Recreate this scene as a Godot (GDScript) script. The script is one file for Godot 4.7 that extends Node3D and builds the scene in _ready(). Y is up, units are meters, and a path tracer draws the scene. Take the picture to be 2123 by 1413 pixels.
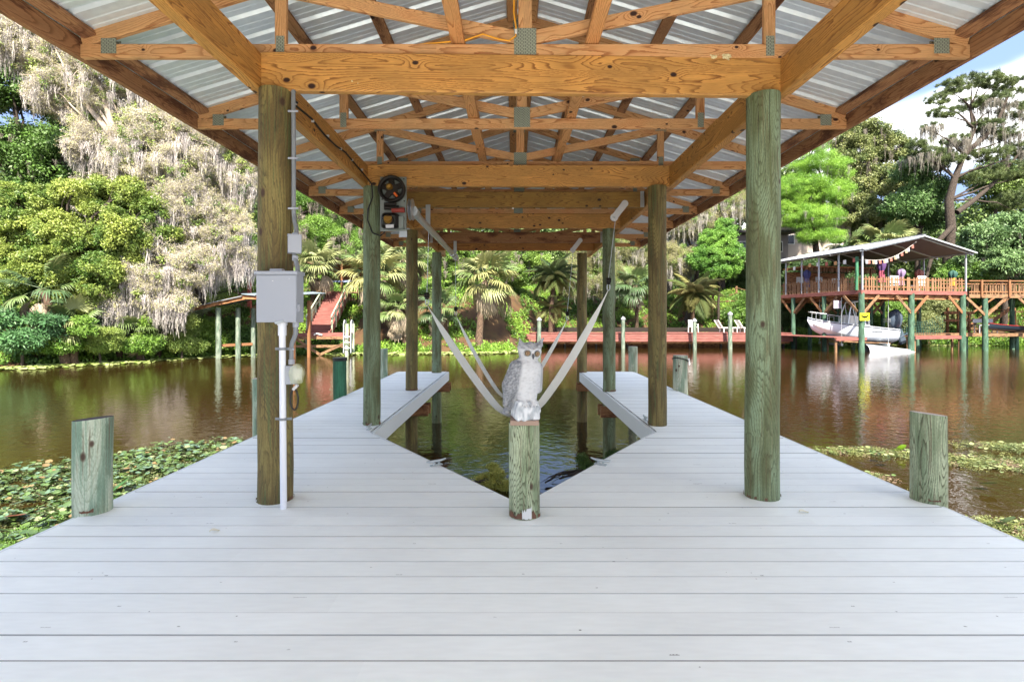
extends Node3D

# Units are metres. y = 0 is the top of the near deck, the water lies at WATER, the eye is at (0, EYE, 0) looking along -z.
const K := 1061.5
const EYE := 1.17
const WATER := -1.1
var rng := RandomNumberGenerator.new()
var M := {}
var taken := {}
var meshes := {}


func V(x: float, y: float, d: float) -> Vector3:
	return Vector3(x, y, -d)


func W(px: float, py: float, d: float) -> Vector3:    # a point seen in that direction, d metres away
	return Vector3((px - 1065.0) / K * d, EYE + (662.0 - py) / K * d, -d)


func rnd(a: float, b: float) -> float:
	return rng.randf_range(a, b)


func lin(r: float, g: float, b: float) -> Color:
	return Color(r, g, b).linear_to_srgb()


func unit() -> Vector3:
	var z := rnd(-1, 1)
	var a := rnd(0, TAU)
	var s := sqrt(1.0 - z * z)
	return Vector3(s * cos(a), z, s * sin(a))


class MB:
	var v := PackedVector3Array()
	var n := PackedVector3Array()
	var t := PackedVector2Array()
	var c := PackedColorArray()
	var ix := PackedInt32Array()
	var colored := false
	var col := Color.WHITE

	func vert(p: Vector3, nn: Vector3, uv := Vector2.ZERO) -> int:
		v.append(p)
		n.append(nn)
		t.append(uv)
		c.append(col)
		return v.size() - 1

	func face(i: int, j: int, k: int) -> void:
		if (v[j] - v[i]).cross(v[k] - v[i]).dot(n[i] + n[j] + n[k]) > 0.0:
			ix.append(i); ix.append(k); ix.append(j)
		else:
			ix.append(i); ix.append(j); ix.append(k)

	func tri(a: Vector3, b: Vector3, d: Vector3, nn: Vector3, ua := Vector2.ZERO, ub := Vector2.ZERO, uc := Vector2.ZERO) -> void:
		var i := vert(a, nn, ua)
		vert(b, nn, ub)
		vert(d, nn, uc)
		face(i, i + 1, i + 2)

	func quad(a: Vector3, b: Vector3, d: Vector3, e: Vector3, nn: Vector3, ua := Vector2(0, 0), ub := Vector2(1, 0), uc := Vector2(1, 1), ud := Vector2(0, 1)) -> void:
		var i := vert(a, nn, ua)
		vert(b, nn, ub)
		vert(d, nn, uc)
		vert(e, nn, ud)
		face(i, i + 1, i + 2)
		face(i, i + 2, i + 3)

	# a straight piece of timber or bar from a to b: w across, h along up, edges chamfered by ch; u runs along it
	func beam(a: Vector3, b: Vector3, w: float, h: float, up := Vector3.UP, ch := 0.004, uo := Vector2.ZERO, us := Vector2(0.2083, 1.6667)) -> void:
		var f := (b - a).normalized()
		var s := f.cross(up).normalized()
		var u := s.cross(f).normalized()
		var L := (b - a).length()
		var x := w * 0.5
		var y := h * 0.5
		var k := minf(ch, minf(x, y) * 0.6)
		var P: Array[Vector2] = [Vector2(-x + k, -y), Vector2(x - k, -y), Vector2(x, -y + k), Vector2(x, y - k), Vector2(x - k, y), Vector2(-x + k, y), Vector2(-x, y - k), Vector2(-x, -y + k)]
		var run := 0.0
		for i in 8:
			var p := P[i]
			var q := P[(i + 1) % 8]
			var e := (q - p)
			var nn := (s * e.y - u * e.x).normalized()
			var r2 := run + e.length()
			var pa := s * p.x + u * p.y
			var qa := s * q.x + u * q.y
			quad(a + pa, a + qa, b + qa, b + pa, nn, uo + Vector2(0, run) * us, uo + Vector2(0, r2) * us, uo + Vector2(L, r2) * us, uo + Vector2(L, run) * us)
			run = r2
		for e2 in 2:
			var o := a if e2 == 0 else b
			var nn2 := -f if e2 == 0 else f
			var i0 := v.size()
			for p2 in P:
				vert(o + s * p2.x + u * p2.y, nn2, uo + Vector2(p2.x * 0.2, p2.y) * us)
			for j in range(1, 7):
				face(i0, i0 + j, i0 + j + 1)

	func box(ctr: Vector3, size: Vector3, ch := 0.003, yaw := 0.0) -> void:
		var d := Basis(Vector3.UP, yaw) * Vector3(size.x * 0.5, 0, 0)
		beam(ctr - d, ctr + d, size.z, size.y, Vector3.UP, ch)

	# rows of points; closed joins last column to first; normals from the surface itself
	func grid(R: Array, closed := false, flip := false, us := Vector2(1, 1), uo := Vector2.ZERO) -> void:
		var nr := R.size()
		var nc: int = R[0].size()
		var base := v.size()
		var cols := nc + 1 if closed else nc
		for i in nr:
			for j in cols:
				var jj := j % nc
				var p: Vector3 = R[i][jj]
				var du: Vector3 = R[mini(i + 1, nr - 1)][jj] - R[maxi(i - 1, 0)][jj]
				var dv: Vector3
				if closed:
					dv = R[i][(jj + 1) % nc] - R[i][(jj + nc - 1) % nc]
				else:
					dv = R[i][mini(j + 1, nc - 1)] - R[i][maxi(j - 1, 0)]
				if dv.length() < 1e-7:
					dv = R[mini(i + 1, nr - 1)][(jj + 1) % nc] - R[mini(i + 1, nr - 1)][jj]
					if i > 0 and dv.length() < 1e-7:
						dv = R[i - 1][(jj + 1) % nc] - R[i - 1][jj]
				var nn := du.cross(dv).normalized()
				if flip:
					nn = -nn
				vert(p, nn, uo + Vector2(float(j) / (cols - 1), float(i) / (nr - 1)) * us)
		for i in nr - 1:
			for j in cols - 1:
				var q := base + i * cols + j
				face(q, q + 1, q + cols + 1)
				face(q, q + cols + 1, q + cols)

	func tube(path: Array, radii: Array, sides := 8, cap := true, vs := 1.0, vo := 0.0, uo := 0.0) -> void:
		var m := path.size()
		var base := v.size()
		var x := Vector3.ZERO
		var L := vo
		for i in m:
			var f: Vector3 = (path[mini(i + 1, m - 1)] - path[maxi(i - 1, 0)]).normalized()
			if i == 0:
				x = f.cross(Vector3.UP if absf(f.y) < 0.9 else Vector3.RIGHT).normalized()
				if absf(f.y) >= 0.9:
					x = Vector3.RIGHT - f * f.x
			else:
				L += (path[i] - path[i - 1]).length()
			x = (x - f * x.dot(f)).normalized()
			var y := f.cross(x)
			var r: float = radii[mini(i, radii.size() - 1)]
			for j in sides + 1:
				var a := TAU * j / sides
				var o := x * cos(a) + y * sin(a)
				vert(path[i] + o * r, o, Vector2(float(j) / sides + uo, L * vs))
		for i in m - 1:
			for j in sides:
				var q := base + i * (sides + 1) + j
				face(q, q + 1, q + sides + 2)
				face(q, q + sides + 2, q + sides + 1)
		if cap:
			for e in 2:
				var i2 := 0 if e == 0 else m - 1
				var f2: Vector3 = (path[1] - path[0] if e == 0 else path[m - 1] - path[m - 2]).normalized() * (-1.0 if e == 0 else 1.0)
				var i0 := v.size()
				for j in sides:
					var w := base + i2 * (sides + 1) + j
					vert(v[w], f2, Vector2(0.5, 0.5) + Vector2(cos(TAU * j / sides), sin(TAU * j / sides)) * 0.3)
				for j in range(1, sides - 1):
					face(i0, i0 + j, i0 + j + 1)

	func disc(ctr: Vector3, nn: Vector3, r: float, sides := 16) -> void:
		var x := nn.cross(Vector3.UP if absf(nn.y) < 0.9 else Vector3.RIGHT).normalized()
		var y := nn.cross(x)
		var i0 := v.size()
		for j in sides:
			vert(ctr + (x * cos(TAU * j / sides) + y * sin(TAU * j / sides)) * r, nn)
		for j in range(1, sides - 1):
			face(i0, i0 + j, i0 + j + 1)

	func mesh() -> ArrayMesh:
		var a := []
		a.resize(Mesh.ARRAY_MAX)
		a[Mesh.ARRAY_VERTEX] = v
		a[Mesh.ARRAY_NORMAL] = n
		a[Mesh.ARRAY_TEX_UV] = t
		if colored:
			a[Mesh.ARRAY_COLOR] = c
		a[Mesh.ARRAY_INDEX] = ix
		var am := ArrayMesh.new()
		am.add_surface_from_arrays(Mesh.PRIMITIVE_TRIANGLES, a)
		return am


func numbered(nm: String) -> String:
	var k: int = taken.get(nm, 0)
	taken[nm] = k + 1
	return nm if k == 0 else "%s_%03d" % [nm, k]


func put(nm: String, me: Mesh, mat: Material, par: Node = null, at := Transform3D.IDENTITY) -> MeshInstance3D:
	var o := MeshInstance3D.new()
	o.mesh = me
	o.material_override = mat
	o.transform = at
	if par == null:
		o.name = numbered(nm)
		add_child(o)
	else:
		o.name = nm
		par.add_child(o, true)
	return o


func part(nm: String, mb: MB, mat: Material, par: Node = null) -> MeshInstance3D:
	return put(nm, mb.mesh(), mat, par)


func tag(o: Node, label: String, category: String, group := "") -> Node:
	o.set_meta("label", label)
	o.set_meta("category", category)
	if group != "":
		o.set_meta("group", group)
	return o


func thing(nm: String, label: String, category: String, at := Vector3.ZERO, yaw := 0.0, group := "") -> Node3D:
	var o := Node3D.new()
	o.name = numbered(nm)
	add_child(o)
	o.position = at
	o.rotation.y = yaw
	tag(o, label, category, group)
	return o


func holder(nm: String, par: Node, at := Vector3.ZERO) -> Node3D:   # a part that has pieces of its own
	var o := Node3D.new()
	o.name = nm
	par.add_child(o, true)
	o.position = at
	return o


func struct(nm: String, mb: MB, mat: Material) -> MeshInstance3D:
	var o := part(nm, mb, mat)
	o.set_meta("kind", "structure")
	return o


func scatter(nm: String, me: Mesh, mat: Material, T: Array, C: PackedColorArray, par: Node = null) -> MultiMeshInstance3D:
	var mm := MultiMesh.new()
	mm.transform_format = MultiMesh.TRANSFORM_3D
	mm.use_colors = true
	mm.mesh = me
	mm.instance_count = T.size()
	for i in T.size():
		mm.set_instance_transform(i, T[i])
		mm.set_instance_color(i, C[i])
	var o := MultiMeshInstance3D.new()
	o.multimesh = mm
	o.material_override = mat
	o.set_meta("kind", "stuff")
	if par == null:
		o.name = numbered(nm)
		add_child(o)
	else:
		o.name = nm
		par.add_child(o, true)
	return o


func mat(color: Color, rough := 0.7, metal := 0.0, spec := 0.5) -> StandardMaterial3D:
	var m := StandardMaterial3D.new()
	m.albedo_color = color
	m.roughness = rough
	m.metallic = metal
	m.metallic_specular = spec
	return m


func noise(sd: int, freq: float, oct := 3) -> FastNoiseLite:
	var f := FastNoiseLite.new()
	f.seed = sd
	f.frequency = freq
	f.noise_type = FastNoiseLite.TYPE_SIMPLEX_SMOOTH
	f.fractal_type = FastNoiseLite.FRACTAL_FBM if oct > 1 else FastNoiseLite.FRACTAL_NONE
	f.fractal_octaves = oct
	return f


func tex(w: int, h: int, b: PackedByteArray) -> ImageTexture:
	return ImageTexture.create_from_image(Image.create_from_data(w, h, false, Image.FORMAT_RGB8, b))


func put_px(b: PackedByteArray, i: int, c: Color) -> void:
	b[i] = clampi(int(c.r * 255.0), 0, 255)
	b[i + 1] = clampi(int(c.g * 255.0), 0, 255)
	b[i + 2] = clampi(int(c.b * 255.0), 0, 255)


# a seamless noise field of few cells, enlarged smoothly to w x h; values about -1..1
func field(sd: int, sw: int, sh: int, freq: float, oct: int, w: int, h: int) -> PackedFloat32Array:
	var im := noise(sd, freq, oct).get_seamless_image(sw, sh)
	im.convert(Image.FORMAT_RF)
	im.resize(w, h, Image.INTERPOLATE_CUBIC)
	return im.get_data().to_float32_array()


# sawn timber, 4.8 m along u and 0.6 m along v: growth rings as contours of a stretched field, knots, wear
func wood_tex(sd: int, base: Color, late: Color, knot: Color, n_knots: int, wear: float, stain: Color) -> ImageTexture:
	var w := 2048
	var h := 256
	var b := PackedByteArray()
	b.resize(w * h * 3)
	var r := RandomNumberGenerator.new()
	r.seed = sd
	var A := field(sd, 24, 28, 0.11, 2, w, h)
	var B := field(sd + 5, 96, 32, 0.09, 3, w, h)
	var F := field(sd + 9, 256, 256, 0.30, 2, w, h)
	var kf := PackedFloat32Array()
	kf.resize(w * h)
	var kd := PackedFloat32Array()
	kd.resize(w * h)
	for k in n_knots:
		var cx := r.randi_range(80, w - 80)
		var cy := r.randi_range(0, h - 1)
		var rad := r.randf_range(0.007, 0.017)
		for y in range(cy - 36, cy + 37):
			var yy := posmod(y, h)
			var dy := (y - cy) * 0.6 / h
			for x in range(cx - 64, cx + 65):
				var dx := (x - cx) * 4.8 / w
				var dd := sqrt(dx * dx * 0.45 + dy * dy) / rad
				if dd < 6.5:
					kf[yy * w + x] += 2.2 * exp(-dd * dd * 0.12)
					kd[yy * w + x] = maxf(kd[yy * w + x], clampf(2.4 - dd * 2.0, 0, 1))
	for y in h:
		var vy := 0.6 * y / h * 45.0
		for x in w:
			var i := y * w + x
			var fine := F[i] * 2.0 - 1.0
			var bl := B[i] * 2.0 - 1.0
			var f := A[i] * 10.0 + vy + kf[i] + fine * 0.10
			var l := f - floorf(f)
			l = (0.25 * l + 0.85 * smoothstep(0.62, 0.95, l) * (1.0 - smoothstep(0.97, 1.0, l))) * (0.8 + 0.5 * bl)
			var c := base.lerp(late, clampf(l, 0, 1))
			c = c * (1.0 + 0.12 * bl + 0.07 * fine)
			if wear > 0.0:
				c = c.lerp(stain, clampf((bl * 1.3 + fine * 0.7 + 0.05) * wear, 0, 0.9))
			if kd[i] > 0.0:
				c = c.lerp(knot, kd[i])
			put_px(b, i * 3, c)
	return tex(w, h, b)


# a round treated pile, unrolled: u once round, v up 4.2 m
func pile_tex(sd: int, w: int, h: int, cols: Array, rings: float, bold: float) -> ImageTexture:
	var b := PackedByteArray()
	b.resize(w * h * 3)
	var A := field(sd, 32, 40, 0.06, 2, w, h)
	var B := field(sd + 3, 48, 64, 0.09, 3, w, h)
	var S := field(sd + 7, 192, 40, 0.17, 3, w, h)
	var F := field(sd + 11, 256, 512, 0.35, 2, w, h)
	var r := RandomNumberGenerator.new()
	r.seed = sd
	var kf := PackedFloat32Array()
	kf.resize(w * h)
	var kd := PackedFloat32Array()
	kd.resize(w * h)
	for k in 9:
		var cx := r.randi_range(0, w - 1)
		var cy := r.randi_range(60, h - 60)
		var rad := r.randf_range(0.008, 0.018)
		var ex := int(rad * 6.0 / 0.68 * w)
		var ey := int(rad * 9.0 / 4.2 * h)
		for y in range(maxi(cy - ey, 0), mini(cy + ey, h)):
			for x in range(cx - ex, cx + ex):
				var dx := (x - cx) * 0.68 / w
				var dy := (y - cy) * 4.2 / h
				var dd := sqrt(dx * dx + dy * dy * 0.4) / rad
				var i := y * w + posmod(x, w)
				kf[i] += 0.9 * exp(-dd * dd * 0.12)
				kd[i] = maxf(kd[i], clampf(1.4 - dd, 0, 0.8))
	for y in h:
		for x in w:
			var i := y * w + x
			var st := S[i] * 2.0 - 1.0
			var bl := B[i]
			var f := A[i] * rings * 1.7 + kf[i] + st * 0.35
			var ring := f - floorf(f)
			var l := smoothstep(0.55, 0.97, ring) * (0.75 + 0.6 * st)
			var c: Color = cols[0].lerp(cols[1], clampf(bl * 1.9 - 0.45 + st * 0.9, 0, 1))
			c = c.lerp(cols[2], clampf(l, 0, 1.0) * bold)
			c = c.lerp(cols[3], clampf(st * 1.1 - 0.2 + (0.5 - bl) * 1.2, 0, 0.7))
			c = c * (0.88 + 0.24 * F[i])
			if kd[i] > 0.0:
				c = c.lerp(Color(0.2, 0.11, 0.07), kd[i])
			put_px(b, i * 3, c)
	for k in 34:      # drying cracks
		var x := r.randi_range(2, w - 4)
		var y0 := r.randi_range(0, h - 40)
		var L := r.randi_range(40, 330)
		var xf := float(x)
		for y in range(y0, mini(y0 + L, h)):
			xf += r.randf_range(-0.28, 0.28)
			var e := sin(PI * (y - y0) / L)
			for q in (2 if e > 0.6 and k % 3 == 0 else 1):
				var i := (y * w + posmod(int(xf) + q, w)) * 3
				var f := 1.0 - 0.6 * e
				for ch in 3:
					b[i + ch] = int(b[i + ch] * f)
	return tex(w, h, b)


func noise_tex(sd: int, size: int, freq: float, ramp: Array, oct := 4, stretch := Vector2.ONE) -> ImageTexture:
	var f := noise(sd, freq, oct)
	var im := f.get_seamless_image(int(size * stretch.x), int(size * stretch.y)) if stretch == Vector2.ONE else f.get_seamless_image(size, size)
	im.convert(Image.FORMAT_L8)
	var d := im.get_data()
	var w := im.get_width()
	var h := im.get_height()
	var b := PackedByteArray()
	b.resize(w * h * 3)
	for i in w * h:
		var k := d[i] / 255.0 * (ramp.size() - 1)
		var j := mini(int(k), ramp.size() - 2)
		put_px(b, i * 3, ramp[j].lerp(ramp[j + 1], k - j))
	return tex(w, h, b)


func deck_tex() -> ImageTexture:     # grey paint, 3 m a side: brush grain, dirt specks, rubbed places
	var s := 1024
	var b := PackedByteArray()
	b.resize(s * s * 3)
	var big := field(41, 24, 24, 0.12, 3, s, s)
	var grain := field(42, 96, 512, 0.2, 3, s, s)
	var r := RandomNumberGenerator.new()
	r.seed = 12
	var base := Color(0.905, 0.922, 0.915)
	for i in s * s:
		put_px(b, i * 3, base * (1.0 + 0.045 * (big[i] - 0.5) + 0.035 * (grain[i] - 0.5)))
	for k in 80:
		var px := r.randi_range(8, s - 40)
		var py := r.randi_range(8, s - 8)
		var L := r.randi_range(1, 5) if r.randf() < 0.85 else r.randi_range(10, 24)
		var dk := r.randf_range(0.45, 0.85)
		for q in L:
			for e in (2 if r.randf() < 0.5 else 1):
				var i := ((py + e) * s + px + q) * 3
				for ch in 3:
					b[i + ch] = int(b[i + ch] * dk)
	return tex(s, s, b)


func wood_mat(t: Texture2D, tint := Color.WHITE, rough := 0.75) -> StandardMaterial3D:
	var m := mat(tint, rough)
	m.albedo_texture = t
	m.heightmap_enabled = true
	m.heightmap_texture = t
	m.heightmap_scale = 0.12
	return m


func leaf_mat(tint: Color, back := 0.5, rough := 0.55) -> StandardMaterial3D:
	var m := mat(tint, rough)
	m.vertex_color_use_as_albedo = true
	m.backlight_enabled = true
	m.backlight = Color(back, back, back * 0.7)
	m.cull_mode = BaseMaterial3D.CULL_DISABLED
	return m


func make_materials() -> void:
	var pine := wood_tex(3, Color(0.76, 0.56, 0.29), Color(0.49, 0.31, 0.13), Color(0.16, 0.06, 0.03), 24, 0.0, Color.WHITE)
	var truss := wood_tex(8, Color(0.82, 0.63, 0.43), Color(0.60, 0.39, 0.22), Color(0.18, 0.08, 0.05), 30, 0.25, Color(0.58, 0.35, 0.20))
	var rough := wood_tex(14, Color(0.68, 0.50, 0.34), Color(0.44, 0.28, 0.17), Color(0.18, 0.10, 0.07), 16, 0.9, Color(0.32, 0.19, 0.12))
	M.pine = wood_mat(pine, Color.WHITE, 0.55)
	M.pine_deep = wood_mat(pine, Color(0.90, 0.84, 0.78), 0.6)
	M.pine_dull = wood_mat(pine, Color(0.80, 0.84, 0.80), 0.8)
	M.truss = wood_mat(truss, Color.WHITE, 0.7)
	M.truss_pale = wood_mat(truss, Color(1.0, 0.96, 0.9), 0.75)
	M.weathered = wood_mat(rough, Color.WHITE, 0.85)
	M.grey_wood = wood_mat(rough, Color(0.76, 0.82, 0.88), 0.85)
	M.orange_wood = wood_mat(truss, Color(0.60, 0.56, 0.55), 0.7)
	var pb := pile_tex(21, 384, 1536, [Color(0.36, 0.30, 0.16), Color(0.49, 0.44, 0.25), Color(0.19, 0.15, 0.07), Color(0.28, 0.33, 0.19)], 9.0, 0.5)
	var pg := pile_tex(33, 384, 1536, [Color(0.47, 0.57, 0.49), Color(0.70, 0.74, 0.66), Color(0.32, 0.37, 0.27), Color(0.40, 0.36, 0.29)], 6.0, 0.3)
	var pm := pile_tex(52, 384, 1536, [Color(0.35, 0.38, 0.25), Color(0.48, 0.55, 0.43), Color(0.18, 0.18, 0.10), Color(0.34, 0.30, 0.18)], 9.0, 0.5)
	M.pile_swirl = wood_mat(pile_tex(64, 384, 1536, [Color(0.46, 0.52, 0.40), Color(0.66, 0.70, 0.58), Color(0.20, 0.21, 0.13), Color(0.38, 0.36, 0.27)], 13.0, 0.8), Color.WHITE, 0.75)
	M.pile_brown = wood_mat(pb, Color.WHITE, 0.75)
	M.pile_green = wood_mat(pg, Color.WHITE, 0.75)
	M.pile_mixed = wood_mat(pm, Color.WHITE, 0.75)
	M.pile_teal = wood_mat(pg, Color(0.42, 0.56, 0.53), 0.8)
	M.pile_pale = wood_mat(pg, Color(1.0, 0.97, 0.97), 0.8)
	M.pile_grey = wood_mat(pg, Color(0.66, 0.68, 0.70), 0.8)
	M.pile_dark_green = wood_mat(pg, Color(0.32, 0.62, 0.52), 0.7)
	M.end_grain = mat(Color(0.22, 0.19, 0.22), 0.9)
	M.end_pale = mat(Color(0.72, 0.68, 0.64), 0.9)
	M.deck = mat(Color.WHITE, 0.55)
	M.deck.albedo_texture = deck_tex()
	M.deck.vertex_color_use_as_albedo = true
	M.deck_edge = mat(Color(0.82, 0.84, 0.84), 0.65)
	M.tape = mat(Color(0.40, 0.28, 0.22), 0.9)
	var gal := noise_tex(61, 256, 0.03, [Color(0.86, 0.88, 0.90), Color(0.91, 0.93, 0.95), Color(0.95, 0.96, 0.97)], 3)
	M.roof = mat(Color(0.95, 0.97, 0.98), 0.32, 0.32)
	M.roof.albedo_texture = gal
	M.roof.uv1_triplanar = true
	M.roof.uv1_scale = Vector3(1.3, 1.3, 1.3)
	var pl := PackedByteArray()
	pl.resize(64 * 64 * 3)
	for y in 64:
		for x in 64:
			var hole := (x % 8 < 3) and ((y + (x / 8) * 7) % 16 < 11)
			put_px(pl, (y * 64 + x) * 3, Color(0.30, 0.31, 0.28) if hole else Color(0.62, 0.64, 0.58).lerp(Color(0.50, 0.53, 0.47), float(x % 8) / 8.0))
	M.plate = mat(Color.WHITE, 0.55, 0.1)
	M.plate.albedo_texture = tex(64, 64, pl)
	M.galv = mat(Color(0.72, 0.75, 0.76), 0.4, 0.6)
	M.alu = mat(Color(0.80, 0.82, 0.84), 0.35, 0.8)
	M.rust = mat(Color(0.42, 0.22, 0.14), 0.8, 0.3)
	M.enamel = mat(Color(0.60, 0.62, 0.66), 0.45)
	M.pvc = mat(Color(0.86, 0.87, 0.90), 0.35)
	M.grey_pvc = mat(Color(0.47, 0.49, 0.51), 0.5)
	M.clear = mat(Color(0.80, 0.82, 0.70, 0.45), 0.3)
	M.clear.transparency = BaseMaterial3D.TRANSPARENCY_ALPHA
	M.black = mat(Color(0.05, 0.05, 0.05), 0.5)
	M.dark_iron = mat(Color(0.13, 0.11, 0.09), 0.5, 0.4)
	M.brass = mat(Color(0.66, 0.50, 0.22), 0.45, 0.5)
	M.red_plastic = mat(Color(0.56, 0.22, 0.18), 0.6)
	M.old_zinc = mat(Color(0.52, 0.55, 0.53), 0.65, 0.2)
	M.slate = mat(Color(0.24, 0.29, 0.35), 0.3)
	M.orange = mat(Color(0.92, 0.42, 0.10), 0.5)
	M.yellow = mat(Color(0.90, 0.62, 0.12), 0.5)
	M.white = mat(Color(0.80, 0.80, 0.80), 0.5)
	M.webbing = mat(Color(0.94, 0.93, 0.88), 0.85)
	M.foam = mat(Color(0.84, 0.79, 0.62), 0.9)
	M.owl = mat(Color.WHITE, 0.7)
	M.owl.vertex_color_use_as_albedo = true
	M.board_pink = mat(Color(0.60, 0.51, 0.45), 0.8)
	M.red_deck = wood_mat(rough, Color.WHITE, 0.75)
	M.red_deck.albedo_texture = noise_tex(77, 256, 0.02, [Color(0.37, 0.205, 0.19), Color(0.44, 0.26, 0.24), Color(0.52, 0.34, 0.315)], 4)
	M.red_deck.heightmap_enabled = false
	M.picket = wood_mat(truss, Color(0.62, 0.63, 0.70), 0.75)
	M.hull = mat(Color(0.74, 0.77, 0.82), 0.25)
	M.navy = mat(Color(0.13, 0.17, 0.22), 0.3)
	M.smoke = mat(Color(0.5, 0.55, 0.6, 0.35), 0.1)
	M.smoke.transparency = BaseMaterial3D.TRANSPARENCY_ALPHA
	M.sign_yellow = mat(Color(0.80, 0.82, 0.10), 0.5)
	M.pav_roof = mat(Color(0.58, 0.60, 0.64), 0.5, 0.2)
	M.shed_roof = mat(Color(0.55, 0.62, 0.68), 0.4, 0.4)
	M.bark = mat(Color.WHITE, 0.95)
	M.bark.albedo_texture = noise_tex(71, 256, 0.03, [Color(0.12, 0.10, 0.09), Color(0.22, 0.19, 0.17), Color(0.32, 0.29, 0.27)], 4)
	M.bark.uv1_scale = Vector3(2, 0.6, 1)
	M.bark.heightmap_enabled = true
	M.bark.heightmap_texture = M.bark.albedo_texture
	M.bark.heightmap_scale = 2.0
	M.palm_bark = M.bark.duplicate()
	M.palm_bark.albedo_color = Color(1.3, 1.2, 1.1)
	M.leaf = leaf_mat(Color.WHITE)
	M.moss = leaf_mat(Color.WHITE, 0.35, 0.95)
	M.twig = leaf_mat(Color.WHITE, 0.4, 0.9)
	M.frond = leaf_mat(Color.WHITE, 0.3, 0.5)
	M.frond_new = leaf_mat(lin(0.20, 0.23, 0.10), 0.4, 0.5)
	M.frond_mid = leaf_mat(lin(0.10, 0.155, 0.05), 0.35, 0.45)
	M.frond_dark = leaf_mat(lin(0.050, 0.095, 0.04), 0.35, 0.45)
	M.frond_yellow = leaf_mat(lin(0.23, 0.235, 0.09), 0.4, 0.6)
	M.frond_dead = leaf_mat(lin(0.29, 0.24, 0.185), 0.2, 0.9)
	for k in ["frond_new", "frond_mid", "frond_dark", "frond_yellow", "frond_dead"]:
		M[k].vertex_color_use_as_albedo = false
	var soil := noise_tex(81, 512, 0.012, [Color(0.15, 0.10, 0.06), Color(0.25, 0.17, 0.10), Color(0.32, 0.24, 0.14), Color(0.22, 0.24, 0.10)], 5)
	M.soil = mat(Color.WHITE, 0.95)
	M.soil.albedo_texture = soil
	M.soil.uv1_triplanar = true
	M.soil.uv1_world_triplanar = true
	M.soil.uv1_scale = Vector3(0.13, 0.13, 0.13)
	var rip := FastNoiseLite.new()
	rip.seed = 5
	rip.noise_type = FastNoiseLite.TYPE_SIMPLEX_SMOOTH
	rip.frequency = 0.016
	rip.fractal_octaves = 5
	rip.fractal_gain = 0.5
	var rt := ImageTexture.create_from_image(rip.get_seamless_image(1024, 1024))
	M.water = mat(lin(0.024, 0.014, 0.004), 0.012, 0.0, 0.5)
	M.water.heightmap_enabled = true
	M.water.heightmap_texture = rt
	M.water.heightmap_scale = 0.42


func _ready() -> void:
	rng.seed = 7
	# ---- camera: level, with the lens shifted down a little
	var cam := Camera3D.new()
	cam.name = "camera"
	cam.projection = Camera3D.PROJECTION_FRUSTUM
	cam.near = 0.05
	cam.far = 900.0
	cam.size = 1413.0 / K * cam.near
	cam.frustum_offset = Vector2(-3.5 / K, -44.5 / K) * cam.near
	cam.position = Vector3(0, EYE, 0)
	add_child(cam)
	cam.current = true
	# ---- sky, sun, exposure
	var env := Environment.new()
	env.background_mode = Environment.BG_SKY
	var sky := Sky.new()
	var sm := PanoramaSkyMaterial.new()
	sm.panorama = sky_picture()
	sky.sky_material = sm
	env.sky = sky
	env.background_energy_multiplier = 0.80
	env.tonemap_mode = Environment.TONE_MAPPER_LINEAR
	env.tonemap_exposure = 5.25
	env.sdfgi_enabled = true
	env.ssao_enabled = true
	env.ssil_enabled = true
	var we := WorldEnvironment.new()
	we.name = "world_environment"
	we.environment = env
	add_child(we)
	var sun := DirectionalLight3D.new()
	sun.name = "sun"
	sun.light_energy = 1.25
	sun.light_color = Color(1.0, 0.95, 0.87)
	sun.light_angular_distance = 0.6
	sun.shadow_enabled = true
	add_child(sun)
	sun.look_at_from_position(Vector3.ZERO, Vector3(-0.06, -0.71, -0.71))
	make_materials()
	# ---- the setting
	build_ground()
	build_water()
	# ---- the covered dock and what stands on it
	build_dock()
	build_mooring_piles()
	build_electrics()
	build_lift()
	build_owl()
	build_small_things()
	# ---- across the water
	build_far_structures()
	build_plants()


func sky_picture() -> ImageTexture:
	var w := 1024
	var h := 512
	var im := Image.create(w, h, false, Image.FORMAT_RGBF)
	var f := noise(29, 1.0, 5)
	var g := noise(41, 1.0, 2)
	for y in h:
		var el := (0.5 - (y + 0.5) / h) * PI
		for x in w:
			var az := (x + 0.5) / w * TAU
			var d := Vector3(cos(el) * sin(az), sin(el), -cos(el) * cos(az))
			var c := Color(0.10, 0.16, 0.31).lerp(Color(0.17, 0.225, 0.34), pow(clampf(1.0 - d.y, 0, 1), 2.2))
			if d.y > -0.05:
				var p := d / (0.25 + maxf(d.y, 0.0)) * 1.15
				var k := f.get_noise_3d(p.x * 0.9, p.y * 1.4, p.z * 0.9) + 0.35 * g.get_noise_3d(p.x * 0.4, 3.0, p.z * 0.4)
				var cover := smoothstep(-0.02, 0.24, k + 0.05)
				var white := Color(0.80, 0.795, 0.79).lerp(Color(0.64, 0.645, 0.655), clampf(smoothstep(0.25, 0.6, k), 0, 1))
				c = c.lerp(white, cover)
			im.set_pixel(x, y, c)
	return ImageTexture.create_from_image(im)


const SHORE := [[-400, 4], [-60, 6], [-40, 12], [-32, 17], [-24, 23.6], [-20.5, 28], [-16.5, 32.3], [-12, 34], [-6, 34.5], [-2, 34.5], [0.5, 36.5], [3, 43], [12, 44.5], [22, 46], [34, 46], [46, 43], [70, 36], [400, 20]]


func shore(x: float) -> float:
	for i in SHORE.size() - 1:
		if x <= SHORE[i + 1][0]:
			return lerpf(SHORE[i][1], SHORE[i + 1][1], (x - SHORE[i][0]) / (SHORE[i + 1][0] - SHORE[i][0]))
	return 20.0


var lump := noise(91, 0.16, 3)


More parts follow.
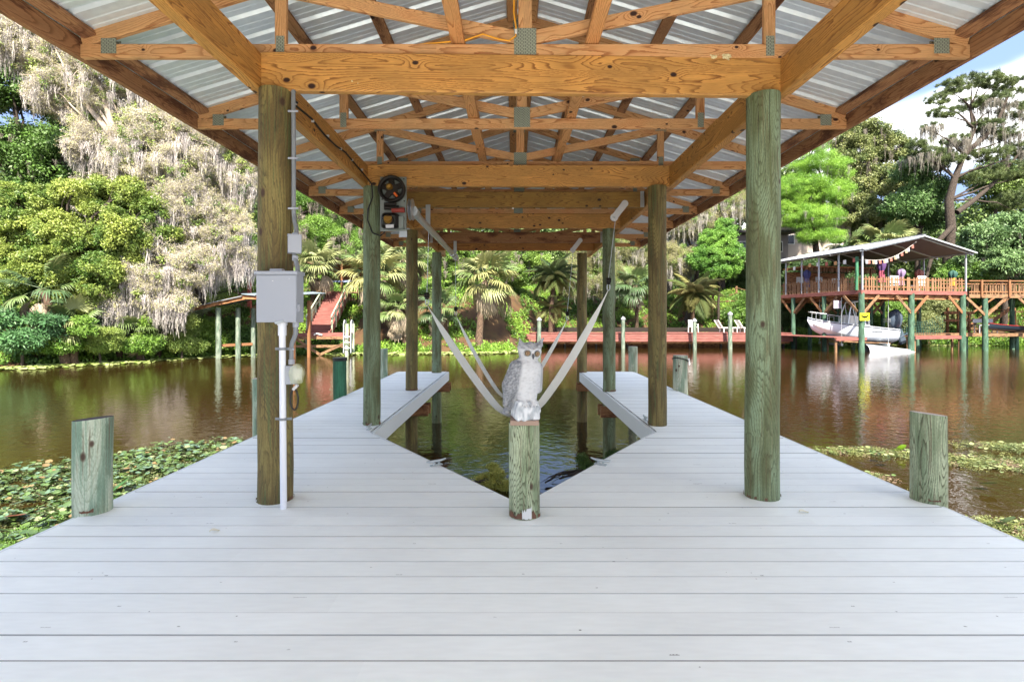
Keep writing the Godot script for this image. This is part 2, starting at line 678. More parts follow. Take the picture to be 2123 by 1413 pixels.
func land(x: float, d: float) -> float:
	var s := d - shore(x)
	var far := -1.35
	if s < 0.0:
		far = WATER - 0.15 + maxf(s * 0.4, -1.8)
	else:
		far = WATER - 0.15 + minf(s, 0.8) * 0.5 + smoothstep(0.6, 9.0, s) * 4.3 + maxf(s - 8.0, 0.0) * 0.16
		far += lump.get_noise_2d(x, d) * 0.5 * smoothstep(0.3, 3.0, s)
	var back := WATER - 2.0
	if d < -3.0:
		back = WATER - 2.0 + smoothstep(-3.0, -7.0, d) * 2.9 + maxf(-9.0 - d, 0.0) * 0.02
	return maxf(far, back)


func build_ground() -> void:
	var xs := [-400.0, -200.0, -120.0]
	for i in range(-80, 81):
		xs.append(float(i))
	xs.append_array([120.0, 200.0, 400.0])
	var ds := [-400.0, -150.0, -60.0]
	for i in range(-30, 100):
		ds.append(float(i))
	ds.append_array([130.0, 200.0, 400.0])
	var R := []
	for d in ds:
		var row := PackedVector3Array()
		for x in xs:
			row.append(V(x, land(x, d), d))
		R.append(row)
	var mb := MB.new()
	mb.grid(R, false, true)
	struct("ground", mb, M.soil)


func build_water() -> void:
	var mb := MB.new()
	var xs := [-400.0, -60.0, -20.0, 0.0, 20.0, 60.0, 400.0]
	var ds := [-30.0, 0.0, 10.0, 20.0, 35.0, 60.0]
	for i in xs.size() - 1:
		for j in ds.size() - 1:
			var q := [V(xs[i], WATER, ds[j]), V(xs[i + 1], WATER, ds[j]), V(xs[i + 1], WATER, ds[j + 1]), V(xs[i], WATER, ds[j + 1])]
			mb.quad(q[0], q[1], q[2], q[3], Vector3.UP, Vector2(q[0].x, q[0].z) / 5.0, Vector2(q[1].x, q[1].z) / 5.0, Vector2(q[2].x, q[2].z) / 5.0, Vector2(q[3].x, q[3].z) / 5.0)
	struct("water", mb, M.water)


func uo() -> Vector2:
	return Vector2(rng.randf(), rng.randf())


# inner edges of the deck at depth d: left and right of the slip; x0 > x1 where the deck is whole
func slip_left(d: float) -> float:
	return maxf(-1.5, -0.035 - 0.752 * (d - 3.348))


func slip_right(d: float) -> float:
	return minf(1.5, 0.177 + 0.685 * (d - 3.42))


const LEFT := -2.58
const RIGHT := 2.67
const FAR_END := 11.5


func deck_board(par: Node, a0: float, a1: float, b0: float, b1: float, d0: float, d1: float, top: float) -> void:
	# a0..b0 at its near edge d0, a1..b1 at its far edge d1
	var mb := MB.new()
	var k := 0.0018
	var o := Vector2(rng.randf(), rng.randf())
	var prof := [Vector2(0, -0.036), Vector2(0, -k), Vector2(k, 0), Vector2(d1 - d0 - k, 0), Vector2(d1 - d0, -k), Vector2(d1 - d0, -0.036)]
	var A := []
	var B := []
	for p in prof:
		var s: float = p.x / (d1 - d0)
		A.append(V(lerpf(a0, a1, s), top + p.y, d0 + p.x))
		B.append(V(lerpf(b0, b1, s), top + p.y, d0 + p.x))
	mb.colored = true
	var edge := Color(0.20, 0.19, 0.18) if rng.randf() < 0.35 else Color(0.50, 0.50, 0.50)
	for i in 6:
		var j := (i + 1) % 6
		mb.col = Color.WHITE if i == 2 else (Color(0.7, 0.7, 0.7) if i == 3 else edge)     # the paint thins out over the edges, some of them are bare and dirty
		var e: Vector2 = prof[j] - prof[i]
		var nn := V(0, e.x, -e.y).normalized()
		if i == 5:
			nn = Vector3.DOWN
		mb.quad(A[i], B[i], B[j], A[j], nn, o + Vector2(A[i].x, -A[i].z) / 3.0, o + Vector2(B[i].x, -B[i].z) / 3.0, o + Vector2(B[j].x, -B[j].z) / 3.0, o + Vector2(A[j].x, -A[j].z) / 3.0)
	for e2 in 2:
		var P := A if e2 == 0 else B
		var i0 := mb.v.size()
		for p in P:
			mb.vert(p, Vector3.LEFT if e2 == 0 else Vector3.RIGHT, Vector2.ZERO)
		for j in range(1, 5):
			mb.face(i0, i0 + j, i0 + j + 1)
	part("deck_board", mb, M.deck, par)


func timber(par: Node, nm: String, a: Vector3, b: Vector3, w: float, h: float, m: Material, up := Vector3.UP, ch := 0.004) -> MeshInstance3D:
	var mb := MB.new()
	mb.beam(a, b, w, h, up, ch, uo())
	return part(nm, mb, m, par)


func pile(par: Node, nm: String, x: float, d: float, r0: float, r1: float, y0: float, y1: float, m: Material, lean := 0.0, turn := 0.0, cap: Material = null, tilt := Vector2.ZERO) -> MeshInstance3D:
	var mb := MB.new()
	var P := []
	var R := []
	var k := int(ceilf((y1 - y0) / 0.35)) + 1
	for i in k:
		var s := float(i) / (k - 1)
		P.append(V(x + lean * s + rnd(-0.004, 0.004), lerpf(y0, y1, s), d))
		R.append(lerpf(r0, r1, s) * (1.0 + rnd(-0.012, 0.012)))
	mb.tube(P, R, 20, cap == null, 1.0 / 4.2, rng.randf(), turn)
	if tilt != Vector2.ZERO:     # a sawn-off top that is not level
		var n0 := (k - 1) * 21
		for j in range(n0, n0 + 21):
			var q: Vector3 = mb.v[j] - P[k - 1]
			mb.v[j].y += q.x * tilt.x + q.z * tilt.y
	var o := part(nm, mb, m, par)
	if cap:
		var c := MB.new()
		var i0 := -1
		for j in 20:
			var w := c.vert(mb.v[(k - 1) * 21 + j] + Vector3(0, 0.0005, 0), Vector3.UP)
			i0 = w if i0 < 0 else i0
		for j in range(1, 19):
			c.face(i0, i0 + j, i0 + j + 1)
		part("sawn_top", c, cap, o if par else o)
	return o


# thin ragged patches of old paint on a round post; a runs from a0 to a1 round it, with straight up = the viewer's side at -PI/2
func flakes(mb: MB, x: float, d: float, r: float, a0: float, a1: float, y0: float, h: float, share: float) -> void:
	var n := int((a1 - a0) / 0.07)
	var keep := true
	var top := y0 + h * 0.8
	for j in n:
		if rng.randf() < 0.3:
			keep = rng.randf() < share
		if not keep:
			continue
		var b0 := a0 + (a1 - a0) * j / n
		var b1 := a0 + (a1 - a0) * (j + 1.0) / n
		var lo := y0 + rnd(0.0, 0.006)
		var t0 := top
		top = clampf(top + rnd(-0.35, 0.35) * h, y0 + h * 0.35, y0 + h * 1.1)
		var t1 := top
		mb.quad(V(x + cos(b0) * r, lo, d + sin(b0) * r), V(x + cos(b1) * r, lo, d + sin(b1) * r), V(x + cos(b1) * r, t1, d + sin(b1) * r), V(x + cos(b0) * r, t0, d + sin(b0) * r), V(cos((b0 + b1) * 0.5), 0, sin((b0 + b1) * 0.5)))


func build_dock() -> void:
	var D := thing("covered_boat_dock", "grey painted boat dock with open timber truss roof on round posts", "boat dock")
	# deck boards run from side to side; the slip opens in a V behind the owl's post
	var d := -8.0
	while d < FAR_END - 0.05:
		var gap := 0.0016 if rng.randf() < 0.66 else rnd(0.0026, 0.0038)
		var d1 := minf(d + 0.1435 - gap, FAR_END)
		var top := rnd(-0.0015, 0.0015)
		var w0 := rnd(-0.006, 0.006)
		var w1 := rnd(-0.006, 0.006)
		if d1 < 3.235:
			deck_board(D, LEFT + w0, LEFT + w0, RIGHT + w1, RIGHT + w1, d, d1, top)
		else:
			deck_board(D, LEFT + w0, LEFT + w0, minf(slip_left(d), 0.05), minf(slip_left(d1), 0.05), d, d1, top)
			deck_board(D, maxf(slip_right(d), 0.052), maxf(slip_right(d1), 0.052), RIGHT + w1, RIGHT + w1, d, d1, top)
		d += 0.1435
	# skirt boards along every edge
	var fas := [[Vector2(-1.475, 5.30), Vector2(-1.475, 8.4)], [Vector2(-1.475, 8.403), Vector2(-1.475, 11.52)], [Vector2(1.475, 5.35), Vector2(1.475, 8.1)], [Vector2(1.475, 8.103), Vector2(1.475, 11.52)],
		[Vector2(0.0, 3.30), Vector2(-1.45, 5.27)], [Vector2(0.1, 3.30), Vector2(1.45, 5.31)], [Vector2(LEFT - 0.025, -8.0), Vector2(LEFT - 0.025, 4.0)], [Vector2(LEFT - 0.025, 4.003), Vector2(LEFT - 0.025, 11.5)],
		[Vector2(RIGHT + 0.025, -8.0), Vector2(RIGHT + 0.025, 4.0)], [Vector2(RIGHT + 0.025, 4.003), Vector2(RIGHT + 0.025, 11.5)], [Vector2(LEFT, 11.525), Vector2(-1.5, 11.525)], [Vector2(1.5, 11.525), Vector2(RIGHT, 11.525)]]
	for f in fas:
		timber(D, "skirt_board", V(f[0].x, -0.102, f[0].y), V(f[1].x, -0.102, f[1].y), 0.038, 0.19, M.deck_edge, Vector3.UP, 0.003)
	for x in [-2.45, -2.0, -1.56, 1.56, 2.05, 2.5]:
		timber(D, "joist", V(x, -0.135, -7.9), V(x, -0.135, 11.45), 0.045, 0.19, M.grey_wood)
	for x in [-0.9, -0.2, 0.5, 1.1]:
		timber(D, "joist", V(x, -0.135, -7.9), V(x, -0.135, 3.15 + absf(x) * 1.0), 0.045, 0.19, M.grey_wood)
	for q in [[-1, 5.62], [-1, 8.38], [-1, 11.18], [1, 5.6], [1, 8.26], [1, 11.3], [-1, 5.86], [-1, 8.62], [-1, 11.42], [1, 5.84], [1, 8.5], [1, 11.44]]:
		var s: float = q[0]
		timber(D, "bearer", V(1.40 * s, -0.32, q[1]), V(2.6 * s, -0.32, q[1]), 0.04, 0.18, M.weathered)
	# round posts, each going down into the water
	var posts := [[-1.556, 3.33, 0.108, "pile_brown", 0.3, 0.01], [1.635, 3.39, 0.107, "pile_mixed", 0.1, 0.02], [-1.59, 5.73, 0.094, "pile_mixed", 0.55, 0.0], [1.60, 5.70, 0.101, "pile_brown", 0.8, 0.0],
		[-1.706, 8.5, 0.097, "pile_brown", 0.2, 0.02], [1.575, 8.38, 0.103, "pile_mixed", 0.4, -0.02], [-1.70, 11.3, 0.105, "pile_mixed", 0.9, 0.0], [1.525, 11.42, 0.112, "pile_brown", 0.65, 0.0]]
	for p in posts:
		var o := pile(D, "support_post", p[0], p[1], p[2] * 1.03, p[2] * 0.98, -2.9, 2.648, M[p[3]], p[5], p[4])
		var band := MB.new()      # flaking red paint round the foot
		flakes(band, p[0] + p[5] * 0.52, p[1], p[2] * 1.03 + 0.003, -PI, PI, 0.004, 0.026, 0.35)
		part("old_paint", band, M.tape, o)
	# plates along both sides, headers between the posts
	timber(D, "side_beam", V(-1.66, 2.764, -2.2), V(-1.66, 2.764, 3.30), 0.08, 0.235, M.pine, Vector3.UP, 0.008)
	timber(D, "side_beam", V(-1.655, 2.764, 3.303), V(-1.655, 2.764, 12.1), 0.08, 0.235, M.pine, Vector3.UP, 0.008)
	timber(D, "side_beam", V(1.79, 2.764, -2.2), V(1.79, 2.764, 3.36), 0.08, 0.235, M.pine, Vector3.UP, 0.008)
	timber(D, "side_beam", V(1.77, 2.764, 3.363), V(1.77, 2.764, 12.1), 0.08, 0.235, M.pine, Vector3.UP, 0.008)
	timber(D, "header_beam", V(-1.62, 2.764, 3.31), V(1.752, 2.764, 3.385), 0.06, 0.250, M.pine, Vector3.UP, 0.008)
	for h in [[5.70, "pine"], [8.30, "pine"], [10.98, "pine_deep"]]:
		timber(D, "header_beam", V(-1.613, 2.764, h[0] - 0.02), V(1.73, 2.764, h[0] + 0.02), 0.07, 0.235, M[h[1]], Vector3.UP, 0.006)
	for h in [[6.75, "pine_dull"], [9.85, "weathered"]]:
		var o2 := timber(D, "lift_beam", V(-1.61, 2.745, h[0]), V(1.72, 2.745, h[0]), 0.085, 0.20, M[h[1]], Vector3.UP, 0.006)
		for s in [-1.0, 1.0]:
			var hang := MB.new()
			hang.box(V(0.055 + s * 1.63, 2.745, h[0] - 0.047), Vector3(0.05, 0.21, 0.006), 0.001)
			part("joist_hanger", hang, M.galv, o2)
	# trusses 1.24 m apart
	var first: Node3D = null
	for i in range(-3, 8):
		var z := 3.36 + 1.24 * i
		if first == null:
			first = make_truss(D)
			first.position = V(0.075, 2.88, z)
		else:
			var o3: Node3D = first.duplicate()
			o3.name = "roof_truss"
			D.add_child(o3, true)
			o3.position = V(0.075, 2.88, z)
			for c in o3.get_children():     # no two trusses with the same grain
				if c is MeshInstance3D and c.mesh.has_meta("a"):
					var mm: Array = c.mesh.get_meta("a")
					var mb := MB.new()
					mb.beam(mm[0], mm[1], mm[2], mm[3], mm[4], 0.004, uo())
					c.mesh = mb.mesh()
	# long braces lying on the bottom chords
	for s in [-0.44, 0.44]:
		timber(D, "lateral_brace", V(0.075 + s, 2.995, -1.0), V(0.075 + s, 2.995, 5.2), 0.089, 0.038, M.truss_pale)
		timber(D, "lateral_brace", V(0.075 + s * 0.99, 3.034, 4.5), V(0.075 + s * 0.99, 3.034, 12.1), 0.089, 0.038, M.truss_pale)
	# purlins, fascias, ribbed sheets
	var slope := Vector3(1, 0.3, 0).normalized()
	for s in [-1.0, 1.0]:
		var up := Vector3(0.3 * s, 1, 0).normalized()
		for x in [0.09, 0.57, 1.15, 1.73, 2.32, 2.85]:
			var y: float = 2.995 + 0.3 * (2.905 - x) + 0.019
			timber(D, "purlin", V(0.075 + x * s, y, -2.3), V(0.075 + x * s, y, 12.2), 0.089, 0.038, M.weathered if x > 0.3 else M.truss, up)
		timber(D, "fascia_board", V(0.075 + 2.927 * s, 2.945, -2.3), V(0.075 + 2.927 * s, 2.945, 12.2), 0.038, 0.135, M.weathered)
		for k in 16:
			roof_sheet(D, s, -2.3 + k * 0.9144)


func put_beam(par: Node, nm: String, a: Vector3, b: Vector3, w: float, h: float, up: Vector3, m: Material) -> void:
	var o := timber(par, nm, a, b, w, h, m, up)
	o.mesh.set_meta("a", [a, b, w, h, up])


func make_truss(par: Node) -> Node3D:
	var T := holder("roof_truss", par)
	var t := 0.038
	put_beam(T, "bottom_chord", Vector3(-2.905, 0.0445, 0), Vector3(2.905, 0.0445, 0), t, 0.089, Vector3.UP, M.truss)
	for s in [-1.0, 1.0]:
		var up := Vector3(0.3 * s, 1, 0).normalized()
		put_beam(T, "top_chord", Vector3(-2.9 * -s, 0.115, 0.0), Vector3(0.001 * s, 0.115 + 0.87, 0.0), t - 0.002, 0.089, up, M.truss)
		put_beam(T, "vertical_web", Vector3(1.60 * s, 0.0895, 0), Vector3(1.60 * s, 0.46, 0), t - 0.004, 0.075, Vector3.RIGHT, M.truss)
		put_beam(T, "diagonal_web", Vector3(1.56 * s, 0.445, 0), Vector3(0.045 * s, 0.135, 0), t - 0.006, 0.085, Vector3.UP, M.truss)
	put_beam(T, "king_post", Vector3(0, 0.0895, 0), Vector3(0, 0.93, 0), t - 0.008, 0.089, Vector3.RIGHT, M.truss)
	var plates := [[-2.72, 0.075, 0.10, 0.10], [2.72, 0.075, 0.10, 0.10], [-1.60, 0.075, 0.055, 0.13], [1.60, 0.075, 0.055, 0.13], [0, 0.10, 0.145, 0.18], [-1.6, 0.475, 0.13, 0.08], [1.6, 0.475, 0.13, 0.08], [0, 0.94, 0.16, 0.12]]
	for f in [1.0, -1.0]:
		for p in plates:
			var mb := MB.new()
			mb.box(Vector3(p[0], p[1], 0.0203 * f), Vector3(p[2], p[3], 0.0016), 0.0003)
			for q in mb.v.size():
				mb.t[q] = Vector2(mb.v[q].x, mb.v[q].y) / 0.09
			part("gusset_plate", mb, M.plate, T)
	return T


func roof_sheet(par: Node, s: float, d0: float) -> void:
	# one sheet 0.914 m wide with four ribs, from the ridge down to the eave
	var prof := []
	for k in 4:
		var o := k * 0.2286
		for q in [[0.0, 0.0], [0.05, 0.0], [0.056, 0.004], [0.066, 0.004], [0.072, 0.0], [0.108, 0.0], [0.114, 0.004], [0.124, 0.004], [0.13, 0.0], [0.168, 0.0], [0.182, 0.024], [0.208, 0.024], [0.222, 0.0]]:
			prof.append(Vector2(o + q[0], q[1]))
	prof.append(Vector2(0.9144 + 0.03, 0.0015))
	var y0 := 3.037
	var sag := rnd(-0.001, 0.002)
	var mb := MB.new()
	for i in prof.size() - 1:
		var a: Vector2 = prof[i]
		var b: Vector2 = prof[i + 1]
		var P := []
		for e in [0.0, 3.05]:
			for w in [a, b]:
				P.append(V(0.075 + e * s, y0 + 0.3 * (2.905 - e) + w.y + sag, d0 + w.x))
		var nn := V(0.3 * s, 1.0, -(b.y - a.y) / maxf(b.x - a.x, 0.001)).normalized()
		mb.quad(P[0], P[1], P[3], P[2], nn)
	part("roof_sheet", mb, M.roof, par)


func build_mooring_piles() -> void:
	var L := [
		[-2.575, 3.13, 0.102, 0.565, "pile_green", "pale green mooring post with dark top at the left deck edge", M.end_grain, Vector2(0.10, 0.03)],
		[2.69, 3.32, 0.100, 0.56, "pile_swirl", "pale green mooring post with whitish slanted top at the right deck edge", M.end_pale, Vector2(-0.12, 0.03)],
		[-2.625, 5.35, 0.100, 0.56, "pile_green", "mooring post almost hidden behind the post with the electrical panel", M.end_pale, Vector2(0.05, 0.0)],
		[-2.70, 7.95, 0.103, 0.57, "pile_dark_green", "dark green mooring post with black cap left of the dock", M.black, Vector2.ZERO],
		[-2.72, 10.7, 0.085, 0.56, "pile_green", "slim green mooring post beyond the second left roof post", M.end_pale, Vector2(0.05, 0.0)],
		[2.78, 5.6, 0.105, 0.56, "pile_green", "mooring post hidden behind the nearest right roof post", M.end_pale, Vector2.ZERO],
		[2.77, 8.5, 0.12, 0.575, "pile_pale", "pale mooring post with a dark rope round its top, right of the slip", M.end_pale, Vector2(0.0, 0.02)],
		[2.74, 11.75, 0.105, 0.55, "pile_pale", "furthest pale mooring post at the right end of the dock", M.end_pale, Vector2(0.0, 0.02)]]
	for p in L:
		var o := pile(null, "mooring_post", p[0], p[1], p[2] * 1.02, p[2] * 0.97, -2.8, p[3], M[p[4]], 0.0, rng.randf(), p[6], p[7])
		tag(o, p[5], "mooring post", "mooring posts along the dock edges")
		if p[1] < 4.0:
			var b := MB.new()
			var c0 := -1.2 if p[0] < 0 else -1.95
			flakes(b, p[0], p[1], p[2] * 1.02 + 0.003, c0 - 0.3, c0 + 0.35, 0.02, 0.024, 1.0)
			part("red_band", b, M.tape, o)
		if p[6] == M.black:
			var c := MB.new()
			c.tube([V(p[0], 0.53, p[1]), V(p[0], 0.58, p[1])], [p[2] * 1.06], 18)
			part("cap", c, M.black, o)
		if p[5].contains("rope"):
			var c2 := MB.new()
			var P := []
			for j in 21:
				var a2 := TAU * j / 20.0
				P.append(V(p[0] + cos(a2) * p[2] * 1.06, 0.50 + 0.04 * cos(a2 + 2.4), p[1] + sin(a2) * p[2] * 1.06))
			c2.tube(P, [0.009], 6, false)
			part("rope", c2, M.black, o)
			var rg := MB.new()
			rg.beam(V(p[0] + 0.12, 0.53, p[1] - 0.05), V(p[0] + 0.13, 0.42, p[1] - 0.06), 0.03, 0.012, Vector3.FORWARD, 0.003)
			part("rag", rg, M.white, o)
	var owl_post := pile(null, "owl_post", 0.067, 3.07, 0.097, 0.092, -2.8, 0.555, M.pile_swirl, -0.006, 0.35, M.end_grain)
	tag(owl_post, "short weathered green post at the point of the slip, carrying the owl", "post")
	var fl := MB.new()
	flakes(fl, 0.066, 3.07, 0.1005, -2.7, -1.75, 0.006, 0.05, 0.95)
	flakes(fl, 0.066, 3.07, 0.1005, -1.15, -0.4, 0.006, 0.055, 0.95)
	part("old_red_paint", fl, M.tape, owl_post)
	var wf := MB.new()
	flakes(wf, 0.066, 3.07, 0.1008, -1.74, -1.18, 0.008, 0.075, 1.0)
	part("white_paint_patch", wf, M.white, owl_post)


func build_electrics() -> void:
	var px := -1.556
	# electrical panel
	var P := thing("electrical_panel", "grey metal electrical panel box on the nearest left roof post", "electrical panel", V(-1.446, 1.15, 3.17))
	var mb := MB.new()
	mb.box(Vector3(0, 0.157, 0.0), Vector3(0.246, 0.31, 0.10), 0.006)
	part("box", mb, M.enamel, P)
	mb = MB.new()
	mb.box(Vector3(0.001, 0.146, 0.0535), Vector3(0.240, 0.285, 0.008), 0.003)
	part("door", mb, M.enamel, P)
	mb = MB.new()
	mb.box(Vector3(0, 0.304, 0.006), Vector3(0.262, 0.022, 0.115), 0.004)
	mb.box(Vector3(-0.01, 0.321, 0.02), Vector3(0.075, 0.02, 0.04), 0.008)
	part("top_flange", mb, M.enamel, P)
	mb = MB.new()
	mb.beam(Vector3(-0.005, -0.002, 0.055), Vector3(0.045, 0.012, 0.055), 0.02, 0.016, Vector3.UP, 0.005)
	part("latch", mb, M.galv, P)
	mb = MB.new()
	mb.box(Vector3(0.128, 0.09, 0.02), Vector3(0.012, 0.05, 0.03), 0.003)
	part("hinge_lug", mb, M.enamel, P)
	mb = MB.new()
	mb.box(Vector3(-0.025, 0.15, -0.062), Vector3(0.26, 0.29, 0.02), 0.003)
	part("backing_board", mb, M.weathered, P)
	mb = MB.new()
	mb.box(Vector3(-0.02, 0.255, 0.0585), Vector3(0.008, 0.004, 0.002), 0.0005)
	mb.box(Vector3(0.08, 0.268, 0.0585), Vector3(0.004, 0.004, 0.002), 0.0005)
	part("paint_chip", mb, M.white, P)
	# white conduit down to the deck
	var C := thing("white_conduit", "white plastic conduit running from the grey panel down to the deck", "conduit", V(-1.432, 0, 3.175))
	mb = MB.new()
	mb.tube([Vector3(0.004, 0.0, 0.0), Vector3(0.0, 0.5, 0), Vector3(-0.004, 1.15, 0)], [0.0195], 14)
	part("pipe", mb, M.pvc, C)
	mb = MB.new()
	mb.tube([Vector3(-0.004, 1.07, 0), Vector3(-0.004, 1.148, 0)], [0.025], 14)
	mb.tube([Vector3(-0.004, 1.135, 0), Vector3(-0.004, 1.152, 0)], [0.03], 14)
	part("coupling", mb, M.pvc, C)
	for y in [0.545, 0.98]:
		mb = MB.new()
		mb.tube([Vector3(-0.0, y, 0), Vector3(0, y + 0.016, 0)], [0.0225], 14)
		mb.box(Vector3(-0.03, y + 0.008, -0.01), Vector3(0.045, 0.016, 0.004), 0.001)
		mb.box(Vector3(0.03, y + 0.008, -0.01), Vector3(0.045, 0.016, 0.004), 0.001)
		part("pipe_strap", mb, M.grey_pvc, C)
	# grey conduit, disconnect box and the pipe up to the roof
	var G := thing("grey_conduit", "grey plastic conduit along the right side of the nearest left post", "conduit", V(0, 0, 0))
	var path := [V(-1.35, 1.46, 3.20), V(-1.352, 1.50, 3.20), V(-1.372, 1.545, 3.215), V(-1.385, 1.585, 3.225)]
	mb = MB.new()
	mb.tube(path, [0.014], 10)
	path = [V(-1.375, 1.69, 3.225), V(-1.375, 1.74, 3.24), V(-1.405, 1.80, 3.28), V(-1.412, 1.85, 3.285), V(-1.412, 2.30, 3.285), V(-1.415, 2.63, 3.285), V(-1.42, 2.70, 3.36)]
	mb.tube(path, [0.014], 10)
	path = [V(-1.352, 1.15, 3.175), V(-1.355, 1.08, 3.18), V(-1.385, 1.02, 3.195), V(-1.39, 0.99, 3.20), V(-1.39, 0.90, 3.20)]
	mb.tube(path, [0.0145], 10)
	part("pipe", mb, M.grey_pvc, G)
	for q in [[-1.352, 1.138, 3.175], [-1.39, 0.905, 3.20], [-1.376, 1.555, 3.222], [-1.375, 1.70, 3.225]]:
		mb = MB.new()
		mb.tube([V(q[0], q[1] - 0.015, q[2]), V(q[0], q[1] + 0.015, q[2])], [0.019], 10)
		part("coupling", mb, M.enamel, G)
	for q in [[-1.41, 0.985], [-1.42, 1.88], [-1.42, 2.2], [-1.42, 2.5]]:
		mb = MB.new()
		mb.box(V(q[0] + 0.01, q[1], 3.187 if q[1] < 1.0 else 3.27), Vector3(0.065, 0.012, 0.006), 0.001)
		part("pipe_clip", mb, M.enamel, G)
	var S := thing("switch_box", "small grey switch box above the electrical panel on the post", "switch box", V(-1.372, 1.582, 3.20), 0.45)
	mb = MB.new()
	mb.box(Vector3(0, 0.057, 0), Vector3(0.075, 0.112, 0.065), 0.004)
	part("box", mb, M.enamel, S)
	mb = MB.new()
	mb.box(Vector3(0.0385, 0.057, 0.0), Vector3(0.004, 0.104, 0.056), 0.001)
	mb.box(Vector3(0, 0.114, 0), Vector3(0.08, 0.006, 0.07), 0.001)
	part("cover", mb, M.enamel, S)
	mb = MB.new()
	mb.beam(Vector3(0.0415, 0.045, 0.014), Vector3(0.0415, 0.068, -0.014), 0.004, 0.006, Vector3.UP, 0.001)
	mb.box(Vector3(0.041, 0.085, 0.0), Vector3(0.002, 0.014, 0.006), 0.0003)
	mb.box(Vector3(0.041, 0.028, 0.0), Vector3(0.002, 0.014, 0.006), 0.0003)
	part("switch_lever", mb, M.black, S)
	var O := thing("outlet_box", "outlet box with yellowed clear bubble cover beside the white conduit", "outlet", V(-1.385, 0.76, 3.20), 0.25)
	mb = MB.new()
	mb.box(Vector3(-0.012, 0.065, 0), Vector3(0.075, 0.115, 0.05), 0.004)
	part("box", mb, M.enamel, O)
	mb = MB.new()
	var R := []
	for q in [[0.0, 0.046], [0.035, 0.046], [0.055, 0.040], [0.066, 0.02], [0.068, 0.0]]:
		var row := PackedVector3Array()
		for j in 15:
			var a := PI * j / 14.0
			var xx: float = cos(a) * (0.044 if q[1] > 0.03 else q[1] * 0.95)
			var yy: float = 0.075 + sin(a) * (0.062 if q[1] > 0.03 else q[1] * 1.3)
			row.append(Vector3(xx + 0.035, yy, 0.026 + q[0]))
		var bot := []
		for j in range(1, 6):
			row.append(Vector3(0.035 - (0.044 if q[1] > 0.03 else q[1] * 0.95) * (1.0 - 2.0 * j / 6.0) , 0.018 if q[1] > 0.03 else 0.05, 0.026 + q[0]))
		R.append(row)
	mb.grid(R, true, true)
	part("bubble_cover", mb, M.clear, O)
	mb = MB.new()
	mb.box(Vector3(0.035, 0.07, 0.03), Vector3(0.05, 0.075, 0.012), 0.004)
	part("socket", mb, M.white, O)
	var L := thing("power_lead", "black cord looped under the outlet box with a white plug", "cord", V(-1.39, 0.745, 3.19))
	mb = MB.new()
	var pts := []
	for j in 15:
		var a := PI * 0.5 + TAU * (j / 14.0 * 0.94 + 0.03)
		pts.append(Vector3(0.022 + cos(a) * 0.024, -0.072 + sin(a) * 0.066, rnd(-0.002, 0.002)))
	mb.tube(pts, [0.0055], 7)
	part("cord", mb, M.black, L)
	mb = MB.new()
	mb.beam(Vector3(0.015, -0.012, 0.0), Vector3(0.045, 0.02, 0.004), 0.018, 0.018, Vector3.UP, 0.006)
	part("plug", mb, M.white, L)
	# cables under the roof
	var B := thing("black_cable", "black cable stapled along the left beam to the lift motor", "cable")
	mb = MB.new()
	pts = [V(-1.43, 2.60, 3.38), V(-1.50, 2.66, 3.45), V(-1.602, 2.74, 3.7)]
	for j in 7:
		pts.append(V(-1.604, 2.745 + 0.018 * sin(j * 1.9), 3.8 + j * 0.27))
	pts.append_array([V(-1.602, 2.72, 5.52), V(-1.565, 2.66, 5.63), V(-1.55, 2.52, 5.625), V(-1.60, 2.38, 5.622), V(-1.605, 2.26, 5.62), V(-1.55, 2.12, 5.615), V(-1.46, 2.085, 5.6), V(-1.40, 2.12, 5.56)])
	mb.tube(pts, [0.008], 7)
	part("cord", mb, M.black, B)
	for j in 6:
		mb = MB.new()
		mb.box(V(-1.602, 2.75, 3.75 + j * 0.33), Vector3(0.022, 0.02, 0.008), 0.002)
		part("staple", mb, M.white, B)
	var Y := thing("extension_cable", "yellow extension cord draped along the nearest roof truss", "cord")
	mb = MB.new()
	pts = [V(-0.75, 2.978, 3.39), V(-0.5, 2.985, 3.36), V(-0.32, 2.99, 3.34), V(-0.2, 3.02, 3.32), V(-0.1, 2.985, 3.315), V(-0.03, 2.972, 3.312), V(0.012, 3.0, 3.31), V(0.015, 3.06, 3.31), V(0.0, 3.16, 3.315), V(0.005, 3.3, 3.32), V(0.02, 3.4, 3.32)]
	mb.tube(pts, [0.0055], 7)
	part("cord", mb, M.yellow, Y)
	mb = MB.new()
	mb.box(V(0.015, 3.03, 3.308), Vector3(0.014, 0.03, 0.01), 0.002)
	part("cable_tie", mb, M.white, Y)


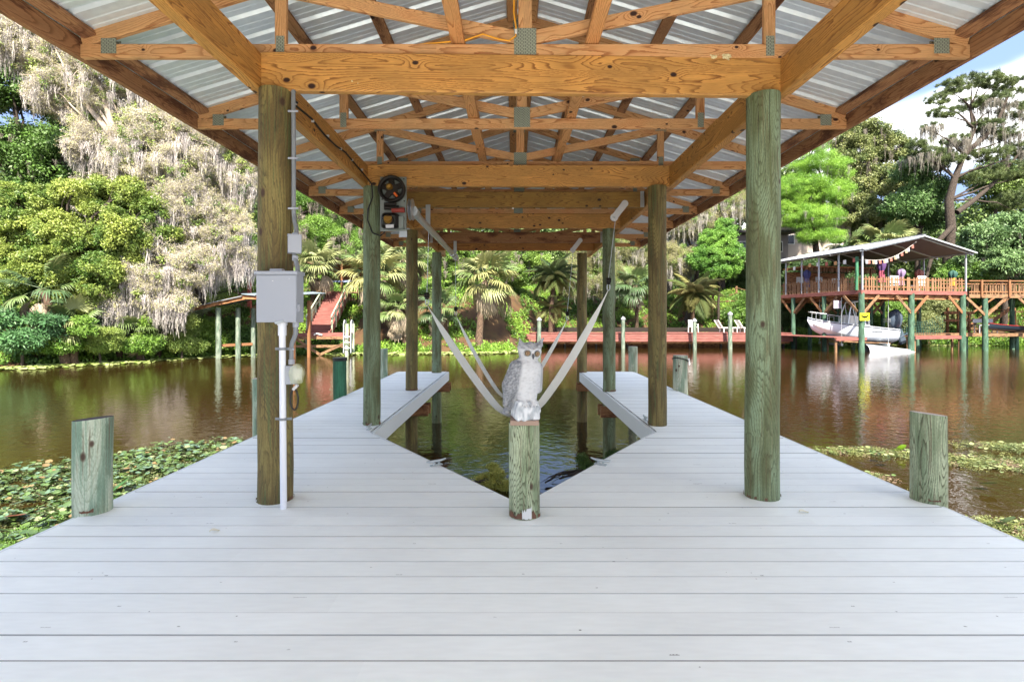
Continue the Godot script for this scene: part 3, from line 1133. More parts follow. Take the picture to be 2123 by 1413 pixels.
func build_lift() -> void:
	var T := thing("lift_motor", "boat lift motor with black flywheel on a galvanised plate, second left post", "lift motor", V(-1.305, 2.42, 5.50))
	var mb := MB.new()
	mb.box(Vector3(0, 0, -0.05), Vector3(0.285, 0.59, 0.012), 0.003)
	part("mounting_plate", mb, M.old_zinc, T)
	for q in [[-0.115, 0.27], [0.115, 0.27], [-0.12, 0.05], [0.12, 0.03], [-0.12, -0.16]]:
		mb = MB.new()
		mb.tube([Vector3(q[0], q[1], -0.05), Vector3(q[0], q[1], -0.036)], [0.008], 6)
		part("bolt", mb, M.dark_iron, T)
	# flywheel: rim, five spokes with openings between, hub
	var c := Vector3(0, 0.145, 0.02)
	var wh := holder("flywheel", T, c)
	mb = MB.new()
	var R := []
	for q in [[0.143, -0.03], [0.143, 0.03], [0.132, 0.036], [0.112, 0.03], [0.108, 0.012], [0.108, -0.03], [0.143, -0.03]]:
		var row := PackedVector3Array()
		for j in 32:
			row.append(Vector3(cos(TAU * j / 32.0) * q[0], sin(TAU * j / 32.0) * q[0], q[1]))
		R.append(row)
	mb.grid(R, true, true)
	part("rim", mb, M.dark_iron, wh)
	mb = MB.new()
	for j in 5:
		var a := TAU * j / 5.0 + 0.35
		mb.beam(Vector3(cos(a) * 0.035, sin(a) * 0.035, 0.004), Vector3(cos(a) * 0.113, sin(a) * 0.113, 0.004), 0.062, 0.016, Vector3.BACK, 0.004)
	mb.tube([Vector3(0, 0, -0.02), Vector3(0, 0, 0.018)], [0.062], 20)
	part("spokes", mb, M.dark_iron, wh)
	mb = MB.new()
	mb.tube([Vector3(-0.02, 0.02, 0.0), Vector3(-0.02, 0.02, 0.045), Vector3(-0.02, 0.02, 0.052)], [0.036, 0.034, 0.02], 18)
	part("hub_cap", mb, M.brass, wh)
	mb = MB.new()
	mb.beam(Vector3(0.03, -0.045, 0.03), Vector3(0.065, -0.085, 0.03), 0.022, 0.014, Vector3.BACK, 0.004)
	part("orange_tag", mb, M.orange, wh)
	# motor, capacitor, gearbox below
	mb = MB.new()
	mb.tube([Vector3(-0.085, -0.05, 0.0), Vector3(0.07, -0.05, 0.0)], [0.025], 12)
	mb.box(Vector3(-0.02, -0.015, 0.0), Vector3(0.13, 0.035, 0.05), 0.006)
	part("bracket", mb, M.dark_iron, T)
	mb = MB.new()
	mb.tube([Vector3(0.0, -0.085, 0.02), Vector3(0.10, -0.08, 0.02)], [0.024], 12)
	mb.tube([Vector3(0.095, -0.08, 0.02), Vector3(0.135, -0.08, 0.02)], [0.028], 12)
	part("red_coupling", mb, M.red_plastic, T)
	mb = MB.new()
	R = []
	for q in [[0.0, 0.10, 0.075], [0.05, 0.10, 0.085], [0.10, 0.085, 0.08], [0.115, 0.07, 0.06]]:
		var row := PackedVector3Array()
		for j in 20:
			var a := TAU * j / 20.0
			var sx := signf(cos(a)) * pow(absf(cos(a)), 0.45)
			var sy := signf(sin(a)) * pow(absf(sin(a)), 0.45)
			row.append(Vector3(-0.02 + sx * q[1], -0.195 + sy * q[2], -0.04 + q[0]))
		R.append(row)
	mb.grid(R, true, true)
	mb.disc(Vector3(-0.02, -0.195, 0.072), Vector3.BACK, 0.055)
	part("motor", mb, M.dark_iron, T)
	mb = MB.new()
	mb.tube([Vector3(-0.03, -0.19, 0.05), Vector3(-0.03, -0.175, 0.082)], [0.05, 0.043], 16)
	part("motor_end", mb, M.brass, T)
	mb = MB.new()
	mb.beam(Vector3(-0.05, -0.265, 0.082), Vector3(0.035, -0.262, 0.082), 0.003, 0.036, Vector3.UP, 0.0005)
	part("paper_label", mb, M.white, T)
	mb = MB.new()
	mb.box(Vector3(0.10, -0.21, 0.0), Vector3(0.05, 0.13, 0.06), 0.006)
	part("gear_case", mb, M.old_zinc, T)
	mb = MB.new()
	mb.box(Vector3(0.105, -0.325, -0.05), Vector3(0.085, 0.07, 0.012), 0.003)
	part("lower_bracket", mb, M.galv, T)
	# winding disc and drive pipe
	var D := thing("lift_drive_pipe", "long grey lift drive pipe with winding disc running back along the left beam", "drive pipe")
	mb = MB.new()
	R = []
	for q in [[0.03, -0.02], [0.118, -0.02], [0.118, -0.012], [0.05, -0.01], [0.05, 0.01], [0.118, 0.012], [0.118, 0.02], [0.03, 0.02]]:
		var row := PackedVector3Array()
		for j in 26:
			row.append(V(-1.125 + q[1] * 1.0, 2.375 + sin(TAU * j / 26.0) * q[0], 5.62 + cos(TAU * j / 26.0) * q[0]))
		R.append(row)
	mb.grid(R, true)
	part("winding_disc", mb, M.alu, D)
	mb = MB.new()
	mb.tube([V(-1.12, 2.37, 5.66), V(-1.12, 2.37, 5.85)], [0.06, 0.055], 14)
	part("coupling", mb, M.galv, D)
	mb = MB.new()
	mb.tube([V(-1.12, 2.37, 5.80), V(-1.12, 2.375, 9.4)], [0.041], 16)
	part("pipe", mb, M.alu, D)
	for z in [9.3, 9.75]:
		mb = MB.new()
		mb.tube([V(-1.12, 2.375, z), V(-1.12, 2.375, z + 0.18)], [0.058], 14)
		part("drum", mb, M.galv, D)
	for z in [6.75, 9.85]:
		mb = MB.new()
		mb.box(V(-1.12, 2.53, z - 0.06), Vector3(0.06, 0.28, 0.012), 0.002)
		part("hanger_plate", mb, M.galv, D)
	for q in [[1.38, 6.75, "nearer"], [1.20, 9.85, "farther"]]:
		var H := thing("pulley_plate", "white %s pulley plate bolted to a lift beam at the right side of the slip" % q[2], "pulley", V(q[0], 2.60, q[1] - 0.07), 0.0, "pulley plates of the lift")
		mb = MB.new()
		mb.beam(Vector3(-0.07, -0.10, 0), Vector3(0.07, 0.08, 0), 0.014, 0.085, Vector3(0.3, 0.7, 0), 0.003)
		mb.tube([Vector3(-0.07, -0.10, -0.008), Vector3(-0.07, -0.10, 0.012)], [0.05], 16)
		mb.tube([Vector3(0.07, 0.08, -0.008), Vector3(0.07, 0.08, 0.012)], [0.045], 16)
		part("plate", mb, M.white, H)
		mb = MB.new()
		mb.tube([Vector3(-0.07, -0.10, 0.01), Vector3(-0.07, -0.10, 0.022)], [0.014], 8)
		part("bolt", mb, M.galv, H)
	# slings: each a webbing strap hung between two cables
	sling("nearer wide pale webbing lift sling hanging across the slip before the water", 6.75, V(-1.145, 1.37, 6.75), V(1.25, 1.565, 6.75), -0.30, 0.115)
	sling("farther narrow pale webbing lift sling hanging across the slip", 9.85, V(-1.115, 1.26, 9.85), V(1.03, 1.17, 9.85), -0.56, 0.085)


func sling(label: String, z: float, a: Vector3, b: Vector3, low: float, w: float) -> void:
	var S := thing("lift_sling", label, "lift sling", Vector3.ZERO, 0.0, "webbing slings of the boat lift")
	# hanging curve through a and b with its lowest point at low
	var R := []
	var n := 36
	var last := a
	for i in n + 1:
		var s := float(i) / n
		var p := a.lerp(b, s)
		var q := 2.0 * s - 1.0
		var k := 0.72 * absf(q) + 0.28 * q * q     # nearly straight arms, round at the bottom
		if absf(q) < 0.3:
			k = 0.72 * (q * q / 0.6 + 0.15) + 0.28 * q * q
		p.y = lerpf(low, lerpf(a.y, b.y, s), k)
		var wide := lerpf(0.3, 1.0, smoothstep(0.0, 0.10, minf(s, 1.0 - s)))
		var tan2 := Vector3(1, 0, 0) if R.is_empty() else (p - Vector3(last)).normalized()
		last = p
		var across := Vector3(-tan2.y, tan2.x, 0)          # square to the strap, facing the viewer's way
		var phi := 0.25 + 1.0 * pow(sin(PI * clampf(absf(q), 0, 1)), 0.7) * (0.9 if q < 0.0 else 1.0)
		var fwd := (Vector3(0, 0, 1) * cos(phi) + across * sin(phi)).normalized()
		var row := PackedVector3Array()
		for j in [-0.5, -0.17, 0.17, 0.5]:
			row.append(p + fwd * w * wide * j + Vector3(0, 0.0015 * sin(i * 2.1), 0))
		R.append(row)
	var mb := MB.new()
	mb.grid(R)
	var back := []
	for row2 in R:
		var rr := PackedVector3Array()
		for p2 in row2:
			rr.append(p2 + Vector3(0.0, -0.004, 0.002))
		back.append(rr)
	mb.grid(back, false, true)
	part("strap", mb, M.webbing, S)
	for e in 2:
		var o := a if e == 0 else b
		var h := MB.new()
		var pts := []
		for j in 13:
			var an := TAU * j / 12.0
			pts.append(o + Vector3(cos(an) * 0.02, 0.03 + sin(an) * 0.045, 0))
		h.tube(pts, [0.007], 6, false)
		part("shackle", h, M.galv, S)
		var bk := MB.new()
		bk.box(o + Vector3(0, 0.11, 0), Vector3(0.04, 0.09, 0.05), 0.012)
		bk.tube([o + Vector3(-0.03, 0.12, 0), o + Vector3(0.03, 0.12, 0)], [0.035], 12)
		part("block", bk, M.dark_iron, S)
		var cb := MB.new()
		var top := V(-1.12, 2.34, z) if e == 0 else V(1.33 if z < 8.0 else 1.14, 2.5, z - 0.07)
		cb.tube([o + Vector3(0, 0.14, 0), top], [0.004], 5)
		part("cable", cb, M.galv, S)


# ---- a solid from a distance field, as surface nets
func nets(f: Callable, lo: Vector3, hi: Vector3, cell: float, tint: Callable) -> MB:
	var nx := int((hi.x - lo.x) / cell) + 1
	var ny := int((hi.y - lo.y) / cell) + 1
	var nz := int((hi.z - lo.z) / cell) + 1
	var val := PackedFloat32Array()
	val.resize(nx * ny * nz)
	val.fill(1.0)
	var far := cell * 6.2
	for z0 in range(0, nz, 4):
		for y0 in range(0, ny, 4):
			for x0 in range(0, nx, 4):
				var m: float = f.call(lo + Vector3(x0 + 1.5, y0 + 1.5, z0 + 1.5) * cell)
				for z in range(z0, mini(z0 + 4, nz)):
					for y in range(y0, mini(y0 + 4, ny)):
						for x in range(x0, mini(x0 + 4, nx)):
							val[(z * ny + y) * nx + x] = m if absf(m) > far else f.call(lo + Vector3(x, y, z) * cell)
	var id := PackedInt32Array()
	id.resize(nx * ny * nz)
	id.fill(-1)
	var mb := MB.new()
	mb.colored = true
	var off := [0, 1, nx, nx + 1, nx * ny, nx * ny + 1, nx * ny + nx, nx * ny + nx + 1]
	var pos := [Vector3(0, 0, 0), Vector3(1, 0, 0), Vector3(0, 1, 0), Vector3(1, 1, 0), Vector3(0, 0, 1), Vector3(1, 0, 1), Vector3(0, 1, 1), Vector3(1, 1, 1)]
	var edges := [[0, 1], [2, 3], [4, 5], [6, 7], [0, 2], [1, 3], [4, 6], [5, 7], [0, 4], [1, 5], [2, 6], [3, 7]]
	for z in nz - 1:
		for y in ny - 1:
			for x in nx - 1:
				var b := (z * ny + y) * nx + x
				var neg := 0
				for k in 8:
					if val[b + off[k]] < 0.0:
						neg += 1
				if neg == 0 or neg == 8:
					continue
				var sum := Vector3.ZERO
				var cnt := 0
				for e in edges:
					var va := val[b + off[e[0]]]
					var vb := val[b + off[e[1]]]
					if (va < 0.0) != (vb < 0.0):
						sum += pos[e[0]].lerp(pos[e[1]], va / (va - vb))
						cnt += 1
				var p: Vector3 = lo + (Vector3(x, y, z) + sum / cnt) * cell
				var h := cell * 0.5
				var nn := Vector3(f.call(p + Vector3(h, 0, 0)) - f.call(p - Vector3(h, 0, 0)), f.call(p + Vector3(0, h, 0)) - f.call(p - Vector3(0, h, 0)), f.call(p + Vector3(0, 0, h)) - f.call(p - Vector3(0, 0, h))).normalized()
				mb.col = tint.call(p, nn)
				id[b] = mb.vert(p, nn, Vector2(p.x, p.y))
	for z in range(1, nz - 1):
		for y in range(1, ny - 1):
			for x in range(1, nx - 1):
				var b := (z * ny + y) * nx + x
				for ax in 3:
					var st: int = [1, nx, nx * ny][ax]
					if (val[b] < 0.0) == (val[b + st] < 0.0):
						continue
					var u: int = [nx, nx * ny, 1][ax]
					var w: int = [nx * ny, 1, nx][ax]
					var q := [id[b], id[b - u], id[b - u - w], id[b - w]]
					if q.min() < 0:
						continue
					mb.face(q[0], q[1], q[2])
					mb.face(q[0], q[2], q[3])
	return mb


func smin(a: float, b: float, k: float) -> float:
	var h := clampf(0.5 + 0.5 * (b - a) / k, 0, 1)
	return lerpf(b, a, h) - k * h * (1.0 - h)


func ell(p: Vector3, c: Vector3, r: Vector3) -> float:
	var q := (p - c) / r
	var k := q.length()
	return (k - 1.0) * minf(r.x, minf(r.y, r.z)) * (1.0 if k > 0.3 else 1.0)


func cap2(p: Vector3, a: Vector3, b: Vector3, ra: float, rb: float) -> float:
	var ab := b - a
	var h := clampf((p - a).dot(ab) / ab.length_squared(), 0, 1)
	return (p - a - ab * h).length() - lerpf(ra, rb, h)


var feather := noise(7, 55.0, 2)
var bars := noise(19, 30.0, 2)


func owl_field(p: Vector3) -> float:
	# egg-shaped torso, the tail hanging down at the lower left
	var b := ell(p, Vector3(-0.002, 0.225, -0.008), Vector3(0.098, 0.115, 0.084))
	b = smin(b, ell(p, Vector3(0.016, 0.292, -0.002), Vector3(0.088, 0.075, 0.074)), 0.03)
	b = smin(b, ell(p, Vector3(0.004, 0.165, 0.002), Vector3(0.070, 0.065, 0.062)), 0.03)
	b = smin(b, cap2(p, Vector3(-0.05, 0.15, -0.03), Vector3(-0.102, 0.028, -0.05), 0.040, 0.020), 0.02)     # tail
	# folded wings, standing proud of the breast
	var w := cap2(p, Vector3(-0.052, 0.305, 0.012), Vector3(-0.088, 0.20, 0.022), 0.044, 0.052)
	w = smin(w, cap2(p, Vector3(-0.088, 0.20, 0.022), Vector3(-0.112, 0.085, -0.012), 0.050, 0.017), 0.012)
	b = smin(b, w, 0.007)
	b = smin(b, cap2(p, Vector3(0.082, 0.295, -0.005), Vector3(0.088, 0.17, -0.02), 0.036, 0.030), 0.010)
	# head with facial discs, brow and ear tufts
	var h := ell(p, Vector3(0.030, 0.395, 0.012), Vector3(0.070, 0.060, 0.060))
	h = smin(h, cap2(p, Vector3(-0.022, 0.425, 0.012), Vector3(-0.032, 0.478, 0.014), 0.022, 0.003), 0.022)
	h = smin(h, cap2(p, Vector3(0.072, 0.412, 0.012), Vector3(0.116, 0.478, 0.018), 0.024, 0.004), 0.020)
	h = smin(h, cap2(p, Vector3(0.026, 0.402, 0.070), Vector3(-0.030, 0.440, 0.044), 0.010, 0.013), 0.008)
	h = smin(h, cap2(p, Vector3(0.034, 0.402, 0.070), Vector3(0.090, 0.436, 0.044), 0.010, 0.013), 0.008)
	h = maxf(h, -ell(p, Vector3(0.001, 0.390, 0.080), Vector3(0.025, 0.023, 0.016)))
	h = maxf(h, -ell(p, Vector3(0.060, 0.386, 0.080), Vector3(0.025, 0.023, 0.016)))
	h = smin(h, cap2(p, Vector3(0.030, 0.393, 0.070), Vector3(0.028, 0.362, 0.080), 0.009, 0.004), 0.006)
	b = smin(b, h, 0.014)
	# thighs and feet
	b = smin(b, ell(p, Vector3(-0.018, 0.130, 0.034), Vector3(0.030, 0.048, 0.034)), 0.018)
	b = smin(b, ell(p, Vector3(0.036, 0.130, 0.034), Vector3(0.030, 0.048, 0.034)), 0.018)
	for i in 3:
		b = smin(b, cap2(p, Vector3(-0.016, 0.118, 0.050), Vector3(-0.036 + i * 0.02, 0.080, 0.086), 0.011, 0.006), 0.006)
		b = smin(b, cap2(p, Vector3(0.040, 0.118, 0.050), Vector3(0.020 + i * 0.022, 0.080, 0.086), 0.011, 0.006), 0.006)
	if absf(b) > 0.02:
		return b
	var side := clampf((-p.x - 0.035) * 30.0, 0, 1)
	return b + 0.0024 * feather.get_noise_3d(p.x * 1.6, p.y * (0.5 if p.x > -0.03 else 1.1), p.z * 1.6) * (0.6 + side)


func owl_tint(p: Vector3, nn: Vector3) -> Color:
	var pale := Color(0.50, 0.51, 0.53)
	var dark := Color(0.10, 0.11, 0.13)
	var k := 0.0
	var side := clampf((-0.038 - p.x + (p.y - 0.22) * 0.16) * 60.0, 0, 1)
	if p.y < 0.345:
		k = side * (0.72 + 0.45 * feather.get_noise_3d(p.x * 1.2, p.y * 1.2, p.z))
		k = maxf(k, clampf((p.x - 0.088) * 40.0, 0, 0.45))
		k = maxf(k, 0.25 * clampf(bars.get_noise_3d(p.x * 0.9, p.y * 2.4, p.z) * 2.0 - 0.1, 0, 1))
		if nn.z < -0.2:
			k = maxf(k, 0.55)
	else:
		k = 0.5 + 0.35 * feather.get_noise_3d(p.x, p.y, p.z)
		if nn.z > 0.35 and p.y < 0.415:
			k = 0.08 + 0.2 * maxf(0.0, feather.get_noise_3d(p.x * 2.0, p.y * 2.0, p.z))
			for e in [Vector2(0.001, 0.390), Vector2(0.060, 0.386)]:
				var r := Vector2(p.x, p.y).distance_to(e)
				if r > 0.016 and r < 0.021:
					k = 0.75
	return pale.lerp(dark, clampf(k, 0, 1))


func rock_field(p: Vector3) -> float:
	var q := Vector3(p.x, p.y, p.z)
	var d := Vector3(absf(q.x - 0.004) - 0.058, absf(q.y - 0.06) - 0.048, absf(q.z - 0.02) - 0.052)
	var b := Vector3(maxf(d.x, 0), maxf(d.y, 0), maxf(d.z, 0)).length() + minf(maxf(d.x, maxf(d.y, d.z)), 0) - 0.014
	return b + 0.012 * bars.get_noise_3d(p.x * 0.7, p.y * 0.35, p.z * 0.7) + clampf((p.y - 0.06) * 0.25, 0, 0.02)


func build_owl() -> void:
	var B := MB.new()
	B.box(Vector3.ZERO, Vector3(0.166, 0.028, 0.166), 0.003)
	var board := part("wooden_block", B, M.board_pink)
	board.position = V(0.063, 0.569, 3.05)
	tag(board, "small pinkish wooden board between the owl and its post", "board")
	var O := thing("owl_decoy", "grey and white plastic owl decoy standing on the short post", "owl decoy", V(0.063, 0.583, 3.05), 0.26)
	var mb := nets(owl_field, Vector3(-0.16, 0.02, -0.12), Vector3(0.15, 0.50, 0.125), 0.0055, owl_tint)
	part("body", mb, M.owl, O)
	mb = nets(rock_field, Vector3(-0.10, -0.02, -0.08), Vector3(0.10, 0.15, 0.12), 0.006, func(p: Vector3, nn: Vector3) -> Color: return Color(0.34, 0.37, 0.40).lerp(Color(0.62, 0.64, 0.66), clampf(0.5 + bars.get_noise_3d(p.x, p.y * 0.4, p.z) * 1.5, 0, 1)))
	part("rock_base", mb, M.owl, O)
	for q in [[0.001, 0.390], [0.060, 0.386]]:
		mb = MB.new()
		mb.tube([Vector3(q[0], q[1], 0.060), Vector3(q[0], q[1], 0.0705), Vector3(q[0], q[1], 0.074)], [0.0165, 0.0165, 0.012], 16)
		var eye := part("eye", mb, mat(Color(0.50, 0.42, 0.31), 0.6), O)
		mb = MB.new()
		mb.tube([Vector3(q[0], q[1], 0.0735), Vector3(q[0], q[1], 0.0752)], [0.006], 10)
		part("pupil", mb, mat(Color(0.42, 0.27, 0.14), 0.4), eye)
	mb = MB.new()
	mb.tube([Vector3(0.030, 0.385, 0.084), Vector3(0.029, 0.370, 0.092), Vector3(0.028, 0.356, 0.088)], [0.006, 0.0065, 0.002], 8)
	part("beak", mb, mat(Color(0.25, 0.26, 0.28), 0.4), O)


func build_small_things() -> void:
	# spray foam and a nest on the nearest header
	for q in [[-1.034, 2.697, 3.322, 0.048, "cream lump of hardened foam on the front of the nearest header beam"], [1.39, 2.885, 3.345, 0.028, "small pale mud nest on top of the header, nearer its middle"], [1.31, 2.888, 3.345, 0.022, "smaller pale mud nest on top of the header, right half"]]:
		var r: float = q[3]
		var sd: float = q[0]
		var mb := nets(func(p: Vector3) -> float: return ell(p, Vector3.ZERO, Vector3(r, r * 0.62, r * 0.5)) + r * 0.45 * feather.get_noise_3d(p.x * 0.9 + sd, p.y * 0.9, p.z * 0.9), Vector3(-1.6, -1.2, -1.2) * r, Vector3(1.6, 1.2, 1.2) * r, r * 0.14, func(_p: Vector3, _n: Vector3) -> Color: return Color.WHITE)
		mb.colored = false
		var o := part("foam_lump", mb, M.foam)
		o.position = V(q[0], q[1], q[2])
		tag(o, q[4], "lump")
	var cl := [[-0.62, 4.1, 0.64, "left one by the point of the slip"], [0.70, 4.12, -0.60, "right one by the point of the slip"], [1.53, 5.95, 1.571, "far right one, before the second right post"], [-1.54, 5.45, 1.571, "far left one, before the second left post"]]
	for q in cl:
		var C := thing("dock_cleat", "small white metal dock cleat, the %s" % q[3], "cleat", V(q[0], 0, q[1]), q[2], "cleats along the slip")
		var mb := MB.new()
		mb.tube([Vector3(-0.085, 0.045, 0), Vector3(-0.04, 0.038, 0), Vector3(0.04, 0.038, 0), Vector3(0.085, 0.045, 0)], [0.007, 0.012, 0.012, 0.007], 8)
		part("horns", mb, M.galv, C)
		mb = MB.new()
		mb.box(Vector3(0, 0.006, 0), Vector3(0.10, 0.01, 0.035), 0.003)
		mb.tube([Vector3(-0.022, 0.005, 0), Vector3(-0.022, 0.038, 0)], [0.009], 8)
		mb.tube([Vector3(0.022, 0.005, 0), Vector3(0.022, 0.038, 0)], [0.009], 8)
		part("base", mb, M.galv, C)
	for q in [[-1.65, 2.82, 0.5, 0.05, "pale fallen leaf on the deck at the left"], [1.757, 3.1, -0.2, 0.055, "pale fallen leaf on the deck before the nearest right post"]]:
		var mb := MB.new()
		var R := []
		for i in 7:
			var s := i / 6.0
			var w := sin(PI * pow(s, 0.8)) * 0.018 + 0.001
			var row := PackedVector3Array()
			for j in [-1.0, 0.0, 1.0]:
				row.append(Vector3((s - 0.5) * q[3], 0.006 + 0.006 * absf(j) + 0.004 * sin(s * 5.0), j * w))
			R.append(row)
		mb.grid(R, false, true)
		var o := part("fallen_leaf", mb, mat(Color(0.86, 0.84, 0.76), 0.7))
		o.position = V(q[0], 0, q[1])
		o.rotation.y = q[2]
		tag(o, q[4], "leaf")


func bar(par: Node, nm: String, a: Vector3, b: Vector3, w: float, h: float, m: Material, up := Vector3.UP) -> MeshInstance3D:
	return timber(par, nm, a, b, w, h, m, up, 0.006)


func stake(par: Node, nm: String, x: float, z: float, r: float, y0: float, y1: float, m: Material) -> MeshInstance3D:
	var mb := MB.new()
	mb.tube([Vector3(x, y0, z), Vector3(x + rnd(-0.02, 0.02), lerpf(y0, y1, 0.5), z + rnd(-0.02, 0.02)), Vector3(x, y1, z)], [r * 1.05, r, r * 0.95], 12, true, 1.0 / 4.2, rng.randf(), rng.randf())
	return part(nm, mb, m, par)


func pickets(par: Node, nm: String, a: Vector3, b: Vector3, y0: float, y1: float, step: float, w: float, m: Material) -> void:
	var L := Vector2(b.x - a.x, b.z - a.z).length()
	var n := int(L / step)
	var dir := (b - a).normalized()
	var shared := []
	for k in 4:
		var mb := MB.new()
		mb.beam(Vector3(0, y0, 0), Vector3(0, y1 - w * 0.5 + rnd(-0.03, 0.03), 0), w, 0.025, Vector3(-dir.z, 0, dir.x), 0.004, uo())
		shared.append(mb.mesh())
	for i in n + 1:
		put(nm, shared[rng.randi() % 4], m, par, Transform3D(Basis(Vector3(-dir.z, 0, dir.x), rnd(-0.03, 0.03)), a + dir * L * i / n))


func build_far_structures() -> void:
	build_pavilion()
	build_walkway()
	build_boat()
	build_red_dock()
	build_stair_dock()
	build_shed()
	build_houses()


func build_pavilion() -> void:
	var at := V(23.8, 0, 35.0)
	var yaw := 0.212
	var P := thing("waterside_pavilion", "open pavilion deck on green pilings with grey gable roof across the canal", "pavilion", at, yaw)
	var F := 9.0
	var S := -9.5
	# floor, its red rim and joists
	for i in 30:
		var z := -0.02 - i * 0.317
		bar(P, "floor_board", Vector3(0.02, 3.16, z - 0.15), Vector3(F - 0.02, 3.16, z - 0.15), 0.308, 0.04, M.red_deck)
	for q in [[Vector3(-0.06, 3.05, 0.03), Vector3(F + 0.06, 3.05, 0.03)], [Vector3(-0.03, 3.05, 0), Vector3(-0.03, 3.05, S)], [Vector3(F + 0.03, 3.05, 0), Vector3(F + 0.03, 3.05, S)]]:
		bar(P, "rim_board", q[0], q[1], 0.05, 0.27, M.red_deck)
	for x in [0.3, 2.2, 4.3, 6.5, 8.7]:
		bar(P, "joist", Vector3(x, 2.93, -0.1), Vector3(x, 2.93, S), 0.08, 0.24, M.weathered)
	for z in [-0.25, -3.4, -6.5, -9.2]:
		bar(P, "girder", Vector3(0.1, 2.72, z), Vector3(F - 0.1, 2.72, z), 0.1, 0.26, M.weathered)
	# pilings and their knee braces
	for x in [0.1, 4.3, 8.85]:
		for z in [-0.1, -3.3, -6.4, -9.3]:
			var y0 := -3.0 if z > -8.0 else -1.6
			stake(P, "piling", x, z, 0.19 if z == -0.1 else 0.16, y0, 3.0, M.pile_teal)
			for s in [-1.0, 1.0]:
				if x + s * 1.5 > 0.0 and x + s * 1.5 < F:
					bar(P, "knee_brace", Vector3(x + s * 0.12, 1.65, z + 0.08), Vector3(x + s * 1.35, 2.85, z + 0.08), 0.06, 0.19, M.grey_wood if rng.randf() < 0.65 else M.orange_wood)
			if x < 1.0 and z < -1.0:
				bar(P, "knee_brace", Vector3(x - 0.06, 1.7, z + 0.1), Vector3(x - 0.06, 2.85, z + 1.25), 0.06, 0.18, M.grey_wood)
				bar(P, "knee_brace", Vector3(x - 0.06, 1.7, z - 0.1), Vector3(x - 0.06, 2.85, z - 1.25), 0.06, 0.18, M.weathered)
	bar(P, "knee_brace", Vector3(-0.06, 1.7, -0.25), Vector3(-0.06, 2.85, -1.4), 0.06, 0.18, M.grey_wood)
	# picket railing round three sides
	pickets(P, "picket", Vector3(0.1, 0, 0.0), Vector3(F - 0.1, 0, 0.0), 3.19, 4.18, 0.18, 0.10, M.picket)
	pickets(P, "picket", Vector3(0.0, 0, -0.1), Vector3(0.0, 0, S), 3.19, 4.18, 0.2, 0.10, M.picket)
	pickets(P, "picket", Vector3(F, 0, -2.0), Vector3(F, 0, S), 3.19, 4.15, 0.2, 0.10, M.picket)
	for y in [3.42, 3.95]:
		bar(P, "rail", Vector3(0.1, y, -0.04), Vector3(F - 0.1, y, -0.04), 0.05, 0.09, M.orange_wood)
		bar(P, "rail", Vector3(0.04, y, -0.1), Vector3(0.04, y, S), 0.05, 0.09, M.orange_wood)
	# slim roof posts
	for z in [0.04, -1.9, -3.7, -5.4, -7.1, -9.0]:
		bar(P, "roof_post", Vector3(0.02, 3.19, z), Vector3(0.02, 5.92, z), 0.09, 0.09, M.pav_roof, Vector3.RIGHT)
	for q in [[F - 0.05, 0.04], [F - 0.05, -3.0], [F - 0.05, -6.0], [F - 0.05, -9.0], [5.2, -9.0], [7.2, -9.2]]:
		bar(P, "roof_post", Vector3(q[0], 3.19, q[1]), Vector3(q[0], 5.92, q[1]), 0.09, 0.09, M.pav_roof, Vector3.RIGHT)
	stake(P, "green_pole", -0.02, -0.35, 0.11, 3.19, 5.5, M.pile_dark_green)
	# gable roof: two slopes of ribbed sheets, rafters and a dark lining
	var rx := 4.75
	for s in [-1.0, 1.0]:
		var ex := -0.35 if s < 0.0 else F + 0.4
		for k in 11:
			var z0 := 0.45 - k * 0.95
			var mb := MB.new()
			mb.beam(Vector3(rx, 7.02, z0 - 0.475), Vector3(ex, 5.93, z0 - 0.475), 0.94, 0.035, Vector3.UP, 0.004)
			for r in 3:
				mb.beam(Vector3(rx, 7.045, z0 - 0.15 - r * 0.31), Vector3(ex, 5.955, z0 - 0.15 - r * 0.31), 0.05, 0.03, Vector3.UP, 0.004)
			part("roof_sheet", mb, M.pav_roof, P)
		bar(P, "ceiling_lining", Vector3(rx, 6.955, -4.7), Vector3(ex + s * -0.05, 5.865, -4.7), 10.1, 0.02, mat(Color(0.38, 0.36, 0.37), 0.8))
		bar(P, "barge_board", Vector3(rx, 6.98, 0.49), Vector3(ex, 5.91, 0.49), 0.03, 0.10, M.galv)
		for z in [0.2, -2.3, -4.8, -7.3, -9.4]:
			bar(P, "rafter", Vector3(rx, 6.92, z), Vector3(ex, 5.83, z), 0.06, 0.14, M.galv)
		bar(P, "eave_beam", Vector3(ex - s * 0.38, 5.90, 0.3), Vector3(ex - s * 0.38, 5.90, -9.8), 0.08, 0.14, M.galv)
	bar(P, "ridge_cap", Vector3(rx, 7.07, 0.47), Vector3(rx, 7.07, -9.95), 0.3, 0.02, M.pav_roof)
	# a bar under the roof
	var B := thing("thatched_bar", "dark wooden bar hut with thatch fringe under the pavilion roof", "bar hut", at, yaw)
	bar(B, "back_wall", Vector3(1.2, 4.2, -8.6), Vector3(7.2, 4.2, -8.6), 0.08, 2.0, M.weathered)
	bar(B, "counter", Vector3(1.2, 4.12, -6.2), Vector3(7.0, 4.12, -6.2), 0.55, 0.07, M.weathered)
	bar(B, "counter_front", Vector3(1.25, 3.65, -6.1), Vector3(6.95, 3.65, -6.1), 0.06, 0.85, M.weathered)
	bar(B, "canopy", Vector3(0.9, 5.42, -7.2), Vector3(7.4, 5.42, -7.2), 2.6, 0.12, M.weathered)
	for x in [1.0, 4.1, 7.2]:
		bar(B, "post", Vector3(x, 3.19, -6.0), Vector3(x, 5.36, -6.0), 0.12, 0.12, M.weathered, Vector3.RIGHT)
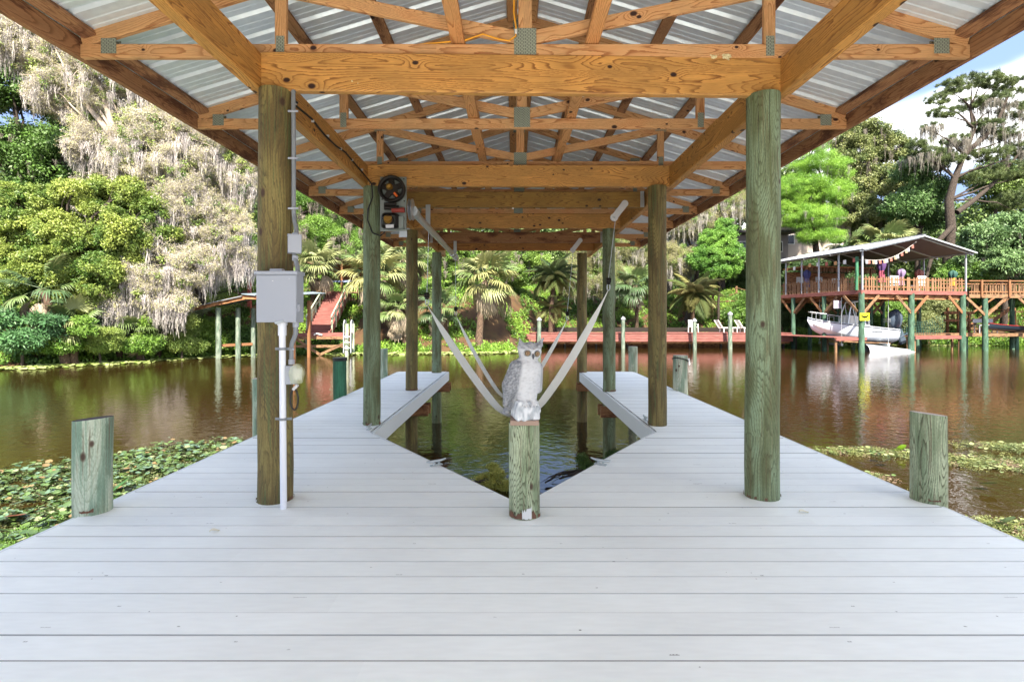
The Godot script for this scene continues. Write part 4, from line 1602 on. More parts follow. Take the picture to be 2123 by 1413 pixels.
	pickets(B, "fringe_bundle", Vector3(0.9, 0, -5.88), Vector3(7.4, 0, -5.88), 4.98, 5.38, 0.16, 0.15, M.grey_wood)
	for q in [[2.6, 4.55], [4.5, 4.6], [6.2, 4.5]]:
		var mb := MB.new()
		mb.box(Vector3(q[0], q[1] - 0.0, -8.52), Vector3(0.7, 0.5, 0.03), 0.005)
		part("notice_board", mb, M.pale if M.has("pale") else M.white, B)
	# folded parasols standing on the deck
	var um := [[2.75, -1.0, Color(0.27, 0.17, 0.36), Color(0.50, 0.22, 0.30), "purple and red folded parasol behind the pavilion railing", 2.3], [5.15, -1.6, Color(0.46, 0.40, 0.54), Color(0.50, 0.38, 0.46), "lilac folded parasol behind the middle of the pavilion railing", 1.75], [7.05, -1.8, Color(0.55, 0.36, 0.33), Color(0.36, 0.46, 0.46), "pale red and teal folded parasol near the right pavilion posts", 1.75], [0.4, -5.3, Color(0.20, 0.21, 0.38), Color(0.36, 0.32, 0.42), "dark blue folded parasol at the left side of the pavilion", 1.9], [8.75, -0.7, Color(0.12, 0.28, 0.26), Color(0.75, 0.55, 0.2), "dark green folded parasol at the right corner post of the pavilion", 1.6]]
	for u in um:
		var h: float = u[5]
		var U := thing("folded_parasol", u[4], "parasol", at + Basis(Vector3.UP, yaw) * Vector3(u[0], 3.18, u[1]), yaw, "folded parasols on the pavilion")
		var mb := MB.new()
		mb.tube([Vector3.ZERO, Vector3(0, h, 0)], [0.025], 8)
		part("pole", mb, M.galv, U)
		for half in 2:
			mb = MB.new()
			var R := []
			for i in 6:
				var s := i / 5.0
				var row := PackedVector3Array()
				for j in 24:
					var a := TAU * j / 24.0
					var r := (0.03 + 0.20 * sin(pow(s, 0.7) * 2.6)) * (1.0 + 0.3 * cos(a * 6.0))
					row.append(Vector3(cos(a) * r, h * (1.0 - (s + half) * 0.5 * 0.72), sin(a) * r) if half == 0 else Vector3(cos(a) * (0.13 + 0.06 * s) * (1.0 + 0.3 * cos(a * 6.0)), h * (1.0 - (s + 1.0) * 0.36), sin(a) * (0.13 + 0.06 * s) * (1.0 + 0.3 * cos(a * 6.0))))
				R.append(row)
			mb.grid(R, true)
			part("canopy_top" if half == 0 else "canopy_hem", mb, mat(u[2] if half == 0 else u[3], 0.8), U)
	# pennants along the front
	var N := thing("bunting", "string of small pennants sagging under the front of the pavilion roof", "bunting", at, yaw)
	var pts := []
	for i in 25:
		var s := i / 24.0
		pts.append(Vector3(lerpf(0.15, 4.55, s), lerpf(5.25, 6.65, s) - 0.5 * sin(PI * s), 0.1))
	var st := MB.new()
	st.tube(pts, [0.012], 4)
	part("string", st, M.white, N)
	for i in 14:
		var p: Vector3 = pts[int(1 + i * 1.65)]
		var mb := MB.new()
		mb.beam(p + Vector3(-0.10, -0.15, 0), p + Vector3(0.10, -0.13, 0), 0.012, 0.24, Vector3.UP, 0.002)
		part("pennant", mb, [M.enamel, mat(Color(0.52, 0.32, 0.29), 0.8), mat(Color(0.56, 0.48, 0.40), 0.8)][i % 3], N)
	for i in 9:
		var mb := MB.new()
		mb.beam(Vector3(0.05, 5.30 - 0.05 * sin(i), -0.5 - i * 0.8), Vector3(0.05, 5.30 - 0.05 * sin(i), -0.75 - i * 0.8), 0.012, 0.28, Vector3.UP, 0.002)
		part("pennant", mb, [mat(Color(0.62, 0.34, 0.3), 0.8), M.white, mat(Color(0.70, 0.52, 0.36), 0.8)][i % 3], N)
	# chairs and crates seen over the rail
	for q in [[3.8, -1.2, "left"], [6.0, -1.0, "right"]]:
		var C := thing("patio_chair", "pale patio chair back, the %s one seen over the pavilion railing" % q[2], "chair", at + Basis(Vector3.UP, yaw) * Vector3(q[0], 3.18, q[1]), yaw, "patio chairs on the pavilion")
		var mb := MB.new()
		mb.box(Vector3(0, 0.85, 0.25), Vector3(0.75, 0.55, 0.05), 0.02)
		part("backrest", mb, M.white, C)
		mb = MB.new()
		mb.box(Vector3(0, 0.45, 0), Vector3(0.7, 0.06, 0.55), 0.02)
		part("seat", mb, M.white, C)
		for s in [[-0.3, -0.25], [0.3, -0.25], [-0.3, 0.25], [0.3, 0.25]]:
			mb = MB.new()
			mb.tube([Vector3(s[0], 0, s[1]), Vector3(s[0], 0.44, s[1])], [0.025], 8)
			part("leg", mb, M.white, C)
	# yellow sign with a black canoe shape
	var G := thing("yellow_sign", "yellow sign with a black canoe shape on the pavilion's corner piling", "sign", at + Basis(Vector3.UP, yaw) * Vector3(0.08, 1.10, 0.16), yaw)
	var gm := MB.new()
	gm.box(Vector3(0, 0.26, 0.0), Vector3(0.76, 0.52, 0.02), 0.004)
	part("plate", gm, M.sign_yellow, G)
	gm = MB.new()
	var top := []
	var bot := []
	for i in 13:
		var s := i / 12.0
		top.append(Vector3(lerpf(-0.33, 0.33, s), 0.40 - 0.09 * sin(PI * s), 0.013))
		bot.append(Vector3(lerpf(-0.33, 0.33, s), 0.37 - 0.22 * pow(sin(PI * s), 0.6), 0.013))
	gm.grid([PackedVector3Array(top), PackedVector3Array(bot)], false, false)
	gm.grid([PackedVector3Array(top), PackedVector3Array(bot)], false, true)
	part("canoe_shape", gm, M.black, G)
	gm = MB.new()
	gm.box(Vector3(-0.03, 0.08, 0.0125), Vector3(0.42, 0.04, 0.002), 0.0005)
	part("lettering_band", gm, M.black, G)
	var H := thing("notice_sheet", "pale notice board hanging under the pavilion floor, above the boat", "notice", at + Basis(Vector3.UP, yaw) * Vector3(-0.1, 1.95, -1.9), yaw)
	gm = MB.new()
	gm.box(Vector3(0, 0.3, 0), Vector3(0.62, 0.56, 0.02), 0.004)
	part("board", gm, mat(Color(0.62, 0.60, 0.68), 0.6), H)
	# lower red docks at the water
	var D := thing("lower_dock", "low red plank dock at the pavilion's foot, around the white boat", "dock", at, yaw)
	for q in [[-1.9, 0.6, -9.0, -0.2, -0.07, 0], [4.6, 8.9, -0.9, -0.1, -0.02, 1], [0.2, 4.6, -3.9, -3.1, -0.02, 1]]:
		var n := int((q[1] - q[0]) / 0.29) if q[5] == 1 else int((q[3] - q[2]) / 0.29)
		for i in n:
			if q[5] == 1:
				bar(D, "plank", Vector3(q[0] + i * 0.29 + 0.14, q[4], q[2]), Vector3(q[0] + i * 0.29 + 0.14, q[4], q[3]), 0.28, 0.05, M.red_deck)
			else:
				bar(D, "plank", Vector3(q[0], q[4], q[2] + i * 0.29 + 0.14), Vector3(q[1], q[4], q[2] + i * 0.29 + 0.14), 0.28, 0.05, M.red_deck)
		bar(D, "edge_board", Vector3(q[0], q[4] - 0.1, q[3] + 0.03), Vector3(q[1], q[4] - 0.1, q[3] + 0.03), 0.05, 0.22, M.red_deck)
		for x in [q[0] + 0.15, q[1] - 0.15]:
			stake(D, "dock_pile", x, q[3] - 0.15, 0.09, -2.6, q[4] - 0.06, M.grey_wood)
			stake(D, "dock_pile", x, q[2] + 0.15, 0.09, -2.6, q[4] - 0.06, M.grey_wood)
	# fishing net hung between pilings
	var NT := thing("fishing_net", "dark green net sagging between the pavilion's right pilings", "net", at, yaw)
	var nm := MB.new()
	for i in 21:
		var s := i / 20.0
		var x := lerpf(4.4, 8.8, s)
		nm.tube([Vector3(x, 1.75 - 0.75 * sin(PI * s), -1.4), Vector3(x + 0.1, 0.9 - 0.5 * sin(PI * s), -1.35), Vector3(x, 0.05, -1.3)], [0.014], 4, false)
	for k in 8:
		var pp := []
		for i in 13:
			var s := i / 12.0
			pp.append(Vector3(lerpf(4.4, 8.8, s), lerpf(1.75 - 0.75 * sin(PI * s), 0.1, k / 7.0), -1.36))
		nm.tube(pp, [0.012], 4, false)
	part("mesh_cords", nm, mat(Color(0.16, 0.30, 0.26), 0.9), NT)


func build_walkway() -> void:
	var at := V(32.8, 0, 36.9)
	var yaw := 0.05
	var P := thing("raised_walkway", "raised timber walkway with picket railing right of the pavilion", "walkway", at, yaw)
	for i in 36:
		bar(P, "floor_board", Vector3(0.15 + i * 0.3, 2.98, -2.4), Vector3(0.15 + i * 0.3, 2.98, 0.0), 0.29, 0.04, M.grey_wood)
	bar(P, "rim_board", Vector3(0, 2.86, 0.04), Vector3(10.8, 2.86, 0.04), 0.05, 0.28, M.grey_wood)
	pickets(P, "picket", Vector3(0.2, 0, 0.0), Vector3(10.6, 0, 0.0), 3.1, 3.82, 0.2, 0.07, M.grey_wood)
	for x in [0.9, 3.0, 5.1, 7.2, 9.3]:
		bar(P, "rail_post", Vector3(x, 2.8, 0.08), Vector3(x, 4.02, 0.08), 0.16, 0.14, M.orange_wood, Vector3.RIGHT)
	bar(P, "top_rail", Vector3(0, 3.95, 0.03), Vector3(10.8, 3.95, 0.03), 0.12, 0.08, M.orange_wood)
	bar(P, "rail", Vector3(0, 3.15, 0.03), Vector3(10.8, 3.15, 0.03), 0.06, 0.1, M.orange_wood)
	bar(P, "rail", Vector3(0, 3.9, -2.3), Vector3(10.8, 3.9, -2.3), 0.1, 0.08, M.orange_wood)
	pickets(P, "picket", Vector3(0.2, 0, -2.35), Vector3(10.6, 0, -2.35), 3.0, 3.85, 0.25, 0.07, M.grey_wood)
	for x in [1.35, 5.3, 9.2]:
		stake(P, "piling", x, -0.1, 0.18, -3.0, 2.8, M.pile_teal)
		stake(P, "piling", x + 0.5, -2.3, 0.16, -2.0, 2.8, M.pile_teal)
		for s in [-1.0, 1.0]:
			bar(P, "knee_brace", Vector3(x + 0.1 * s, 1.5, 0.0), Vector3(x + 1.5 * s, 2.75, 0.0), 0.06, 0.18, M.grey_wood)
	# the lower landing with its orange stair
	var L := thing("lower_landing", "dark low landing with orange timber stair under the raised walkway", "landing", at, yaw)
	for i in 8:
		bar(L, "plank", Vector3(-3.2, 0.1, -1.4 - i * 0.3), Vector3(10.5, 0.1, -1.4 - i * 0.3), 0.29, 0.05, M.weathered)
	bar(L, "edge_board", Vector3(-3.2, 0.02, -1.22), Vector3(10.5, 0.02, -1.22), 0.05, 0.24, M.grey_wood)
	for i in 9:
		bar(L, "stair_tread", Vector3(4.2 + i * 0.3, 0.35 + i * 0.2, -3.4), Vector3(4.2 + i * 0.3, 0.35 + i * 0.2, -4.6), 0.28, 0.05, M.orange_wood)
	for z in [-3.35, -4.65]:
		bar(L, "stair_stringer", Vector3(4.0, 0.15, z), Vector3(7.0, 2.2, z), 0.06, 0.28, M.orange_wood)
		bar(L, "stair_rail", Vector3(4.0, 1.1, z), Vector3(7.0, 3.1, z), 0.06, 0.12, M.orange_wood)
	for q in [[1.8, 2.0], [2.7, 2.0], [3.6, 1.6], [7.4, 2.0]]:
		bar(L, "post", Vector3(q[0], 0.1, -3.6), Vector3(q[0], 0.1 + q[1], -3.6), 0.14, 0.14, M.orange_wood, Vector3.RIGHT)
	bar(L, "beam", Vector3(1.4, 1.7, -3.5), Vector3(3.9, 1.7, -3.5), 0.1, 0.2, M.orange_wood)
	bar(L, "beam", Vector3(1.4, 1.1, -3.5), Vector3(3.9, 1.1, -3.5), 0.1, 0.2, M.orange_wood)
	for x in [-2.6, 1.2, 5.2, 9.4]:
		stake(L, "piling", x, -1.4, 0.12, -2.6, 0.05, M.pile_teal)
	var T := thing("garden_bench", "pale bench on the low landing under the raised walkway", "bench", at + Vector3(3.0, 0.12, -1.9), yaw)
	bar(T, "seat", Vector3(-0.8, 0.62, 0), Vector3(0.8, 0.62, 0), 0.5, 0.06, M.pav_roof)
	for q in [[-0.7, -0.2], [0.7, -0.2], [-0.7, 0.2], [0.7, 0.2]]:
		bar(T, "leg", Vector3(q[0], 0, q[1]), Vector3(q[0], 0.59, q[1]), 0.06, 0.06, M.pav_roof, Vector3.RIGHT)
	bar(T, "backrest", Vector3(-0.8, 0.95, -0.24), Vector3(0.8, 0.95, -0.24), 0.04, 0.3, M.pav_roof)
	# dark skiff lying on the landing
	var K := thing("dark_skiff", "dark red-edged skiff lying on the landing at the right edge", "skiff", at + Vector3(5.4, 0.14, -1.75), yaw)
	var R := []
	var rim := []
	for i in 11:
		var s := i / 10.0
		var w := 0.55 * pow(sin(PI * lerpf(0.08, 0.85, s)), 0.6)
		var row := PackedVector3Array()
		for j in 9:
			var a := PI * (j / 8.0)
			row.append(Vector3(lerpf(-2.6, 2.2, s), 0.5 - sin(a) * 0.46 + (0.25 * pow(1.0 - s, 3.0)), cos(a) * w))
		R.append(row)
		rim.append(row[0])
	var mb := MB.new()
	mb.grid(R)
	part("hull", mb, M.navy, K)
	for e in [0, 8]:
		var pp := []
		for row in R:
			pp.append(row[e])
		mb = MB.new()
		mb.tube(pp, [0.03], 6)
		part("gunwale", mb, mat(Color(0.5, 0.12, 0.12), 0.4), K)
	bar(K, "thwart", Vector3(-0.3, 0.45, -0.5), Vector3(-0.3, 0.45, 0.5), 0.25, 0.03, M.grey_wood)


func build_boat() -> void:
	# bow to the left, stern to the right and a little nearer
	var B := thing("motor_boat", "white open motor boat with dark outboard lifted under the pavilion", "motor boat", V(25.05, -0.50, 38.1), -0.12)
	B.rotation.z = -0.05
	B.scale = Vector3(0.93, 1.2, 1.0)
	var L := 6.4
	var R := []
	var IN := []
	for i in 19:
		var s := i / 18.0                 # 0 bow, 1 stern
		var x := lerpf(-3.3, 3.0, s)
		var w := 1.15 * pow(clampf(s * 1.55, 0, 1), 0.62) * (1.0 - 0.06 * s)
		var sheer := lerpf(1.42, 0.92, pow(s, 0.6))
		var keel := lerpf(1.15, 0.0, pow(clampf(s * 2.6, 0, 1), 0.45))
		var chine := lerpf(1.28, 0.30, pow(clampf(s * 1.8, 0, 1), 0.6))
		var row := PackedVector3Array()
		row.append(Vector3(x, sheer, w))
		row.append(Vector3(x, lerpf(sheer, chine, 0.5), w * 0.97))
		row.append(Vector3(x, chine, w * 0.86))
		row.append(Vector3(x, lerpf(chine, keel, 0.5), w * 0.45))
		row.append(Vector3(x, keel, 0.0))
		row.append(Vector3(x, lerpf(chine, keel, 0.5), -w * 0.45))
		row.append(Vector3(x, chine, -w * 0.86))
		row.append(Vector3(x, lerpf(sheer, chine, 0.5), -w * 0.97))
		row.append(Vector3(x, sheer, -w))
		R.append(row)
		IN.append(PackedVector3Array([Vector3(x + 0.03, sheer - 0.01, w * 0.90), Vector3(x + 0.03, maxf(keel + 0.25, 0.42), w * 0.8), Vector3(x + 0.03, maxf(keel + 0.25, 0.42), -w * 0.8), Vector3(x + 0.03, sheer - 0.01, -w * 0.90)]))
	var mb := MB.new()
	mb.grid(R)
	var tr: PackedVector3Array = R[18]
	var i0 := -1
	for p in tr:
		var k := mb.vert(p, Vector3.RIGHT)
		i0 = k if i0 < 0 else i0
	for j in range(1, 8):
		mb.face(i0, i0 + j, i0 + j + 1)
	part("hull", mb, M.hull, B)
	mb = MB.new()
	mb.grid(IN, false, true)
	for i in 18:
		for e in [0, 3]:
			var o := 0 if e == 0 else 8
			mb.quad(R[i][o], R[i + 1][o], IN[i + 1][e], IN[i][e], Vector3.UP)
	part("cockpit_liner", mb, M.white, B)
	for e in [0, 8]:
		var pp := []
		for row in R:
			pp.append(row[e] + Vector3(0, -0.06, 0.012 * (1 if e == 0 else -1)))
		mb = MB.new()
		mb.tube(pp, [0.028], 6)
		part("rub_rail", mb, M.navy, B)
	mb = MB.new()
	for j in 9:
		mb.box(Vector3(1.0 + j * 0.085, 0.72, 1.128), Vector3(0.055, 0.075, 0.006), 0.001)
	part("hull_lettering", mb, M.navy, B)
	# console, windscreen, T-shaped top frame
	mb = MB.new()
	mb.beam(Vector3(-0.1, 0.45, 0), Vector3(-0.02, 1.62, 0), 1.0, 0.85, Vector3.RIGHT, 0.08)
	part("console", mb, M.white, B)
	mb = MB.new()
	mb.beam(Vector3(-0.22, 1.40, 0), Vector3(-0.10, 1.85, 0), 0.8, 0.015, Vector3.RIGHT, 0.004)
	part("windscreen", mb, M.smoke, B)
	mb = MB.new()
	var pts := []
	for j in 17:
		pts.append(Vector3(0.42, 1.32 + sin(TAU * j / 16.0) * 0.17, cos(TAU * j / 16.0) * 0.17))
	mb.tube(pts, [0.018], 6, false)
	part("steering_wheel", mb, M.black, B)
	mb = MB.new()
	mb.box(Vector3(0.9, 0.8, 0), Vector3(0.5, 0.7, 0.9), 0.06)
	mb.box(Vector3(1.1, 1.25, 0), Vector3(0.12, 0.4, 0.85), 0.05)
	part("seat", mb, M.white, B)
	for s in [-1.0, 1.0]:
		mb = MB.new()
		mb.tube([Vector3(-0.55, 1.0, 0.62 * s), Vector3(-0.42, 1.9, 0.55 * s), Vector3(-0.25, 2.45, 0.5 * s), Vector3(0.1, 2.5, 0.5 * s), Vector3(0.45, 2.5, 0.5 * s)], [0.05], 8)
		mb.tube([Vector3(0.75, 1.0, 0.62 * s), Vector3(0.6, 1.9, 0.55 * s), Vector3(0.45, 2.5, 0.5 * s)], [0.05], 8)
		mb.tube([Vector3(0.1, 1.0, 0.6 * s), Vector3(-0.3, 2.42, 0.5 * s)], [0.025], 8)
		part("top_frame", mb, M.alu, B)
		mb = MB.new()
		var rp := []
		for j in 7:
			var s2 := j / 6.0
			rp.append(Vector3(lerpf(-3.2, -0.9, s2), lerpf(1.75, 1.5, s2), s * 1.02 * pow(clampf(s2 * 0.56 + 0.02, 0, 1), 0.5)))
		mb.tube(rp, [0.022], 6)
		for j in [1, 3, 5, 6]:
			mb.tube([rp[j], rp[j] + Vector3(0, -0.38, 0)], [0.018], 6)
		part("bow_rail", mb, M.alu, B)
	mb = MB.new()
	mb.box(Vector3(0.1, 2.56, 0), Vector3(1.3, 0.05, 1.2), 0.02)
	part("top_panel", mb, M.navy, B)
	# outboard, tilted up
	var O := holder("outboard_motor", B, Vector3(3.15, 0.95, 0.25))
	O.rotation.z = 0.5
	O.scale = Vector3(1.35, 1.1, 1.3)
	mb = MB.new()
	var C := []
	for i in 9:
		var s := i / 8.0
		var row := PackedVector3Array()
		var r := 0.36 * pow(sin(PI * lerpf(0.12, 0.93, s)), 0.5)
		for j in 16:
			var a := TAU * j / 16.0
			row.append(Vector3(0.1 + cos(a) * r * 1.15 + 0.1 * s, 0.05 + s * 0.95, sin(a) * r * 0.85))
		C.append(row)
	mb.grid(C, true)
	part("cowling", mb, M.slate, O)
	mb = MB.new()
	mb.beam(Vector3(0.12, 0.1, 0), Vector3(0.1, -0.95, 0), 0.2, 0.36, Vector3.RIGHT, 0.06)
	mb.box(Vector3(0.2, -0.55, 0), Vector3(0.6, 0.03, 0.28), 0.01)
	part("leg", mb, M.slate, O)
	mb = MB.new()
	mb.tube([Vector3(-0.2, -0.85, 0), Vector3(0.15, -0.85, 0), Vector3(0.45, -0.85, 0)], [0.03, 0.1, 0.06], 10)
	for j in 3:
		var a := TAU * j / 3.0
		mb.beam(Vector3(0.45, -0.85, 0), Vector3(0.45, -0.85 + cos(a) * 0.2, sin(a) * 0.2), 0.03, 0.15, Vector3.RIGHT, 0.01)
	part("propeller", mb, M.dark_iron, O)
	mb = MB.new()
	for k in 3:
		mb.box(Vector3(-0.28 + 0.02 * k, 0.62 + k * 0.07, 0), Vector3(0.04, 0.03, 0.62), 0.005)
	part("stripe", mb, M.alu, O)
	mb = MB.new()
	mb.box(Vector3(-0.25, -0.1, 0), Vector3(0.25, 0.5, 0.4), 0.03)
	part("mount", mb, M.alu, O)
	# low white float by the stern
	var F := thing("white_float", "low white drive-on float in the water behind the boat's stern", "float", V(26.6, -1.13, 36.4), -0.15)
	mb = MB.new()
	var Q := []
	for i in 9:
		var s := i / 8.0
		var row := PackedVector3Array()
		for j in 11:
			var a := PI * j / 10.0
			row.append(Vector3(lerpf(-1.5, 1.5, s), (0.45 * (1.0 - s) + 0.1) * sin(a), cos(a) * lerpf(0.75, 0.55, s)))
		Q.append(row)
	mb.grid(Q, false, true)
	part("deck_shell", mb, mat(Color(0.62, 0.64, 0.68), 0.4), F)
	mb = MB.new()
	for s in [-0.3, 0.3]:
		mb.beam(Vector3(-1.4, 0.50, s), Vector3(1.4, 0.14, s), 0.06, 0.08, Vector3.UP, 0.02)
	part("runner", mb, M.pav_roof, F)
	# cradle bunks that carry the boat
	var U := thing("boat_cradle", "grey lift cradle with bunks under the white motor boat", "boat cradle", V(24.85, 0, 38.1), -0.12)
	for z in [-0.55, 0.55]:
		bar(U, "bunk", Vector3(-1.6, -0.40, z), Vector3(2.6, -0.56, z), 0.2, 0.1, M.grey_wood)
	for x in [-1.2, 1.9]:
		bar(U, "cross_beam", Vector3(x, -0.62, -1.7), Vector3(x, -0.62, 1.7), 0.15, 0.18, M.galv)
		for z in [-1.65, 1.65]:
			stake(U, "cable", x, z, 0.015, -0.55, 2.75, M.galv)


func build_red_dock() -> void:
	var D := thing("red_dock", "long low red plank dock along the far bank", "dock", V(0, 0, 0))
	# the front edge runs from x=1 to x=22 at about 40 m, its left end cut at an angle
	var y := 0.10
	for i in 9:
		var z := 40.2 + i * 0.30
		bar(D, "deck_plank", V(1.05 + maxf(0.0, (8 - i) * 0.06), y, z), V(21.8, y, z), 0.29, 0.05, M.red_deck)
	for k in 3:
		bar(D, "face_board", V(1.0 + 0.1 * k, -0.06 - k * 0.20, 40.02 - 0.03 * k), V(21.8, -0.06 - k * 0.20, 40.02 - 0.03 * k), 0.05, 0.188, M.red_deck)
		bar(D, "end_board", V(0.4, -0.06 - k * 0.20, 41.0), V(1.02 + 0.1 * k, -0.06 - k * 0.20, 40.04), 0.05, 0.188, M.red_deck)
	bar(D, "back_curb", V(0.9, 0.32, 42.9), V(21.8, 0.32, 42.9), 0.2, 0.36, M.dark_iron)
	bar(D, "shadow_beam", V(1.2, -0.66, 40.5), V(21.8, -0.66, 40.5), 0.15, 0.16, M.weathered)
	for i in 9:
		stake(D, "dock_pile", 1.6 + i * 2.5, -41.0, 0.11, -2.4, -0.1, M.dark_iron)
	bar(D, "back_wall", V(0.8, -0.7, 42.8), V(21.8, -0.7, 42.8), 0.1, 1.5, M.weathered)
	var pl := [[1118, 664, "leaning pale piling at the red dock's left end, just right of the owl's ear", 0.16], [1292, 662, "pale piling before the red dock with a lamp top, right of the third right post", 0.15], [1440, 666, "pale piling before the white chair on the red dock", 0.15], [1514, 652, "grey piling with a capped top before the loungers on the red dock", 0.16]]
	for q in pl:
		var p := W(q[0], q[1], 39.2)
		var o := thing("dock_piling", q[2], "piling", Vector3(p.x, -1.1, p.z), 0.0, "pilings before the red dock")
		stake(o, "shaft", 0.0, 0.0, q[3], -1.5, p.y + 1.1, M.pile_grey)
		var mb := MB.new()
		mb.tube([Vector3(0, p.y + 1.09, 0), Vector3(0, p.y + 1.22, 0), Vector3(0, p.y + 1.34, 0)], [q[3] * 1.25, q[3] * 1.1, 0.03], 12)
		part("cap", mb, M.enamel, o)
	# white plastic chair and two loungers
	var C := thing("plastic_chair", "white plastic armchair on the red dock behind a piling", "chair", V(14.6, 0.13, 41.6), 0.3)
	var mb := MB.new()
	mb.box(Vector3(0, 0.42, 0), Vector3(0.55, 0.05, 0.5), 0.02)
	part("seat", mb, M.white, C)
	for k in 5:
		mb = MB.new()
		mb.beam(Vector3(-0.2 + 0.1 * k, 0.45, -0.24), Vector3(-0.2 + 0.1 * k, 1.0, -0.36), 0.075, 0.025, Vector3.BACK, 0.008)
		part("back_slat", mb, M.white, C)
	for s in [-1.0, 1.0]:
		mb = MB.new()
		mb.box(Vector3(0.3 * s, 0.66, 0), Vector3(0.06, 0.04, 0.5), 0.015)
		part("armrest", mb, M.white, C)
		for z in [-0.22, 0.22]:
			mb = MB.new()
			mb.beam(Vector3(0.3 * s, 0, z * 1.1), Vector3(0.28 * s, 0.66, z), 0.06, 0.05, Vector3.BACK, 0.01)
			part("leg", mb, M.white, C)
	var loungers := [[17.35, "left"], [19.0, "right"]]
	for q in loungers:
		var U := thing("sun_lounger", "white slatted sun lounger with raised back, %s one on the red dock" % q[1], "sun lounger", V(q[0], 0.13, 41.5), 0.15, "white loungers on the red dock")
		for s in [-0.3, 0.3]:
			bar(U, "side_rail", Vector3(-0.6, 0.36, s), Vector3(0.8, 0.36, s), 0.05, 0.06, M.white)
			bar(U, "back_rail", Vector3(-0.6, 0.36, s), Vector3(-1.0, 0.98, s), 0.05, 0.06, M.white)
			for x in [-0.5, 0.65]:
				bar(U, "leg", Vector3(x, 0, s), Vector3(x, 0.34, s), 0.06, 0.06, M.white, Vector3.RIGHT)
		for k in 8:
			bar(U, "slat", Vector3(-0.5 + k * 0.17, 0.40, -0.29), Vector3(-0.5 + k * 0.17, 0.40, 0.29), 0.11, 0.02, M.white)
		for k in 5:
			bar(U, "back_slat", Vector3(-0.64 - k * 0.08, 0.45 + k * 0.125, -0.29), Vector3(-0.64 - k * 0.08, 0.45 + k * 0.125, 0.29), 0.02, 0.09, M.white)
	# rope railing on the bank above
	var RP := thing("rope_railing", "short posts with sagging rope on the bank beside the pavilion", "rope railing", Vector3.ZERO)
	var ps := [W(1478, 600, 48.5), W(1527, 596, 48.2), W(1580, 594, 47.8)]
	for p in ps:
		stake(RP, "post", p.x, p.z, 0.1, p.y - 1.8, p.y + 0.15, M.grey_wood)
	for k in 2:
		for dy in [0.0, -0.45]:
			var pts := []
			for j in 9:
				var s := j / 8.0
				pts.append(ps[k].lerp(ps[k + 1], s) + Vector3(0, dy - 0.3 * sin(PI * s), 0.12))
			mb = MB.new()
			mb.tube(pts, [0.03], 6)
			part("rope", mb, M.grey_wood, RP)
	bar(RP, "sill_board", ps[0] + Vector3(-0.5, -1.2, 0.2), ps[2] + Vector3(0.5, -1.2, 0.2), 0.4, 0.1, M.red_deck)


